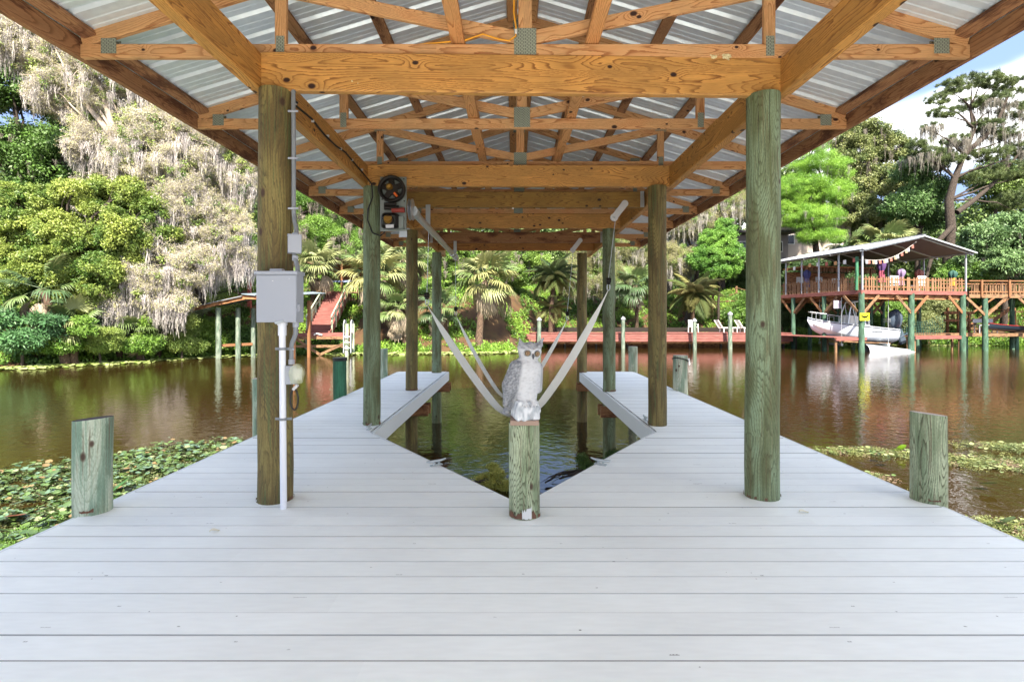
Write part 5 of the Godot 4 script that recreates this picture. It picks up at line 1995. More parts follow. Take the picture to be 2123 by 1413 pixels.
func build_stair_dock() -> void:
	# landing at the water, stair up the bank
	var D := thing("stair_landing", "small red landing on pale posts at the foot of the red stair", "landing", V(-12.3, 0, 32.0), 0.04)
	for i in 7:
		bar(D, "plank", Vector3(-1.35, 0.28, -0.15 - i * 0.29), Vector3(1.75, 0.28, -0.15 - i * 0.29), 0.28, 0.05, M.red_deck)
	for q in [[0.06, M.red_deck, 0.27], [-0.14, M.grey_wood, 0.10], [-0.55, M.grey_wood, -0.42]]:
		bar(D, "face_board", Vector3(-1.35, q[2] - 0.08, 0.05), Vector3(1.75, q[2] - 0.08, 0.05), 0.05, 0.17, q[1])
	bar(D, "brace", Vector3(-1.25, -0.05, 0.1), Vector3(0.25, -1.05, 0.1), 0.05, 0.16, M.grey_wood)
	bar(D, "brace", Vector3(1.65, -0.35, 0.1), Vector3(0.15, -1.05, 0.1), 0.05, 0.16, M.grey_wood)
	for q in [[-1.4, 0.05, 0.95], [1.85, 0.0, 0.9], [-1.3, -1.9, 0.3], [1.7, -1.9, 0.9]]:
		stake(D, "post", q[0], q[1], 0.13, -2.3, q[2], M.pile_pale)
	var cl := MB.new()
	cl.tube([Vector3(-0.15, 0.2, 0.12), Vector3(0.0, 0.30, 0.12), Vector3(0.35, 0.2, 0.12)], [0.05], 8)
	part("white_cleat", cl, M.white, D)
	var LD := thing("boarding_ladder", "white tubular boarding ladder with hooped handles at the red landing", "ladder", V(-10.35, 0, 31.9), 0.0)
	for x in [-0.22, 0.22]:
		var mb := MB.new()
		mb.tube([Vector3(x, -0.9, 0.1), Vector3(x, 0.9, 0.1), Vector3(x, 1.12, -0.05), Vector3(x, 1.1, -0.3), Vector3(x, 0.3, -0.35)], [0.035], 8)
		part("handrail", mb, M.enamel, LD)
	for y in [-0.6, -0.25, 0.1]:
		var mb := MB.new()
		mb.tube([Vector3(-0.22, y, 0.1), Vector3(0.22, y, 0.1)], [0.03], 8)
		part("rung", mb, M.enamel, LD)
	var S := thing("red_stair", "long red wooden stair with pale handrails climbing the far bank", "stair", Vector3.ZERO)
	var a := V(-12.75, 0.40, 33.6)
	var b := V(-13.25, 3.25, 38.6)
	var n := 15
	for i in n:
		var s := i / float(n - 1)
		var p := a.lerp(b, s)
		bar(S, "tread", p + Vector3(-0.75, 0, 0), p + Vector3(0.75, 0, 0), 0.36, 0.05, M.red_deck)
		bar(S, "riser", p + Vector3(-0.74, -0.10, 0.165), p + Vector3(0.74, -0.10, 0.165), 0.03, 0.17, M.red_deck)
	for s in [-1.0, 1.0]:
		var o := Vector3(0.82 * s, 0, 0)
		bar(S, "stringer", a + o + Vector3(0, -0.1, 0.2), b + o + Vector3(0, -0.1, -0.2), 0.06, 0.34, M.red_deck)
		bar(S, "handrail", a + o + Vector3(0, 0.92, 0.2), b + o + Vector3(0, 0.92, -0.2), 0.09, 0.07, M.pile_pale)
		bar(S, "mid_rail", a + o + Vector3(0, 0.55, 0.2), b + o + Vector3(0, 0.55, -0.2), 0.04, 0.10, M.pile_pale)
		for i in 6:
			var p := a.lerp(b, i / 5.0) + o
			bar(S, "baluster", p + Vector3(0, -0.3, 0), p + Vector3(0, 0.92, 0), 0.09, 0.09, M.pile_pale, Vector3.RIGHT)
	# landing above
	bar(S, "top_landing", b + Vector3(-1.1, -0.02, -0.9), b + Vector3(1.6, -0.02, -0.9), 1.4, 0.08, M.grey_wood)
	for x in [-1.0, -0.2, 0.5, 1.0, 1.5]:
		bar(S, "top_post", b + Vector3(x, -0.8, -1.5), b + Vector3(x, 0.95, -1.5), 0.09, 0.09, M.grey_wood, Vector3.RIGHT)
	bar(S, "top_rail", b + Vector3(-1.0, 0.9, -1.5), b + Vector3(1.6, 0.9, -1.5), 0.08, 0.14, mat(Color(0.42, 0.48, 0.62), 0.6))
	var R := thing("shed_roof_hut", "dark open hut with brown roof above the red stair", "hut", W(716, 600, 44.0))
	bar(R, "roof", Vector3(-2.4, 2.55, 0), Vector3(2.4, 2.25, 0), 3.0, 0.12, mat(Color(0.30, 0.24, 0.22), 0.9))
	for x in [-2.1, 0.1, 2.1]:
		bar(R, "post", Vector3(x, -1.0, 1.2), Vector3(x, 2.3, 1.2), 0.16, 0.16, M.orange_wood, Vector3.RIGHT)
	bar(R, "back_wall", Vector3(-2.2, 1.2, -1.2), Vector3(2.2, 1.2, -1.2), 0.1, 2.2, M.weathered)


func build_shed() -> void:
	# low boat shelter left of the stair
	var S := thing("boat_shelter", "low boat shelter with thin grey roof on three posts, left of the red stair", "boat shelter", V(-18.6, 0, 30.2), -0.10)
	# roof: ridge across the view, the near slope tipping towards the left
	for k in 8:
		var mb := MB.new()
		var x0 := k * 0.82
		mb.beam(Vector3(x0 + 0.41, 1.92 + minf(x0, 3.4) * 0.20, 0.9), Vector3(x0 + 0.41, 1.92 + minf(x0, 3.4) * 0.20 + 0.25, -2.6), 0.83, 0.04, Vector3(-0.2 if k < 4 else 0.1, 1, 0), 0.004)
		part("roof_sheet", mb, M.shed_roof, S)
	bar(S, "front_beam", Vector3(0.2, 1.80, 0.72), Vector3(3.4, 2.44, 0.72), 0.08, 0.26, M.weathered)
	bar(S, "front_beam", Vector3(3.4, 2.44, 0.72), Vector3(6.5, 2.36, 0.72), 0.08, 0.22, M.weathered)
	for q in [[1.6, 0.5, 0.15, M.pile_grey], [2.35, -0.2, 0.14, M.pile_grey], [2.85, -0.9, 0.13, M.pile_grey]]:
		stake(S, "post", q[0], q[1], q[2], -2.4, 1.85, q[3])
	for q in [[5.55, 0.6], [5.95, 0.1], [6.2, -1.2]]:
		bar(S, "orange_post", Vector3(q[0], -1.8, q[1]), Vector3(q[0], 2.3, q[1]), 0.16, 0.16, M.orange_wood, Vector3.RIGHT)
	bar(S, "low_rail", Vector3(1.55, -0.35, 0.4), Vector3(2.85, -0.3, -0.8), 0.08, 0.16, M.orange_wood)
	var PO := thing("bird_house_post", "reddish post with pale top standing on the bank above the boat shelter", "post", W(517, 580, 34.0))
	bar(PO, "shaft", Vector3(0, -2.5, 0), Vector3(0, 0.45, 0), 0.2, 0.2, mat(Color(0.52, 0.24, 0.20), 0.8), Vector3.RIGHT)
	bar(PO, "cap", Vector3(-0.25, 0.55, 0), Vector3(0.45, 0.55, 0), 0.3, 0.16, M.pav_roof)


func build_houses() -> void:
	var HS := [[1665, 505, 62.0, 9.0, 4.5, Color(0.66, 0.62, 0.60), "pale house wall showing between trees above the pavilion's left end"], [1560, 520, 58.0, 6.0, 3.0, Color(0.48, 0.46, 0.47), "grey low house behind the bright green young tree"], [1430, 500, 66.0, 8.0, 5.0, Color(0.74, 0.76, 0.80), "white house glimpsed behind hanging moss right of the third right post"]]
	for q in HS:
		var p := W(q[0], q[1], q[2])
		var H := thing("house", q[6], "house", p)
		var w: float = q[3]
		var h: float = q[4]
		bar(H, "wall", Vector3(-w * 0.5, 0, 0), Vector3(w * 0.5, 0, 0), 4.0, h, mat(q[5], 0.85))
		bar(H, "roof", Vector3(-w * 0.55, h * 0.5 + 0.2, 0.6), Vector3(w * 0.55, h * 0.5 + 0.2, 0.6), 5.4, 0.25, mat(Color(0.30, 0.29, 0.30), 0.9))
		for k in 3:
			var x := (k - 1) * w * 0.3
			var wn := holder("window", H, Vector3(x, 0.2, 2.02))
			bar(wn, "frame", Vector3(-0.6, 0, 0), Vector3(0.6, 0, 0), 0.05, 1.2, M.white)
			bar(wn, "pane", Vector3(-0.5, 0, 0.03), Vector3(0.5, 0, 0.03), 0.02, 1.0, mat(Color(0.10, 0.12, 0.14), 0.15))


# ---- small foliage pieces, instanced by the thousand inside each crown
func leaf_at(mb: MB, p: Vector3, dir: Vector3, L: float, w: float) -> void:
	var side := dir.cross(unit()).normalized()
	var nn := side.cross(dir).normalized()
	if nn.y < 0.0:
		nn = -nn
	var m := p + dir * L * 0.5 - nn * L * 0.06
	mb.quad(p, m + side * w * 0.5, p + dir * L - nn * L * 0.18, m - side * w * 0.5, nn)


func clump(n: int, rad: float, L: float, w: float, flat := 0.75, droop := 0.15) -> ArrayMesh:
	var mb := MB.new()
	mb.colored = true
	for i in n:
		var p := unit() * pow(rng.randf(), 0.5) * rad
		p.y *= flat
		var dir := (p.normalized() * 0.6 + unit() * 0.7 + Vector3(0, -droop, 0)).normalized()
		var k := rnd(0.78, 1.2)
		mb.col = Color(k * rnd(0.94, 1.06), k, k * rnd(0.9, 1.1))
		leaf_at(mb, p, dir, L * rnd(0.7, 1.25), w * rnd(0.75, 1.2))
	return mb.mesh()


# bare twigs with a few small leaves
func twigs(n: int, rad: float) -> ArrayMesh:
	var mb := MB.new()
	mb.colored = true
	for i in n:
		var d := (unit() + Vector3(0, 0.15, 0)).normalized()
		var a := unit() * rad * 0.2
		var b := a + d * rad * rnd(0.5, 1.0) + unit() * rad * 0.15
		var c := b + (d + unit() * 0.6).normalized() * rad * 0.4
		mb.col = Color(1.0, 0.965, 0.93) * rnd(0.7, 1.1)
		mb.tube([a, b, c], [rad * 0.017, rad * 0.011, rad * 0.004], 3, false)
		for k in 4:
			var e := b + unit() * rad * 0.35
			mb.tube([b, e], [rad * 0.007, rad * 0.003], 3, false)
			mb.col = Color(0.82, 0.84, 0.42) * rnd(0.7, 1.2) if rng.randf() < 0.35 else Color(0.97, 0.93, 0.88) * rnd(0.7, 1.1)
			for q in 5:
				leaf_at(mb, e + unit() * rad * 0.16, unit(), rad * rnd(0.10, 0.17), rad * 0.06)
			mb.col = Color(1.0, 0.965, 0.93) * rnd(0.7, 1.1)
	return mb.mesh()


# Spanish moss: a bunch of thin crinkled ribbons of unequal length
func moss_bunch(n: int, L: float, spread: float) -> ArrayMesh:
	var mb := MB.new()
	mb.colored = true
	for i in n:
		var a := rnd(0, TAU)
		var rr := sqrt(rng.randf()) * spread
		var p := Vector3(cos(a) * rr, rnd(-0.1, 0.08) * L, sin(a) * rr)
		var len := L * rnd(0.25, 1.0) * (1.15 - 0.6 * rr / spread)
		var side := Vector3(rnd(-1, 1), 0, rnd(-1, 1)).normalized()
		var w := rnd(0.008, 0.021)
		var k := rnd(0.7, 1.15)
		mb.col = Color(k, k * rnd(0.96, 1.03), k * rnd(0.92, 1.06))
		var R := []
		var sway := Vector3(rnd(-1, 1), 0, rnd(-1, 1)) * 0.12
		for j in 8:
			var s := j / 7.0
			var q := p + Vector3(-p.x, 0, -p.z) * 0.55 * s * s + sway * sin(s * 3.0 + a) * s + Vector3(rnd(-0.022, 0.022), -len * s, rnd(-0.022, 0.022))
			var ww := w * (1.0 - s * 0.7) * rnd(0.5, 1.4)
			R.append(PackedVector3Array([q - side * ww, q + side * ww]))
			side = side.rotated(Vector3.UP, rnd(-0.7, 0.7))
		mb.grid(R)
	return mb.mesh()


func needles(n: int, rad: float) -> ArrayMesh:
	var mb := MB.new()
	mb.colored = true
	for i in n:
		var d := (unit() + Vector3(0, 0.45, 0)).normalized()
		var p := unit() * rad * 0.35
		var s := d.cross(unit()).normalized() * rad * 0.045
		var k := rnd(0.7, 1.2)
		mb.col = Color(k, k, k * 0.9)
		mb.tri(p - s, p + s, p + d * rad, d.cross(s).normalized())
	return mb.mesh()


func foliage_meshes() -> void:
	meshes.broad = clump(46, 0.30, 0.14, 0.075)
	meshes.fine = clump(70, 0.30, 0.085, 0.042)
	meshes.feathery = clump(90, 0.30, 0.075, 0.02, 0.55, 0.0)
	meshes.glossy = clump(30, 0.34, 0.22, 0.085)
	meshes.twig = twigs(7, 0.42)
	meshes.moss = moss_bunch(30, 1.0, 0.24)
	meshes.needle = needles(60, 0.26)
	meshes.ivy = clump(34, 0.26, 0.11, 0.09, 0.5)
	meshes.fan = [fan_frond(1, false), fan_frond(2, false), fan_frond(3, false)]
	meshes.fan_dead = [fan_frond(4, true), fan_frond(5, true)]
	meshes.plume = [plume_frond(1), plume_frond(2)]


# fan palm leaf: stalk along +x, then a fan of folded blades with drooping tips
func fan_frond(_v: int, dead: bool) -> ArrayMesh:
	var mb := MB.new()
	var st := []
	for i in 5:
		var s := i / 4.0
		st.append(Vector3(s * 0.85, -0.12 * s * s, 0))
	mb.tube(st, [0.022, 0.018, 0.015, 0.012, 0.01], 5, false)
	var hub := Vector3(0.85, -0.12, 0)
	var n := 30
	var spread := 0.75 if dead else 1.95
	for k in n:
		var a := lerpf(-spread, spread, k / float(n - 1)) + rnd(-0.03, 0.03)
		var dir := Vector3(cos(a), rnd(-0.05, 0.05) + 0.18 * absf(sin(a)), sin(a)).normalized()
		var side := Vector3(-sin(a), 0, cos(a))
		var L := (0.72 + 0.42 * maxf(0.0, cos(a))) * rnd(0.88, 1.08)
		var R := []
		for j in 5:
			var s := j / 4.0
			var dr := (0.42 if not dead else 0.75) * pow(s, 2.6) * rnd(0.8, 1.3)
			var p := hub + dir * L * (s - (0.18 * s * s * s)) + Vector3(0, -dr, 0) * L
			var w := 0.038 * sin(PI * (0.12 + 0.86 * s)) + 0.003
			R.append(PackedVector3Array([p - side * w + Vector3(0, 0.012, 0), p, p + side * w + Vector3(0, 0.012, 0)]))
		mb.grid(R, false, true)
	return mb.mesh()


# feather palm leaf, arching
func plume_frond(_v: int) -> ArrayMesh:
	var mb := MB.new()
	var st := []
	for i in 9:
		var s := i / 8.0
		st.append(Vector3(s * 1.5, 0.35 * s - 1.0 * s * s, 0))
	mb.tube(st, [0.02, 0.018, 0.016, 0.014, 0.012, 0.01, 0.008, 0.006, 0.004], 5, false)
	for k in 34:
		var s := 0.12 + 0.88 * k / 33.0
		var p := Vector3(s * 1.5, 0.35 * s - 1.0 * s * s, 0)
		for e in [-1.0, 1.0]:
			var L := 0.55 * sin(PI * (0.15 + 0.75 * s)) * rnd(0.85, 1.1)
			var dir := Vector3(0.55, 0.1, e * 0.85).normalized()
			var q := p + dir * L + Vector3(0, -L * rnd(0.5, 0.8), 0)
			var m := p + dir * L * 0.6 + Vector3(0, -L * 0.12, 0)
			var w := Vector3(0.014, 0, 0)
			mb.quad(p - w * 0.4, m - w, q, m + w, Vector3.UP)
	return mb.mesh()


func limb(mb: MB, a: Vector3, b: Vector3, r0: float, r1: float, bend: float) -> Array:
	var pts := []
	var R := []
	var off := unit() * bend * (b - a).length()
	off.y = absf(off.y) * 0.5
	for i in 7:
		var s := i / 6.0
		pts.append(a.lerp(b, s) + off * sin(PI * s) + unit() * bend * 0.12 * (b - a).length() * (0.0 if i == 0 or i == 6 else 1.0))
		R.append(lerpf(r0, r1, s))
	mb.tube(pts, R, 9, false)
	return pts


var gaps := noise(303, 1.0, 2)


# blobs: [centre, radii]; leaf pieces fill their outer two thirds, broken up by noise
func fill(blobs: Array, n: int, size: Vector2, c1: Color, c2: Color, thr: float, freq: float, T: Array, C: PackedColorArray) -> void:
	var vol := 0.0
	for b in blobs:
		vol += pow(b[1].x * b[1].y * b[1].z, 0.667)
	for b in blobs:
		var want := int(n * pow(b[1].x * b[1].y * b[1].z, 0.667) / vol)
		var got := 0
		var tries := 0
		while got < want and tries < want * 6:
			tries += 1
			var u := unit()
			var r := pow(rnd(0.12, 1.0), 0.45)
			var p: Vector3 = b[0] + Vector3(u.x * b[1].x, u.y * b[1].y, u.z * b[1].z) * r
			if gaps.get_noise_3d(p.x * freq, p.y * freq * 1.5, p.z * freq) < thr:
				continue
			got += 1
			var s := rnd(size.x, size.y)
			T.append(Transform3D(Basis(Vector3.UP, rnd(0, TAU)) * Basis(Vector3.RIGHT, rnd(-0.5, 0.5)) * Basis.from_scale(Vector3(s, s, s)), p))
			var k := clampf(0.5 + 0.9 * gaps.get_noise_3d(p.x * 0.45 + 40.0, p.y * 0.45, p.z * 0.45) + rnd(-0.3, 0.3), 0, 1)
			C.append(c1.lerp(c2, k))


# kind: which foliage piece; spots: blobs as [px, py, d, rx, ry] in photo pixels at that distance
func tree(nm: String, label: String, kind: String, base: Vector3, tr: float, spots: Array, n: int, size: Vector2, c1: Color, c2: Color, opt := {}) -> Node3D:
	var T0 := thing(nm, label, opt.get("cat", "tree"), base, 0.0, opt.get("group", ""))
	var blobs := []
	for s in spots:
		var k: float = s[2] / K
		blobs.append([W(s[0], s[1], s[2]) - base, Vector3(s[3] * k, s[4] * k, s[3] * k * 0.8)])
	# trunk towards the middle of the crown, a limb into every blob
	var mid := Vector3.ZERO
	for b in blobs:
		mid += b[0]
	mid /= blobs.size()
	var mb := MB.new()
	var fork: Vector3 = opt.get("fork", Vector3(mid.x * 0.6, mid.y * 0.62, mid.z * 0.6))
	limb(mb, Vector3(0, -0.6, 0), fork, tr, tr * 0.7, 0.06)
	part("trunk", mb, M.bark, T0)
	mb = MB.new()
	for b in blobs:
		var p := limb(mb, fork, b[0], tr * 0.55, tr * 0.12, 0.14)
		for k in 4:
			var u := unit()
			limb(mb, p[3 + k % 3], b[0] + Vector3(u.x * b[1].x, u.y * b[1].y, u.z * b[1].z) * 0.8, tr * 0.16, tr * 0.03, 0.15)
	var lm: Material = M.bark
	if opt.has("limb_color"):
		for b in blobs:
			for k in 5:
				var u := unit()
				u.z = absf(u.z)
				limb(mb, b[0] + Vector3(0, 0, b[1].z * 0.4), b[0] + Vector3(u.x * b[1].x, u.y * b[1].y * 0.6, u.z * b[1].z) * 1.08, 0.05, 0.012, 0.25)
		lm = M.bark.duplicate()
		lm.albedo_texture = null
		lm.heightmap_enabled = false
		lm.albedo_color = opt.limb_color
	part("limbs", mb, lm, T0)
	var T := []
	var C := PackedColorArray()
	fill(blobs, n, size, c1, c2, opt.get("thr", -0.1), opt.get("freq", 0.5), T, C)
	scatter("crown", meshes[kind], M.twig if kind == "twig" else M.leaf, T, C, T0)
	if opt.has("mix"):         # a second foliage among the first
		T = []
		C = PackedColorArray()
		var q: Array = opt.mix
		fill(blobs, q[1], q[2], q[3], q[4], 0.05, 0.95, T, C)
		scatter("leaves", meshes[q[0]], M.twig if q[0] == "twig" else M.leaf, T, C, T0)
	if opt.has("moss"):
		T = []
		C = PackedColorArray()
		var mt: Color = opt.get("moss_color", lin(0.22, 0.20, 0.175))
		for i in opt.moss:
			var b: Array = blobs[rng.randi() % blobs.size()]
			var u := unit()
			u.y = u.y * 0.7 - 0.25
			var p: Vector3 = b[0] + Vector3(u.x * b[1].x, u.y * b[1].y, u.z * b[1].z) * rnd(0.55, 1.0)
			if gaps.get_noise_3d(p.x * 0.8 + 9.0, p.y * 0.4, p.z * 0.8) < -0.05:
				continue
			var s: float = rnd(0.5, 1.25) * opt.get("moss_len", 1.0)
			T.append(Transform3D(Basis(Vector3.UP, rnd(0, TAU)) * Basis.from_scale(Vector3(rnd(0.5, 1.1), s, rnd(0.5, 1.1))), p))
			C.append(mt.srgb_to_linear() * rnd(0.7, 1.25))
		if T.size():
			scatter("moss", meshes.moss, M.moss, T, C, T0)
	return T0


func lc(r: float, g: float, b: float) -> Color:   # a linear colour for copies
	return Color(r, g, b)


func palm(label: String, crown: Vector3, foot: Vector3, size: float, green: int, dead: int, kind: String, mats: Array, tr := 0.16) -> Node3D:
	size *= 0.9
	var P := thing("palm_tree", label, "palm tree", foot, 0.0)
	var top := crown - foot
	var mb := MB.new()
	var pts := []
	var R := []
	for i in 12:
		var s := i / 11.0
		pts.append(Vector3(top.x * s * s, top.y * s - 0.3 * (1.0 - s), top.z * s) + Vector3(rnd(-0.02, 0.02), 0, rnd(-0.02, 0.02)))
		R.append(tr * (1.25 - 0.25 * s) * rnd(0.9, 1.12))
	mb.tube(pts, R, 12, false)
	part("trunk", mb, M.palm_bark, P)
	for i in green + dead:
		var isdead := i >= green
		var yaw := i * 2.39996 + rnd(-0.3, 0.3)
		var pitch: float
		if isdead:
			pitch = rnd(-1.5, -0.45)
		else:
			pitch = lerpf(1.25, -0.55, pow(i / float(maxi(green - 1, 1)), 0.9)) + rnd(-0.15, 0.15)
		var k := size * rnd(0.85, 1.12) * (rnd(0.6, 1.0) if isdead else 1.0)
		var B := Basis(Vector3.UP, yaw) * Basis(Vector3.BACK, pitch) * Basis(Vector3.RIGHT, rnd(-0.35, 0.35)) * Basis.from_scale(Vector3(k, k, k))
		var arr: Array = meshes.plume if kind == "plume" else (meshes.fan_dead if isdead else meshes.fan)
		var m: Material = M.frond_dead if isdead else M[mats[rng.randi() % mats.size()]]
		put("dead_frond" if isdead else "frond", arr[i % arr.size()], m, P, Transform3D(B, top + Vector3(0, 0.05, 0)))
	return P


func bush(label: String, spots: Array, kind: String, n: int, size: Vector2, c1: Color, c2: Color, group := "") -> Node3D:
	var s0: Array = spots[0]
	var p := W(s0[0], s0[1], s0[2])
	var base := Vector3(p.x, maxf(land(p.x, -p.z), WATER), p.z)
	return tree("shrub", label, kind, base, 0.07, spots, n, size, c1, c2, {"cat": "shrub", "group": group, "thr": -0.25})


func ground_at(px: float, d: float) -> Vector3:
	var x := (px - 1065.0) / K * d
	return V(x, land(x, d), d)


func build_plants() -> void:
	foliage_meshes()
	build_left_trees()
	build_middle_plants()
	build_right_trees()
	build_bank_cover()
	build_water_plants()


func build_left_trees() -> void:
	var green := lc(0.045, 0.095, 0.018)
	tree("moss_draped_oak", "huge pale oak draped in Spanish moss leaning over the left water", "twig", V(-21.0, 0.3, 33.5), 0.5,
		[[60, 70, 29.5, 80, 80], [170, 60, 29, 80, 70], [235, 150, 28.6, 85, 90], [120, 170, 29.2, 60, 80], [330, 205, 29.4, 80, 90], [405, 290, 29, 70, 95], [300, 310, 28.2, 75, 85], [200, 290, 29.2, 60, 60], [480, 360, 30.2, 55, 90], [375, 420, 28.6, 75, 90], [455, 480, 29.6, 70, 80], [320, 490, 28, 60, 70], [385, 550, 28.2, 60, 50], [300, 580, 27.5, 60, 60], [245, 625, 27.2, 50, 30], [355, 625, 27.6, 40, 28], [490, 530, 30, 45, 40], [210, 400, 29.8, 60, 50]],
		9500, Vector2(0.5, 1.15), lc(0.42, 0.40, 0.40), lc(0.60, 0.575, 0.555), {"moss": 4600, "moss_color": lin(0.43, 0.405, 0.405), "thr": 0.03, "freq": 0.6, "moss_len": 1.15, "limb_color": Color(0.60, 0.56, 0.52), "mix": ["broad", 2100, Vector2(0.45, 0.95), lc(0.06, 0.13, 0.02), lc(0.24, 0.32, 0.07)], "fork": Vector3(2.0, 4.5, 2.5)})
	tree("young_oak", "yellow green leafy tree over the water in front of the mossy oak", "broad", V(-25.0, -0.7, 28.5), 0.26,
		[[25, 470, 26, 50, 60], [85, 425, 26.6, 45, 45], [150, 400, 26.3, 40, 30], [205, 420, 27, 50, 55], [265, 395, 26.8, 35, 28], [315, 440, 27.4, 45, 38], [115, 490, 25.8, 45, 55], [180, 500, 26.6, 45, 50], [245, 475, 26.2, 40, 50], [70, 560, 25.7, 50, 50], [140, 575, 26.3, 45, 50], [205, 570, 26, 45, 45], [20, 560, 26, 35, 60], [260, 545, 26.9, 35, 40], [350, 480, 27.5, 25, 20], [100, 640, 25.8, 40, 26], [180, 630, 26.4, 35, 20], [15, 405, 26.4, 30, 22], [290, 500, 27, 30, 25]],
		6400, Vector2(0.45, 1.0), lc(0.06, 0.13, 0.018), lc(0.30, 0.37, 0.075), {"thr": 0.08, "freq": 0.9})
	tree("dark_oak", "dark green oak behind the mossy oak at the left edge of the view", "broad", V(-33, 1.5, 36.0), 0.5,
		[[30, 170, 35, 90, 60], [130, 200, 36, 80, 55], [20, 300, 35, 80, 50], [140, 340, 36, 110, 70], [40, 430, 35, 100, 60], [210, 410, 36, 90, 60], [90, 90, 37, 80, 50]],
		3600, Vector2(1.0, 1.8), green, lc(0.09, 0.19, 0.03), {"thr": 0.02, "freq": 0.5, "moss": 500})
	tree("tall_water_oak", "tall dark green tree filling the gap behind the moss, left of the nearest post", "broad", V(-25, 3.0, 43.0), 0.45,
		[[320, 300, 42, 120, 90], [430, 260, 43, 110, 90], [500, 380, 43, 90, 90], [360, 430, 42, 120, 80], [250, 520, 41, 130, 80], [450, 530, 42, 110, 70], [120, 560, 40, 130, 80]],
		5200, Vector2(1.1, 1.9), green, lc(0.08, 0.16, 0.03), {"thr": -0.1, "freq": 0.4, "moss": 300})
	palm("dark palm half hidden among the moss left of the nearest post", W(450, 505, 36), ground_at(450, 37), 1.7, 16, 3, "fan", ["frond_dark", "frond_mid"])
	palm("low palm with drooping dead fronds at the left water's edge", W(85, 600, 25), V(-22.2, -1.2, 25.4), 1.2, 9, 6, "fan", ["frond_mid", "frond_dark"])
	palm("palmetto with brown hanging fronds low on the left shore", W(235, 665, 27.5), V(-21.3, -1.2, 27.8), 1.1, 9, 5, "fan", ["frond_mid"])
	palm("bright green palmetto beside the boat shelter's left end", W(385, 665, 31), V(-19.9, -1.0, 31), 1.05, 13, 2, "fan", ["frond_new", "frond_mid"])
	palm("palmetto among the low shrubs under the yellow green tree", W(150, 672, 25.6), V(-22.0, -1.1, 25.6), 1.0, 12, 2, "fan", ["frond_mid", "frond_new"])
	palm("palmetto standing a little above the shrubs left of the hanging moss tips", W(195, 640, 27.5), V(-22.4, -1.0, 27.6), 1.2, 12, 3, "fan", ["frond_mid", "frond_dark"])
	palm("bright palmetto at the water below the lowest moss", W(290, 685, 27.6), V(-20.2, -1.1, 27.7), 0.9, 12, 3, "fan", ["frond_new", "frond_mid"])
	palm("small palmetto in front of the red-brown bank left of the shelter", W(330, 690, 29), V(-20.2, -1.0, 29), 0.7, 10, 2, "fan", ["frond_new", "frond_yellow"])
	var sh := [[40, 700, 24.0, 60, 26, "dark leafy shrub at the far left of the shore", 1], [125, 705, 25.2, 55, 24, "bluish green shrub low on the left shore", 3], [215, 705, 26.2, 50, 22, "light green shrub under the hanging moss", 2], [300, 705, 27.4, 48, 22, "bright shrub below the moss, left of the boat shelter", 3], [375, 702, 28.8, 45, 24, "yellow flecked shrub before the palmetto by the boat shelter", 2], [440, 700, 31, 45, 26, "leafy shrub behind the boat shelter's posts", 3], [508, 695, 32.3, 36, 30, "dark shrub right under the boat shelter's roof", 0], [60, 640, 27, 80, 40, "broad dark shrub under the yellow green tree", 0], [430, 625, 34, 70, 30, "leafy shrub above the boat shelter's roof", 2], [190, 645, 28.5, 80, 36, "deep green thicket bush behind the drooping palms", 1]]
	var cs := [[lc(0.04, 0.10, 0.02), lc(0.10, 0.20, 0.04)], [lc(0.04, 0.11, 0.04), lc(0.09, 0.22, 0.07)], [lc(0.12, 0.20, 0.035), lc(0.26, 0.33, 0.07)], [lc(0.09, 0.19, 0.025), lc(0.2, 0.33, 0.05)]]
	for q in sh:
		var sp := [[q[0], q[1] + 6, q[2], q[3] * 0.7, q[4] * 0.8]]
		for k in 5:
			var w := rnd(0.25, 0.6)
			sp.append([q[0] + rnd(-1.0, 1.0) * q[3], q[1] + rnd(-2.2, 0.9) * q[4] * 0.8, q[2] + rnd(-0.5, 0.6), q[3] * w, q[4] * w * rnd(0.6, 1.2)])
		bush(q[5], sp, ["broad", "glossy", "fine", "broad"][q[6]], 620, Vector2(0.4, 1.0), cs[q[6]][0], cs[q[6]][1], "shrubs on the left shore")
	# oak with dark crooked limbs between the first two left posts
	tree("crooked_oak", "oak with dark crooked limbs and moss between the two nearest left posts", "fine", ground_at(600, 41), 0.42,
		[[640, 470, 41, 50, 40], [700, 500, 42, 45, 35], [600, 420, 41, 50, 40], [730, 470, 43, 45, 30], [670, 420, 42, 60, 35]], 1500, Vector2(0.8, 1.4), lc(0.07, 0.16, 0.02), lc(0.16, 0.30, 0.04), {"thr": 0.05, "moss": 420, "fork": Vector3(0.2, 4.6, 0.5)})


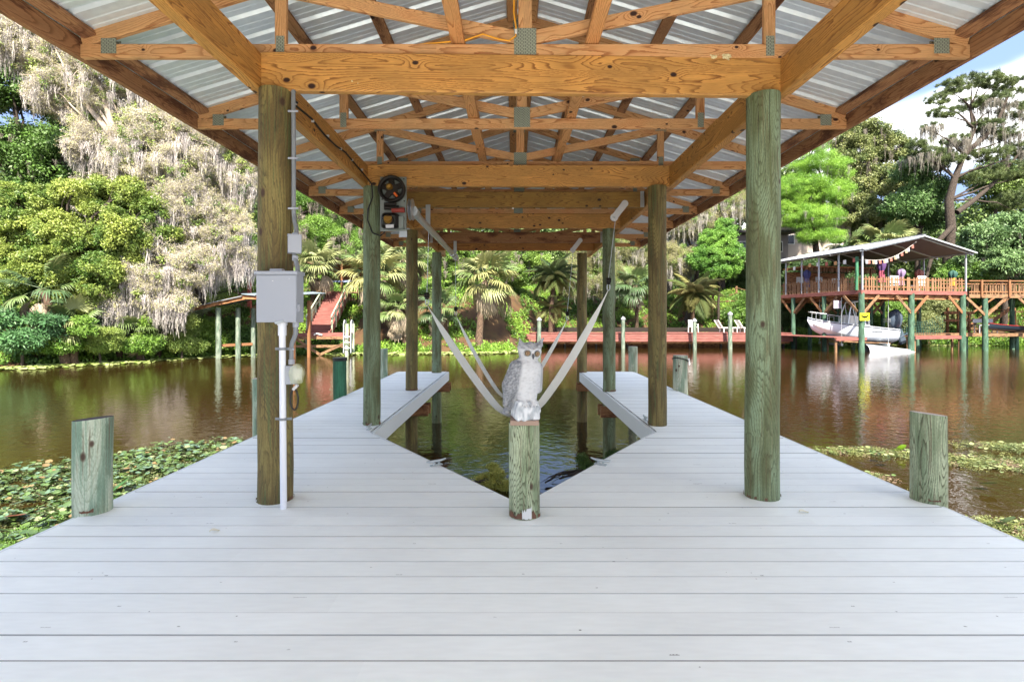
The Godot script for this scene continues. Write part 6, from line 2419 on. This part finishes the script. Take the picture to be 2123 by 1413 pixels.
func build_middle_plants() -> void:
	palm("silvery green fan palm left of the red stair", W(655, 550, 37), ground_at(650, 38), 1.35, 26, 3, "fan", ["frond_new", "frond_new", "frond_mid"])
	palm("fan palm with a skirt of pale dead fronds just right of the red stair", W(775, 570, 36), ground_at(780, 37), 1.5, 22, 22, "fan", ["frond_new", "frond_mid", "frond_yellow"])
	palm("taller fan palm behind the second and third left posts", W(835, 535, 39), ground_at(840, 39.5), 1.6, 20, 18, "fan", ["frond_mid", "frond_new"])
	palm("low fan palm with yellowing fronds between the left posts", W(825, 640, 35.6), ground_at(840, 36), 1.15, 14, 16, "fan", ["frond_yellow", "frond_mid", "frond_new"])
	palm("dark fan palm right of the third left post", W(915, 640, 37), ground_at(925, 37), 1.3, 16, 4, "fan", ["frond_dark", "frond_mid"])
	palm("cabbage palm with leaning trunk and hanging dead fronds in the middle of the bank", W(1008, 580, 36.2), V(-2.45, -1.1, 35.6), 1.6, 26, 24, "fan", ["frond_new", "frond_mid", "frond_yellow"], 0.2)
	palm("dark feathery palm on the bank left of the last right post", W(1148, 575, 41), ground_at(1140, 42), 1.45, 26, 0, "plume", ["frond_dark", "frond_mid"])
	palm("low yellow green fern palm on the bank behind the far sling", W(1145, 640, 42), ground_at(1145, 43.5), 1.0, 18, 0, "plume", ["frond_mid", "frond_new"])
	palm("dark palm with dry tips between the last two right posts", W(1318, 590, 44.5), ground_at(1318, 46), 1.45, 22, 6, "fan", ["frond_dark", "frond_mid"])
	palm("olive feather palm with a dry brown heart right of the second right post", W(1440, 610, 45.5), ground_at(1432, 46.5), 1.75, 24, 0, "plume", ["frond_mid", "frond_yellow", "frond_new"])
	tree("leafy_tree", "fresh green leafy tree behind the middle palm", "broad", ground_at(1060, 46), 0.2, [[1000, 520, 45, 55, 35], [1090, 530, 45, 55, 35], [1060, 560, 45.5, 60, 35], [930, 540, 45, 50, 40]], 2200, Vector2(0.7, 1.2), lc(0.07, 0.15, 0.02), lc(0.18, 0.30, 0.05), {"moss": 260, "thr": -0.1})
	tree("mossy_cedar", "thin grey green tree hung with moss behind the last right posts", "twig", ground_at(1250, 48), 0.24, [[1230, 520, 47, 60, 50], [1310, 510, 47, 55, 45], [1270, 580, 46.5, 60, 40], [1190, 570, 46, 40, 45]], 1500, Vector2(0.8, 1.4), lc(0.20, 0.22, 0.14), lc(0.30, 0.30, 0.18), {"moss": 900, "moss_color": lin(0.28, 0.27, 0.25), "mix": ["fine", 1100, Vector2(0.7, 1.1), lc(0.09, 0.17, 0.03), lc(0.18, 0.27, 0.06)]})
	tree("grey_mossy_oak", "grey mossy oak in front of the white house, right of the second right post", "twig", ground_at(1420, 50), 0.3, [[1420, 450, 49, 60, 45], [1490, 420, 50, 60, 45], [1400, 540, 48, 45, 40], [1540, 400, 51, 50, 40]], 1500, Vector2(0.9, 1.5), lc(0.24, 0.24, 0.17), lc(0.32, 0.32, 0.20), {"moss": 1100, "moss_len": 1.5, "moss_color": lin(0.30, 0.29, 0.275), "mix": ["fine", 1000, Vector2(0.7, 1.1), lc(0.10, 0.20, 0.03), lc(0.2, 0.32, 0.06)]})
	tree("young_maple", "bright green young tree on the bank left of the nearest right post", "broad", ground_at(1490, 47), 0.14, [[1490, 500, 46.5, 42, 32], [1465, 535, 46, 40, 28], [1515, 530, 46, 35, 30], [1490, 560, 46, 45, 18], [1505, 470, 46.5, 22, 22]], 1900, Vector2(0.5, 0.95), lc(0.06, 0.17, 0.02), lc(0.18, 0.36, 0.05), {"thr": 0.06, "freq": 1.0})


func build_right_trees() -> void:
	tree("bald_cypress", "tall lime green feathery cypress right of the nearest right post", "feathery", ground_at(1690, 53), 0.4,
		[[1690, 335, 52, 50, 26], [1660, 390, 52, 60, 30], [1715, 400, 52, 55, 28], [1680, 450, 51.5, 65, 26], [1640, 440, 52, 40, 30], [1700, 490, 51.5, 50, 18], [1690, 300, 52, 25, 20], [1740, 350, 53, 30, 25]],
		4200, Vector2(0.9, 1.6), lc(0.10, 0.24, 0.02), lc(0.24, 0.44, 0.05), {"thr": -0.08, "freq": 0.6, "moss": 200, "moss_color": lin(0.24, 0.25, 0.2)})
	tree("olive_mossy_oak", "tall olive oak with hanging moss behind the lime green cypress", "broad", ground_at(1815, 62), 0.5,
		[[1790, 280, 61, 55, 30], [1840, 310, 61, 45, 35], [1770, 330, 61, 50, 35], [1830, 380, 60, 65, 40], [1790, 440, 60, 70, 40], [1860, 440, 60, 60, 40], [1740, 280, 62, 40, 25]],
		3000, Vector2(1.1, 1.9), lc(0.085, 0.13, 0.035), lc(0.24, 0.27, 0.10), {"thr": 0.0, "freq": 0.35, "moss": 420, "moss_len": 1.8})
	tree("magnolia", "dark rounded magnolia left of the tall pine", "glossy", ground_at(1900, 54), 0.3,
		[[1890, 350, 53, 38, 26], [1920, 395, 53, 48, 32], [1880, 430, 52.5, 48, 32], [1930, 445, 53, 40, 28], [1945, 330, 53, 30, 20]], 2200, Vector2(0.8, 1.4), lc(0.03, 0.075, 0.018), lc(0.09, 0.18, 0.045), {"thr": -0.08, "freq": 0.5})
	# the tall pine with a forked dark trunk and flat layers
	var P := thing("tall_pine", "tall pine with dark forked trunk and flat open layers above the pavilion", "tree", ground_at(1968, 50))
	var o := P.position
	var mb := MB.new()
	var main := []
	for q in [[1968, 600], [1966, 540], [1972, 470], [1968, 415], [1980, 370], [2000, 320], [2020, 270], [2012, 225], [2030, 180]]:
		main.append(W(q[0], q[1], 50) - o)
	mb.tube(main, [0.55, 0.46, 0.42, 0.36, 0.28, 0.22, 0.17, 0.11, 0.05], 11, false)
	part("trunk", mb, M.bark, P)
	mb = MB.new()
	var lay := [[1945, 205, 49.5, 26, 12], [1975, 180, 49.5, 34, 14], [2015, 168, 50, 36, 14], [2060, 165, 50, 34, 14], [2100, 180, 50, 34, 18], [1960, 232, 49, 36, 9], [2010, 215, 50, 30, 12], [2060, 210, 50, 36, 14], [2105, 230, 50.5, 34, 18], [1930, 262, 49, 20, 7], [1925, 318, 49.5, 42, 13], [1985, 290, 50, 32, 11], [2040, 260, 50, 34, 12], [2085, 275, 50, 34, 14], [2115, 310, 50, 36, 18], [2050, 320, 49.5, 40, 13], [2095, 355, 50, 45, 18], [1905, 298, 49.5, 26, 10], [2030, 368, 50, 40, 13], [2110, 415, 50, 45, 20], [1960, 330, 50, 35, 12]]
	for q in lay:
		var e := W(q[0], q[1] + q[4], q[2]) - o
		var best: Vector3 = main[3]
		for m in main:
			if m.y < e.y - 0.4 and m.y > best.y:
				best = m
		limb(mb, best, e, 0.12, 0.03, 0.12)
	for q in [[[1985, 440], [2020, 415], [2060, 380], [2095, 340], [2130, 300]], [[1975, 470], [1945, 500], [1930, 540], [1920, 580]], [[2000, 320], [2040, 285], [2070, 250], [2090, 200]]]:
		var pts := []
		for k in q:
			pts.append(W(k[0], k[1], 49.6) - o)
		mb.tube(pts, [0.26, 0.22, 0.17, 0.12, 0.06], 9, false)
	part("limbs", mb, M.bark, P)
	var blobs := []
	for q in lay:
		var k: float = q[2] / K
		blobs.append([W(q[0], q[1], q[2]) - o, Vector3(q[3] * k, q[4] * k, q[3] * k * 0.9)])
	var T := []
	var C := PackedColorArray()
	fill(blobs, 3000, Vector2(0.7, 1.3), lc(0.05, 0.085, 0.025), lc(0.13, 0.18, 0.06), 0.06, 0.9, T, C)
	scatter("crown", meshes.needle, M.leaf, T, C, P)
	T = []
	C = PackedColorArray()
	for i in 220:
		var b: Array = blobs[7 + rng.randi() % 8]
		T.append(Transform3D(Basis(Vector3.UP, rnd(0, TAU)) * Basis.from_scale(Vector3(0.9, rnd(0.9, 2.2), 0.9)), b[0] + Vector3(rnd(-1, 1) * b[1].x, -b[1].y * 0.5, rnd(-1, 1) * b[1].z)))
		C.append(lc(0.20, 0.19, 0.17) * rnd(0.8, 1.2))
	scatter("moss", meshes.moss, M.moss, T, C, P)
	tree("broadleaf_tree", "large leaved dark tree right of the pavilion roof", "glossy", ground_at(2080, 47), 0.3, [[2040, 495, 46, 45, 32], [2090, 480, 46, 50, 36], [2070, 540, 45.5, 55, 32], [2120, 520, 46, 45, 40], [2020, 540, 46, 30, 30]], 2600, Vector2(0.8, 1.4), lc(0.055, 0.115, 0.04), lc(0.16, 0.27, 0.10), {"thr": -0.08, "freq": 0.5, "moss": 160})
	palm("palm with long drooping fronds at the right edge behind the walkway", W(2100, 520, 48), ground_at(2095, 49), 2.0, 24, 6, "fan", ["frond_mid", "frond_dark"])
	palm("bright green palm top rising behind the pavilion roof", W(1835, 505, 52), ground_at(1840, 53), 1.9, 20, 0, "fan", ["frond_mid", "frond_new"])
	palm("palm top behind the left end of the pavilion roof", W(1770, 520, 54), ground_at(1770, 55), 1.8, 18, 0, "fan", ["frond_mid", "frond_dark"])
	var sh := [[1700, 560, 48, 60, 40, "green shrub seen through the left side of the pavilion", 0], [1650, 640, 46, 50, 36, "dark shrub under the left end of the pavilion", 0], [1850, 650, 45.5, 50, 34, "leafy bush behind the white boat", 1], [1905, 670, 44.5, 40, 26, "pale green bush behind the fishing net", 2], [2010, 560, 47, 50, 30, "green shrub behind the right pavilion posts", 1], [2090, 590, 48, 60, 22, "dark hedge bush behind the raised walkway", 0], [1950, 640, 46, 45, 30, "brown green bush on the slope behind the right pilings", 2], [1560, 640, 46.5, 50, 40, "bright ivy bush on the bank left of the nearest right post", 1], [1800, 600, 49, 60, 30, "deep green bush behind the pavilion bar", 0]]
	var cs := [[lc(0.025, 0.06, 0.015), lc(0.06, 0.12, 0.03)], [lc(0.06, 0.14, 0.02), lc(0.14, 0.27, 0.04)], [lc(0.10, 0.13, 0.04), lc(0.2, 0.23, 0.09)]]
	for q in sh:
		bush(q[5], [[q[0], q[1], q[2], q[3], q[4]], [q[0] + q[3] * 0.7, q[1] + 14, q[2], q[3] * 0.6, q[4] * 0.6], [q[0] - q[3] * 0.7, q[1] + 12, q[2], q[3] * 0.6, q[4] * 0.6]], "broad", 900, Vector2(0.6, 1.1), cs[q[6]][0], cs[q[6]][1], "shrubs on the right bank")
	# far woods behind everything
	T = []
	C = PackedColorArray()
	var wood := noise(404, 0.05, 2)
	for i in 15000:
		var px := rnd(-500, 2700)
		var d := rnd(60, 88)
		var x := (px - 1065.0) / K * d
		var g := land(x, d)
		var top := 9.0 + 5.0 * wood.get_noise_2d(x * 1.5, d) + (5.0 if px < 640 else 0.0)
		T.append(Transform3D(Basis(Vector3.UP, rnd(0, TAU)) * Basis.from_scale(Vector3.ONE * rnd(2.0, 3.6)), V(x, g + rnd(0.0, 1.0) * top, d)))
		var k := clampf(0.5 + wood.get_noise_2d(x * 3.0, d * 2.0 + 50.0) + rnd(-0.3, 0.3), 0, 1)
		C.append(lc(0.045, 0.09, 0.022).lerp(lc(0.14, 0.22, 0.06), k))
	scatter("distant_woods", meshes.broad, M.leaf, T, C)
	# slender trunks in the woods
	var tk := [[560, 58], [700, 60], [1385, 57], [1470, 56], [1500, 59], [1560, 60], [1640, 60], [1760, 63], [2060, 60], [2110, 62]]
	var words := ["left of the crooked oak", "above the red stair", "right of the second right post", "behind the grey mossy oak", "behind the bright young tree", "just left of the nearest right post", "behind the lime green cypress", "behind the olive oak", "right of the tall pine", "at the right edge"]
	for i in tk.size():
		var g := ground_at(tk[i][0], tk[i][1])
		var t := thing("bare_trunk_tree", "slender grey tree trunk %s" % words[i], "tree", g, 0.0, "slender trunks at the edge of the woods")
		var m2 := MB.new()
		limb(m2, Vector3(0, -0.5, 0), Vector3(rnd(-0.8, 0.8), 13.0, 0), 0.32, 0.12, 0.04)
		part("trunk", m2, M.bark, t)
		T = []
		C = PackedColorArray()
		fill([[Vector3(0, 12.5, 0), Vector3(2.6, 2.4, 2.4)], [Vector3(1.2, 10.0, 0), Vector3(2.0, 1.4, 2.0)]], 420, Vector2(1.2, 2.2), lc(0.05, 0.10, 0.02), lc(0.14, 0.22, 0.05), 0.0, 0.5, T, C)
		scatter("crown", meshes.broad, M.leaf, T, C, t)


func build_bank_cover() -> void:
	var T := []
	var C := PackedColorArray()
	var dens := noise(505, 0.22, 3)
	var n := 0
	while n < 24000:
		var x := rnd(-34, 50)
		var s := pow(rng.randf(), 1.3) * 20.0 + 0.2
		var d := shore(x) + s
		var k := dens.get_noise_2d(x, d)
		n += 1
		var bare := x > -11.5 and x < 0.5 and s < 9.0
		if k < (-0.06 if bare else -0.36):
			continue
		var sc := rnd(0.7, 1.35)
		T.append(Transform3D(Basis(Vector3.UP, rnd(0, TAU)) * Basis.from_scale(Vector3(sc, sc * rnd(0.8, 1.6), sc)), V(x, land(x, d) + 0.08, d)))
		C.append(lc(0.05, 0.12, 0.015).lerp(lc(0.19, 0.33, 0.04), clampf(0.45 + k + rnd(-0.35, 0.35), 0, 1)))
	scatter("ground_ivy", meshes.ivy, M.leaf, T, C)


func pad(sides: int, notch: float) -> ArrayMesh:
	var mb := MB.new()
	var R := []
	for i in 3:
		var row := PackedVector3Array()
		for j in sides + 1:
			var a := lerpf(notch, TAU - notch, float(j) / sides)
			var r := i / 2.0 * (1.0 + 0.06 * sin(a * 5.0))
			row.append(Vector3(cos(a) * r, 0.10 * r * r + 0.03 * r * sin(a * 3.0), sin(a) * r))
		R.append(row)
	mb.grid(R, false, true)
	return mb.mesh()


func mat_edge(x: float) -> float:    # how far out the mat of leaves reaches on the left
	if x > -5.6:
		return 9.7 + 0.2 * sin(x * 3.0)
	return 9.7 - (-5.6 - x) * 0.95


func build_water_plants() -> void:
	var pm := pad(11, 0.16)
	var pn := pad(9, 0.02)
	M.pad = leaf_mat(Color.WHITE, 0.25, 0.35)
	# left mat of round floating leaves beside the deck
	var T := []
	var C := PackedColorArray()
	var T2 := []
	var C2 := PackedColorArray()
	var den := noise(606, 0.6, 3)
	for i in 30000:
		var x := rnd(-12.0, -2.66)
		var d := rnd(0.5, 9.9)
		var e := mat_edge(x) - d
		if e < 0.0 or (e < 1.2 and rng.randf() > 0.25 + e * 0.6):
			continue
		var k := den.get_noise_2d(x * 2.0, d * 2.0)
		if k < -0.28:
			continue
		var r := rnd(0.020, 0.046) * (1.4 if rng.randf() < 0.08 else 1.0)
		var y := WATER + 0.012 + maxf(0.0, k) * 0.16 + rnd(0, 0.05)
		var B := Basis(Vector3.UP, rnd(0, TAU)) * Basis(Vector3.RIGHT, rnd(-0.4, 0.4)) * Basis(Vector3.BACK, rnd(-0.4, 0.4)) * Basis.from_scale(Vector3(r, r, r))
		T.append(Transform3D(B, V(x, y, d)))
		var t := rng.randf()
		var c := lc(0.022, 0.052, 0.014).lerp(lc(0.09, 0.15, 0.04), rng.randf())
		if t < 0.07:
			c = lc(0.17, 0.20, 0.10)
		elif t < 0.12:
			c = lc(0.16, 0.11, 0.045)
		elif t < 0.36:
			c = lc(0.08, 0.14, 0.09)
		C.append(c)
		if rng.randf() < 0.35:
			T2.append(Transform3D(Basis(Vector3.UP, rnd(0, TAU)) * Basis.from_scale(Vector3(0.5, 0.22, 0.5)), V(x + rnd(-0.1, 0.1), WATER + 0.01, d)))
			C2.append(lc(0.06, 0.06, 0.02).lerp(lc(0.06, 0.11, 0.025), rng.randf()))
	scatter("floating_leaves", pm, M.pad, T, C)
	scatter("floating_leaf_litter", meshes.fine, M.leaf, T2, C2)
	# feathery water weed close to the deck at the lower left
	T = []
	C = PackedColorArray()
	for i in 500:
		T.append(Transform3D(Basis(Vector3.UP, rnd(0, TAU)) * Basis.from_scale(Vector3(0.35, 0.3, 0.35)), V(rnd(-5.2, -2.9), WATER + 0.05, rnd(4.0, 6.3))))
		C.append(lc(0.05, 0.12, 0.02).lerp(lc(0.13, 0.26, 0.04), rng.randf()))
	scatter("feathery_water_weed", meshes.feathery, M.leaf, T, C)
	var big := [[45, 1062, 0.11, 0.25, "large pale bluish lily leaf near the left frame edge"], [85, 1105, 0.12, 0.5, "large grey green lily leaf lowest at the left deck edge"], [30, 1092, 0.09, 0.2, "reddish tinged lily leaf beside the largest pale one"], [250, 1025, 0.13, 0.7, "deep green lily leaf right behind the left mooring post"], [250, 985, 0.10, 0.2, "mid green lily leaf farther behind the left mooring post"], [140, 1010, 0.10, 0.3, "dark green lily leaf left of the left mooring post"]]
	for q in big:
		var d: float = (EYE - WATER) * K / (q[1] - 662.0)
		var o := put("lily_leaf", pm, mat([Color(0.30, 0.40, 0.33), Color(0.24, 0.34, 0.24), Color(0.42, 0.26, 0.20), Color(0.15, 0.32, 0.12), Color(0.22, 0.36, 0.14), Color(0.20, 0.33, 0.15)][big.find(q)], 0.35))
		var r: float = q[2]
		o.transform = Transform3D(Basis(Vector3.UP, r * 40.0) * Basis(Vector3.RIGHT, q[3]) * Basis.from_scale(Vector3(r, r, r)), V((q[0] - 1065.0) / K * d, WATER + 0.12, d))
		tag(o, q[4], "lily leaf", "single large leaves in the left mat")
	# right: ragged rafts of weed
	T = []
	C = PackedColorArray()
	T2 = []
	C2 = PackedColorArray()
	var rafts := [[5.7, 8.75, 0.5, 0.16], [6.3, 8.6, 0.5, 0.2], [6.9, 8.3, 0.55, 0.3], [7.4, 8.0, 0.6, 0.35], [8.0, 7.8, 0.7, 0.45], [8.6, 7.4, 0.8, 0.4], [9.4, 7.2, 0.9, 0.5], [8.6, 9.1, 0.5, 0.2], [9.2, 8.9, 0.6, 0.3], [5.0, 7.3, 0.3, 0.15], [4.7, 6.6, 0.3, 0.12], [5.4, 5.6, 0.5, 0.12], [5.2, 5.2, 0.35, 0.2], [10.2, 8.4, 0.9, 0.6], [3.6, 6.6, 0.25, 0.2]]
	for q in rafts:
		for i in int(300 * q[2]):
			var u := Vector2(rng.randfn(0, 0.55), rng.randfn(0, 0.55))
			var p := V(q[0] + u.x * q[2], WATER + rnd(0.0, 0.05), q[1] + u.y * q[3])
			if rng.randf() < 0.55:
				T2.append(Transform3D(Basis(Vector3.UP, rnd(0, TAU)) * Basis.from_scale(Vector3(0.3, 0.2, 0.3) * rnd(0.6, 1.2)), p))
				C2.append(lc(0.05, 0.08, 0.02).lerp(lc(0.19, 0.21, 0.07), rng.randf()) if rng.randf() < 0.85 else lc(0.20, 0.14, 0.10))
			else:
				var r := rnd(0.015, 0.04)
				T.append(Transform3D(Basis(Vector3.UP, rnd(0, TAU)) * Basis(Vector3.RIGHT, rnd(-0.5, 0.5)) * Basis.from_scale(Vector3(r, r, r)), p + Vector3(0, 0.02, 0)))
				C.append(lc(0.06, 0.11, 0.02).lerp(lc(0.24, 0.27, 0.11), rng.randf()))
	scatter("weed_raft_leaves", pn, M.pad, T, C)
	scatter("weed_raft", meshes.fine, M.leaf, T2, C2)
	var rb := [[1868, 942, 0.10, 0.9, "bright green broad leaf standing beside the right mooring post", Color(0.42, 0.58, 0.10)], [1838, 968, 0.11, 0.5, "pale folded lily leaf floating left of the right mooring post", Color(0.42, 0.48, 0.38)], [2086, 1100, 0.10, 0.8, "round pale lily leaf at the right frame edge beside the deck", Color(0.38, 0.48, 0.36)], [1820, 958, 0.09, 0.3, "light green leaf next to the pale folded lily leaf", Color(0.36, 0.48, 0.12)], [2050, 1018, 0.09, 0.4, "bright green leaf in the weed raft right of the right mooring post", Color(0.34, 0.50, 0.10)]]
	for q in rb:
		var d: float = (EYE - WATER) * K / (q[1] - 662.0)
		var o := put("lily_leaf", pm, mat(q[5], 0.35))
		var r: float = q[2]
		o.transform = Transform3D(Basis(Vector3.UP, r * 33.0) * Basis(Vector3.RIGHT, q[3]) * Basis.from_scale(Vector3(r, r, r)), V((q[0] - 1065.0) / K * d, WATER + 0.10, d))
		tag(o, q[4], "lily leaf", "single large leaves on the right water")
	# inside the slip
	bush("yellow green water plant in the slip left of the owl's post", [[1030, 985, 7.0, 14, 12], [1000, 992, 7.1, 14, 6], [1045, 1005, 6.8, 16, 10], [1015, 1003, 6.9, 18, 5], [1022, 968, 7.1, 8, 7], [985, 998, 7.0, 10, 3]], "fine", 420, Vector2(0.12, 0.26), lc(0.30, 0.34, 0.05), lc(0.60, 0.58, 0.16))
	bush("dark green water plant in the slip right of the owl's post", [[1225, 975, 7.4, 24, 10], [1210, 952, 7.5, 8, 12], [1160, 993, 7.1, 40, 5], [1255, 965, 7.7, 20, 7], [1285, 945, 8.2, 26, 7], [1130, 1000, 7.0, 12, 6]], "fine", 460, Vector2(0.2, 0.36), lc(0.03, 0.08, 0.015), lc(0.13, 0.22, 0.04))
	# pale duckweed and leaves along the far shore
	T = []
	C = PackedColorArray()
	for i in 9000:
		var left := rng.randf() < 0.6
		var x := rnd(-34, -15.5) if left else rnd(-12.0, 1.0)
		if not left and rng.randf() < 0.1:
			x = rnd(27, 40)
		var s := -absf(rng.randfn(0, 1.0)) * (1.5 if left and x < -19.0 else 0.75) + 0.1
		var d := shore(x) + s
		var r := rnd(0.06, 0.14)
		T.append(Transform3D(Basis(Vector3.UP, rnd(0, TAU)) * Basis(Vector3.RIGHT, rnd(-0.4, 0.4)) * Basis.from_scale(Vector3(r, r, r)), V(x, WATER + rnd(0.01, 0.07), d)))
		C.append(lc(0.16, 0.24, 0.05).lerp(lc(0.40, 0.45, 0.20), rng.randf()))
	scatter("shore_duckweed", pn, M.pad, T, C)
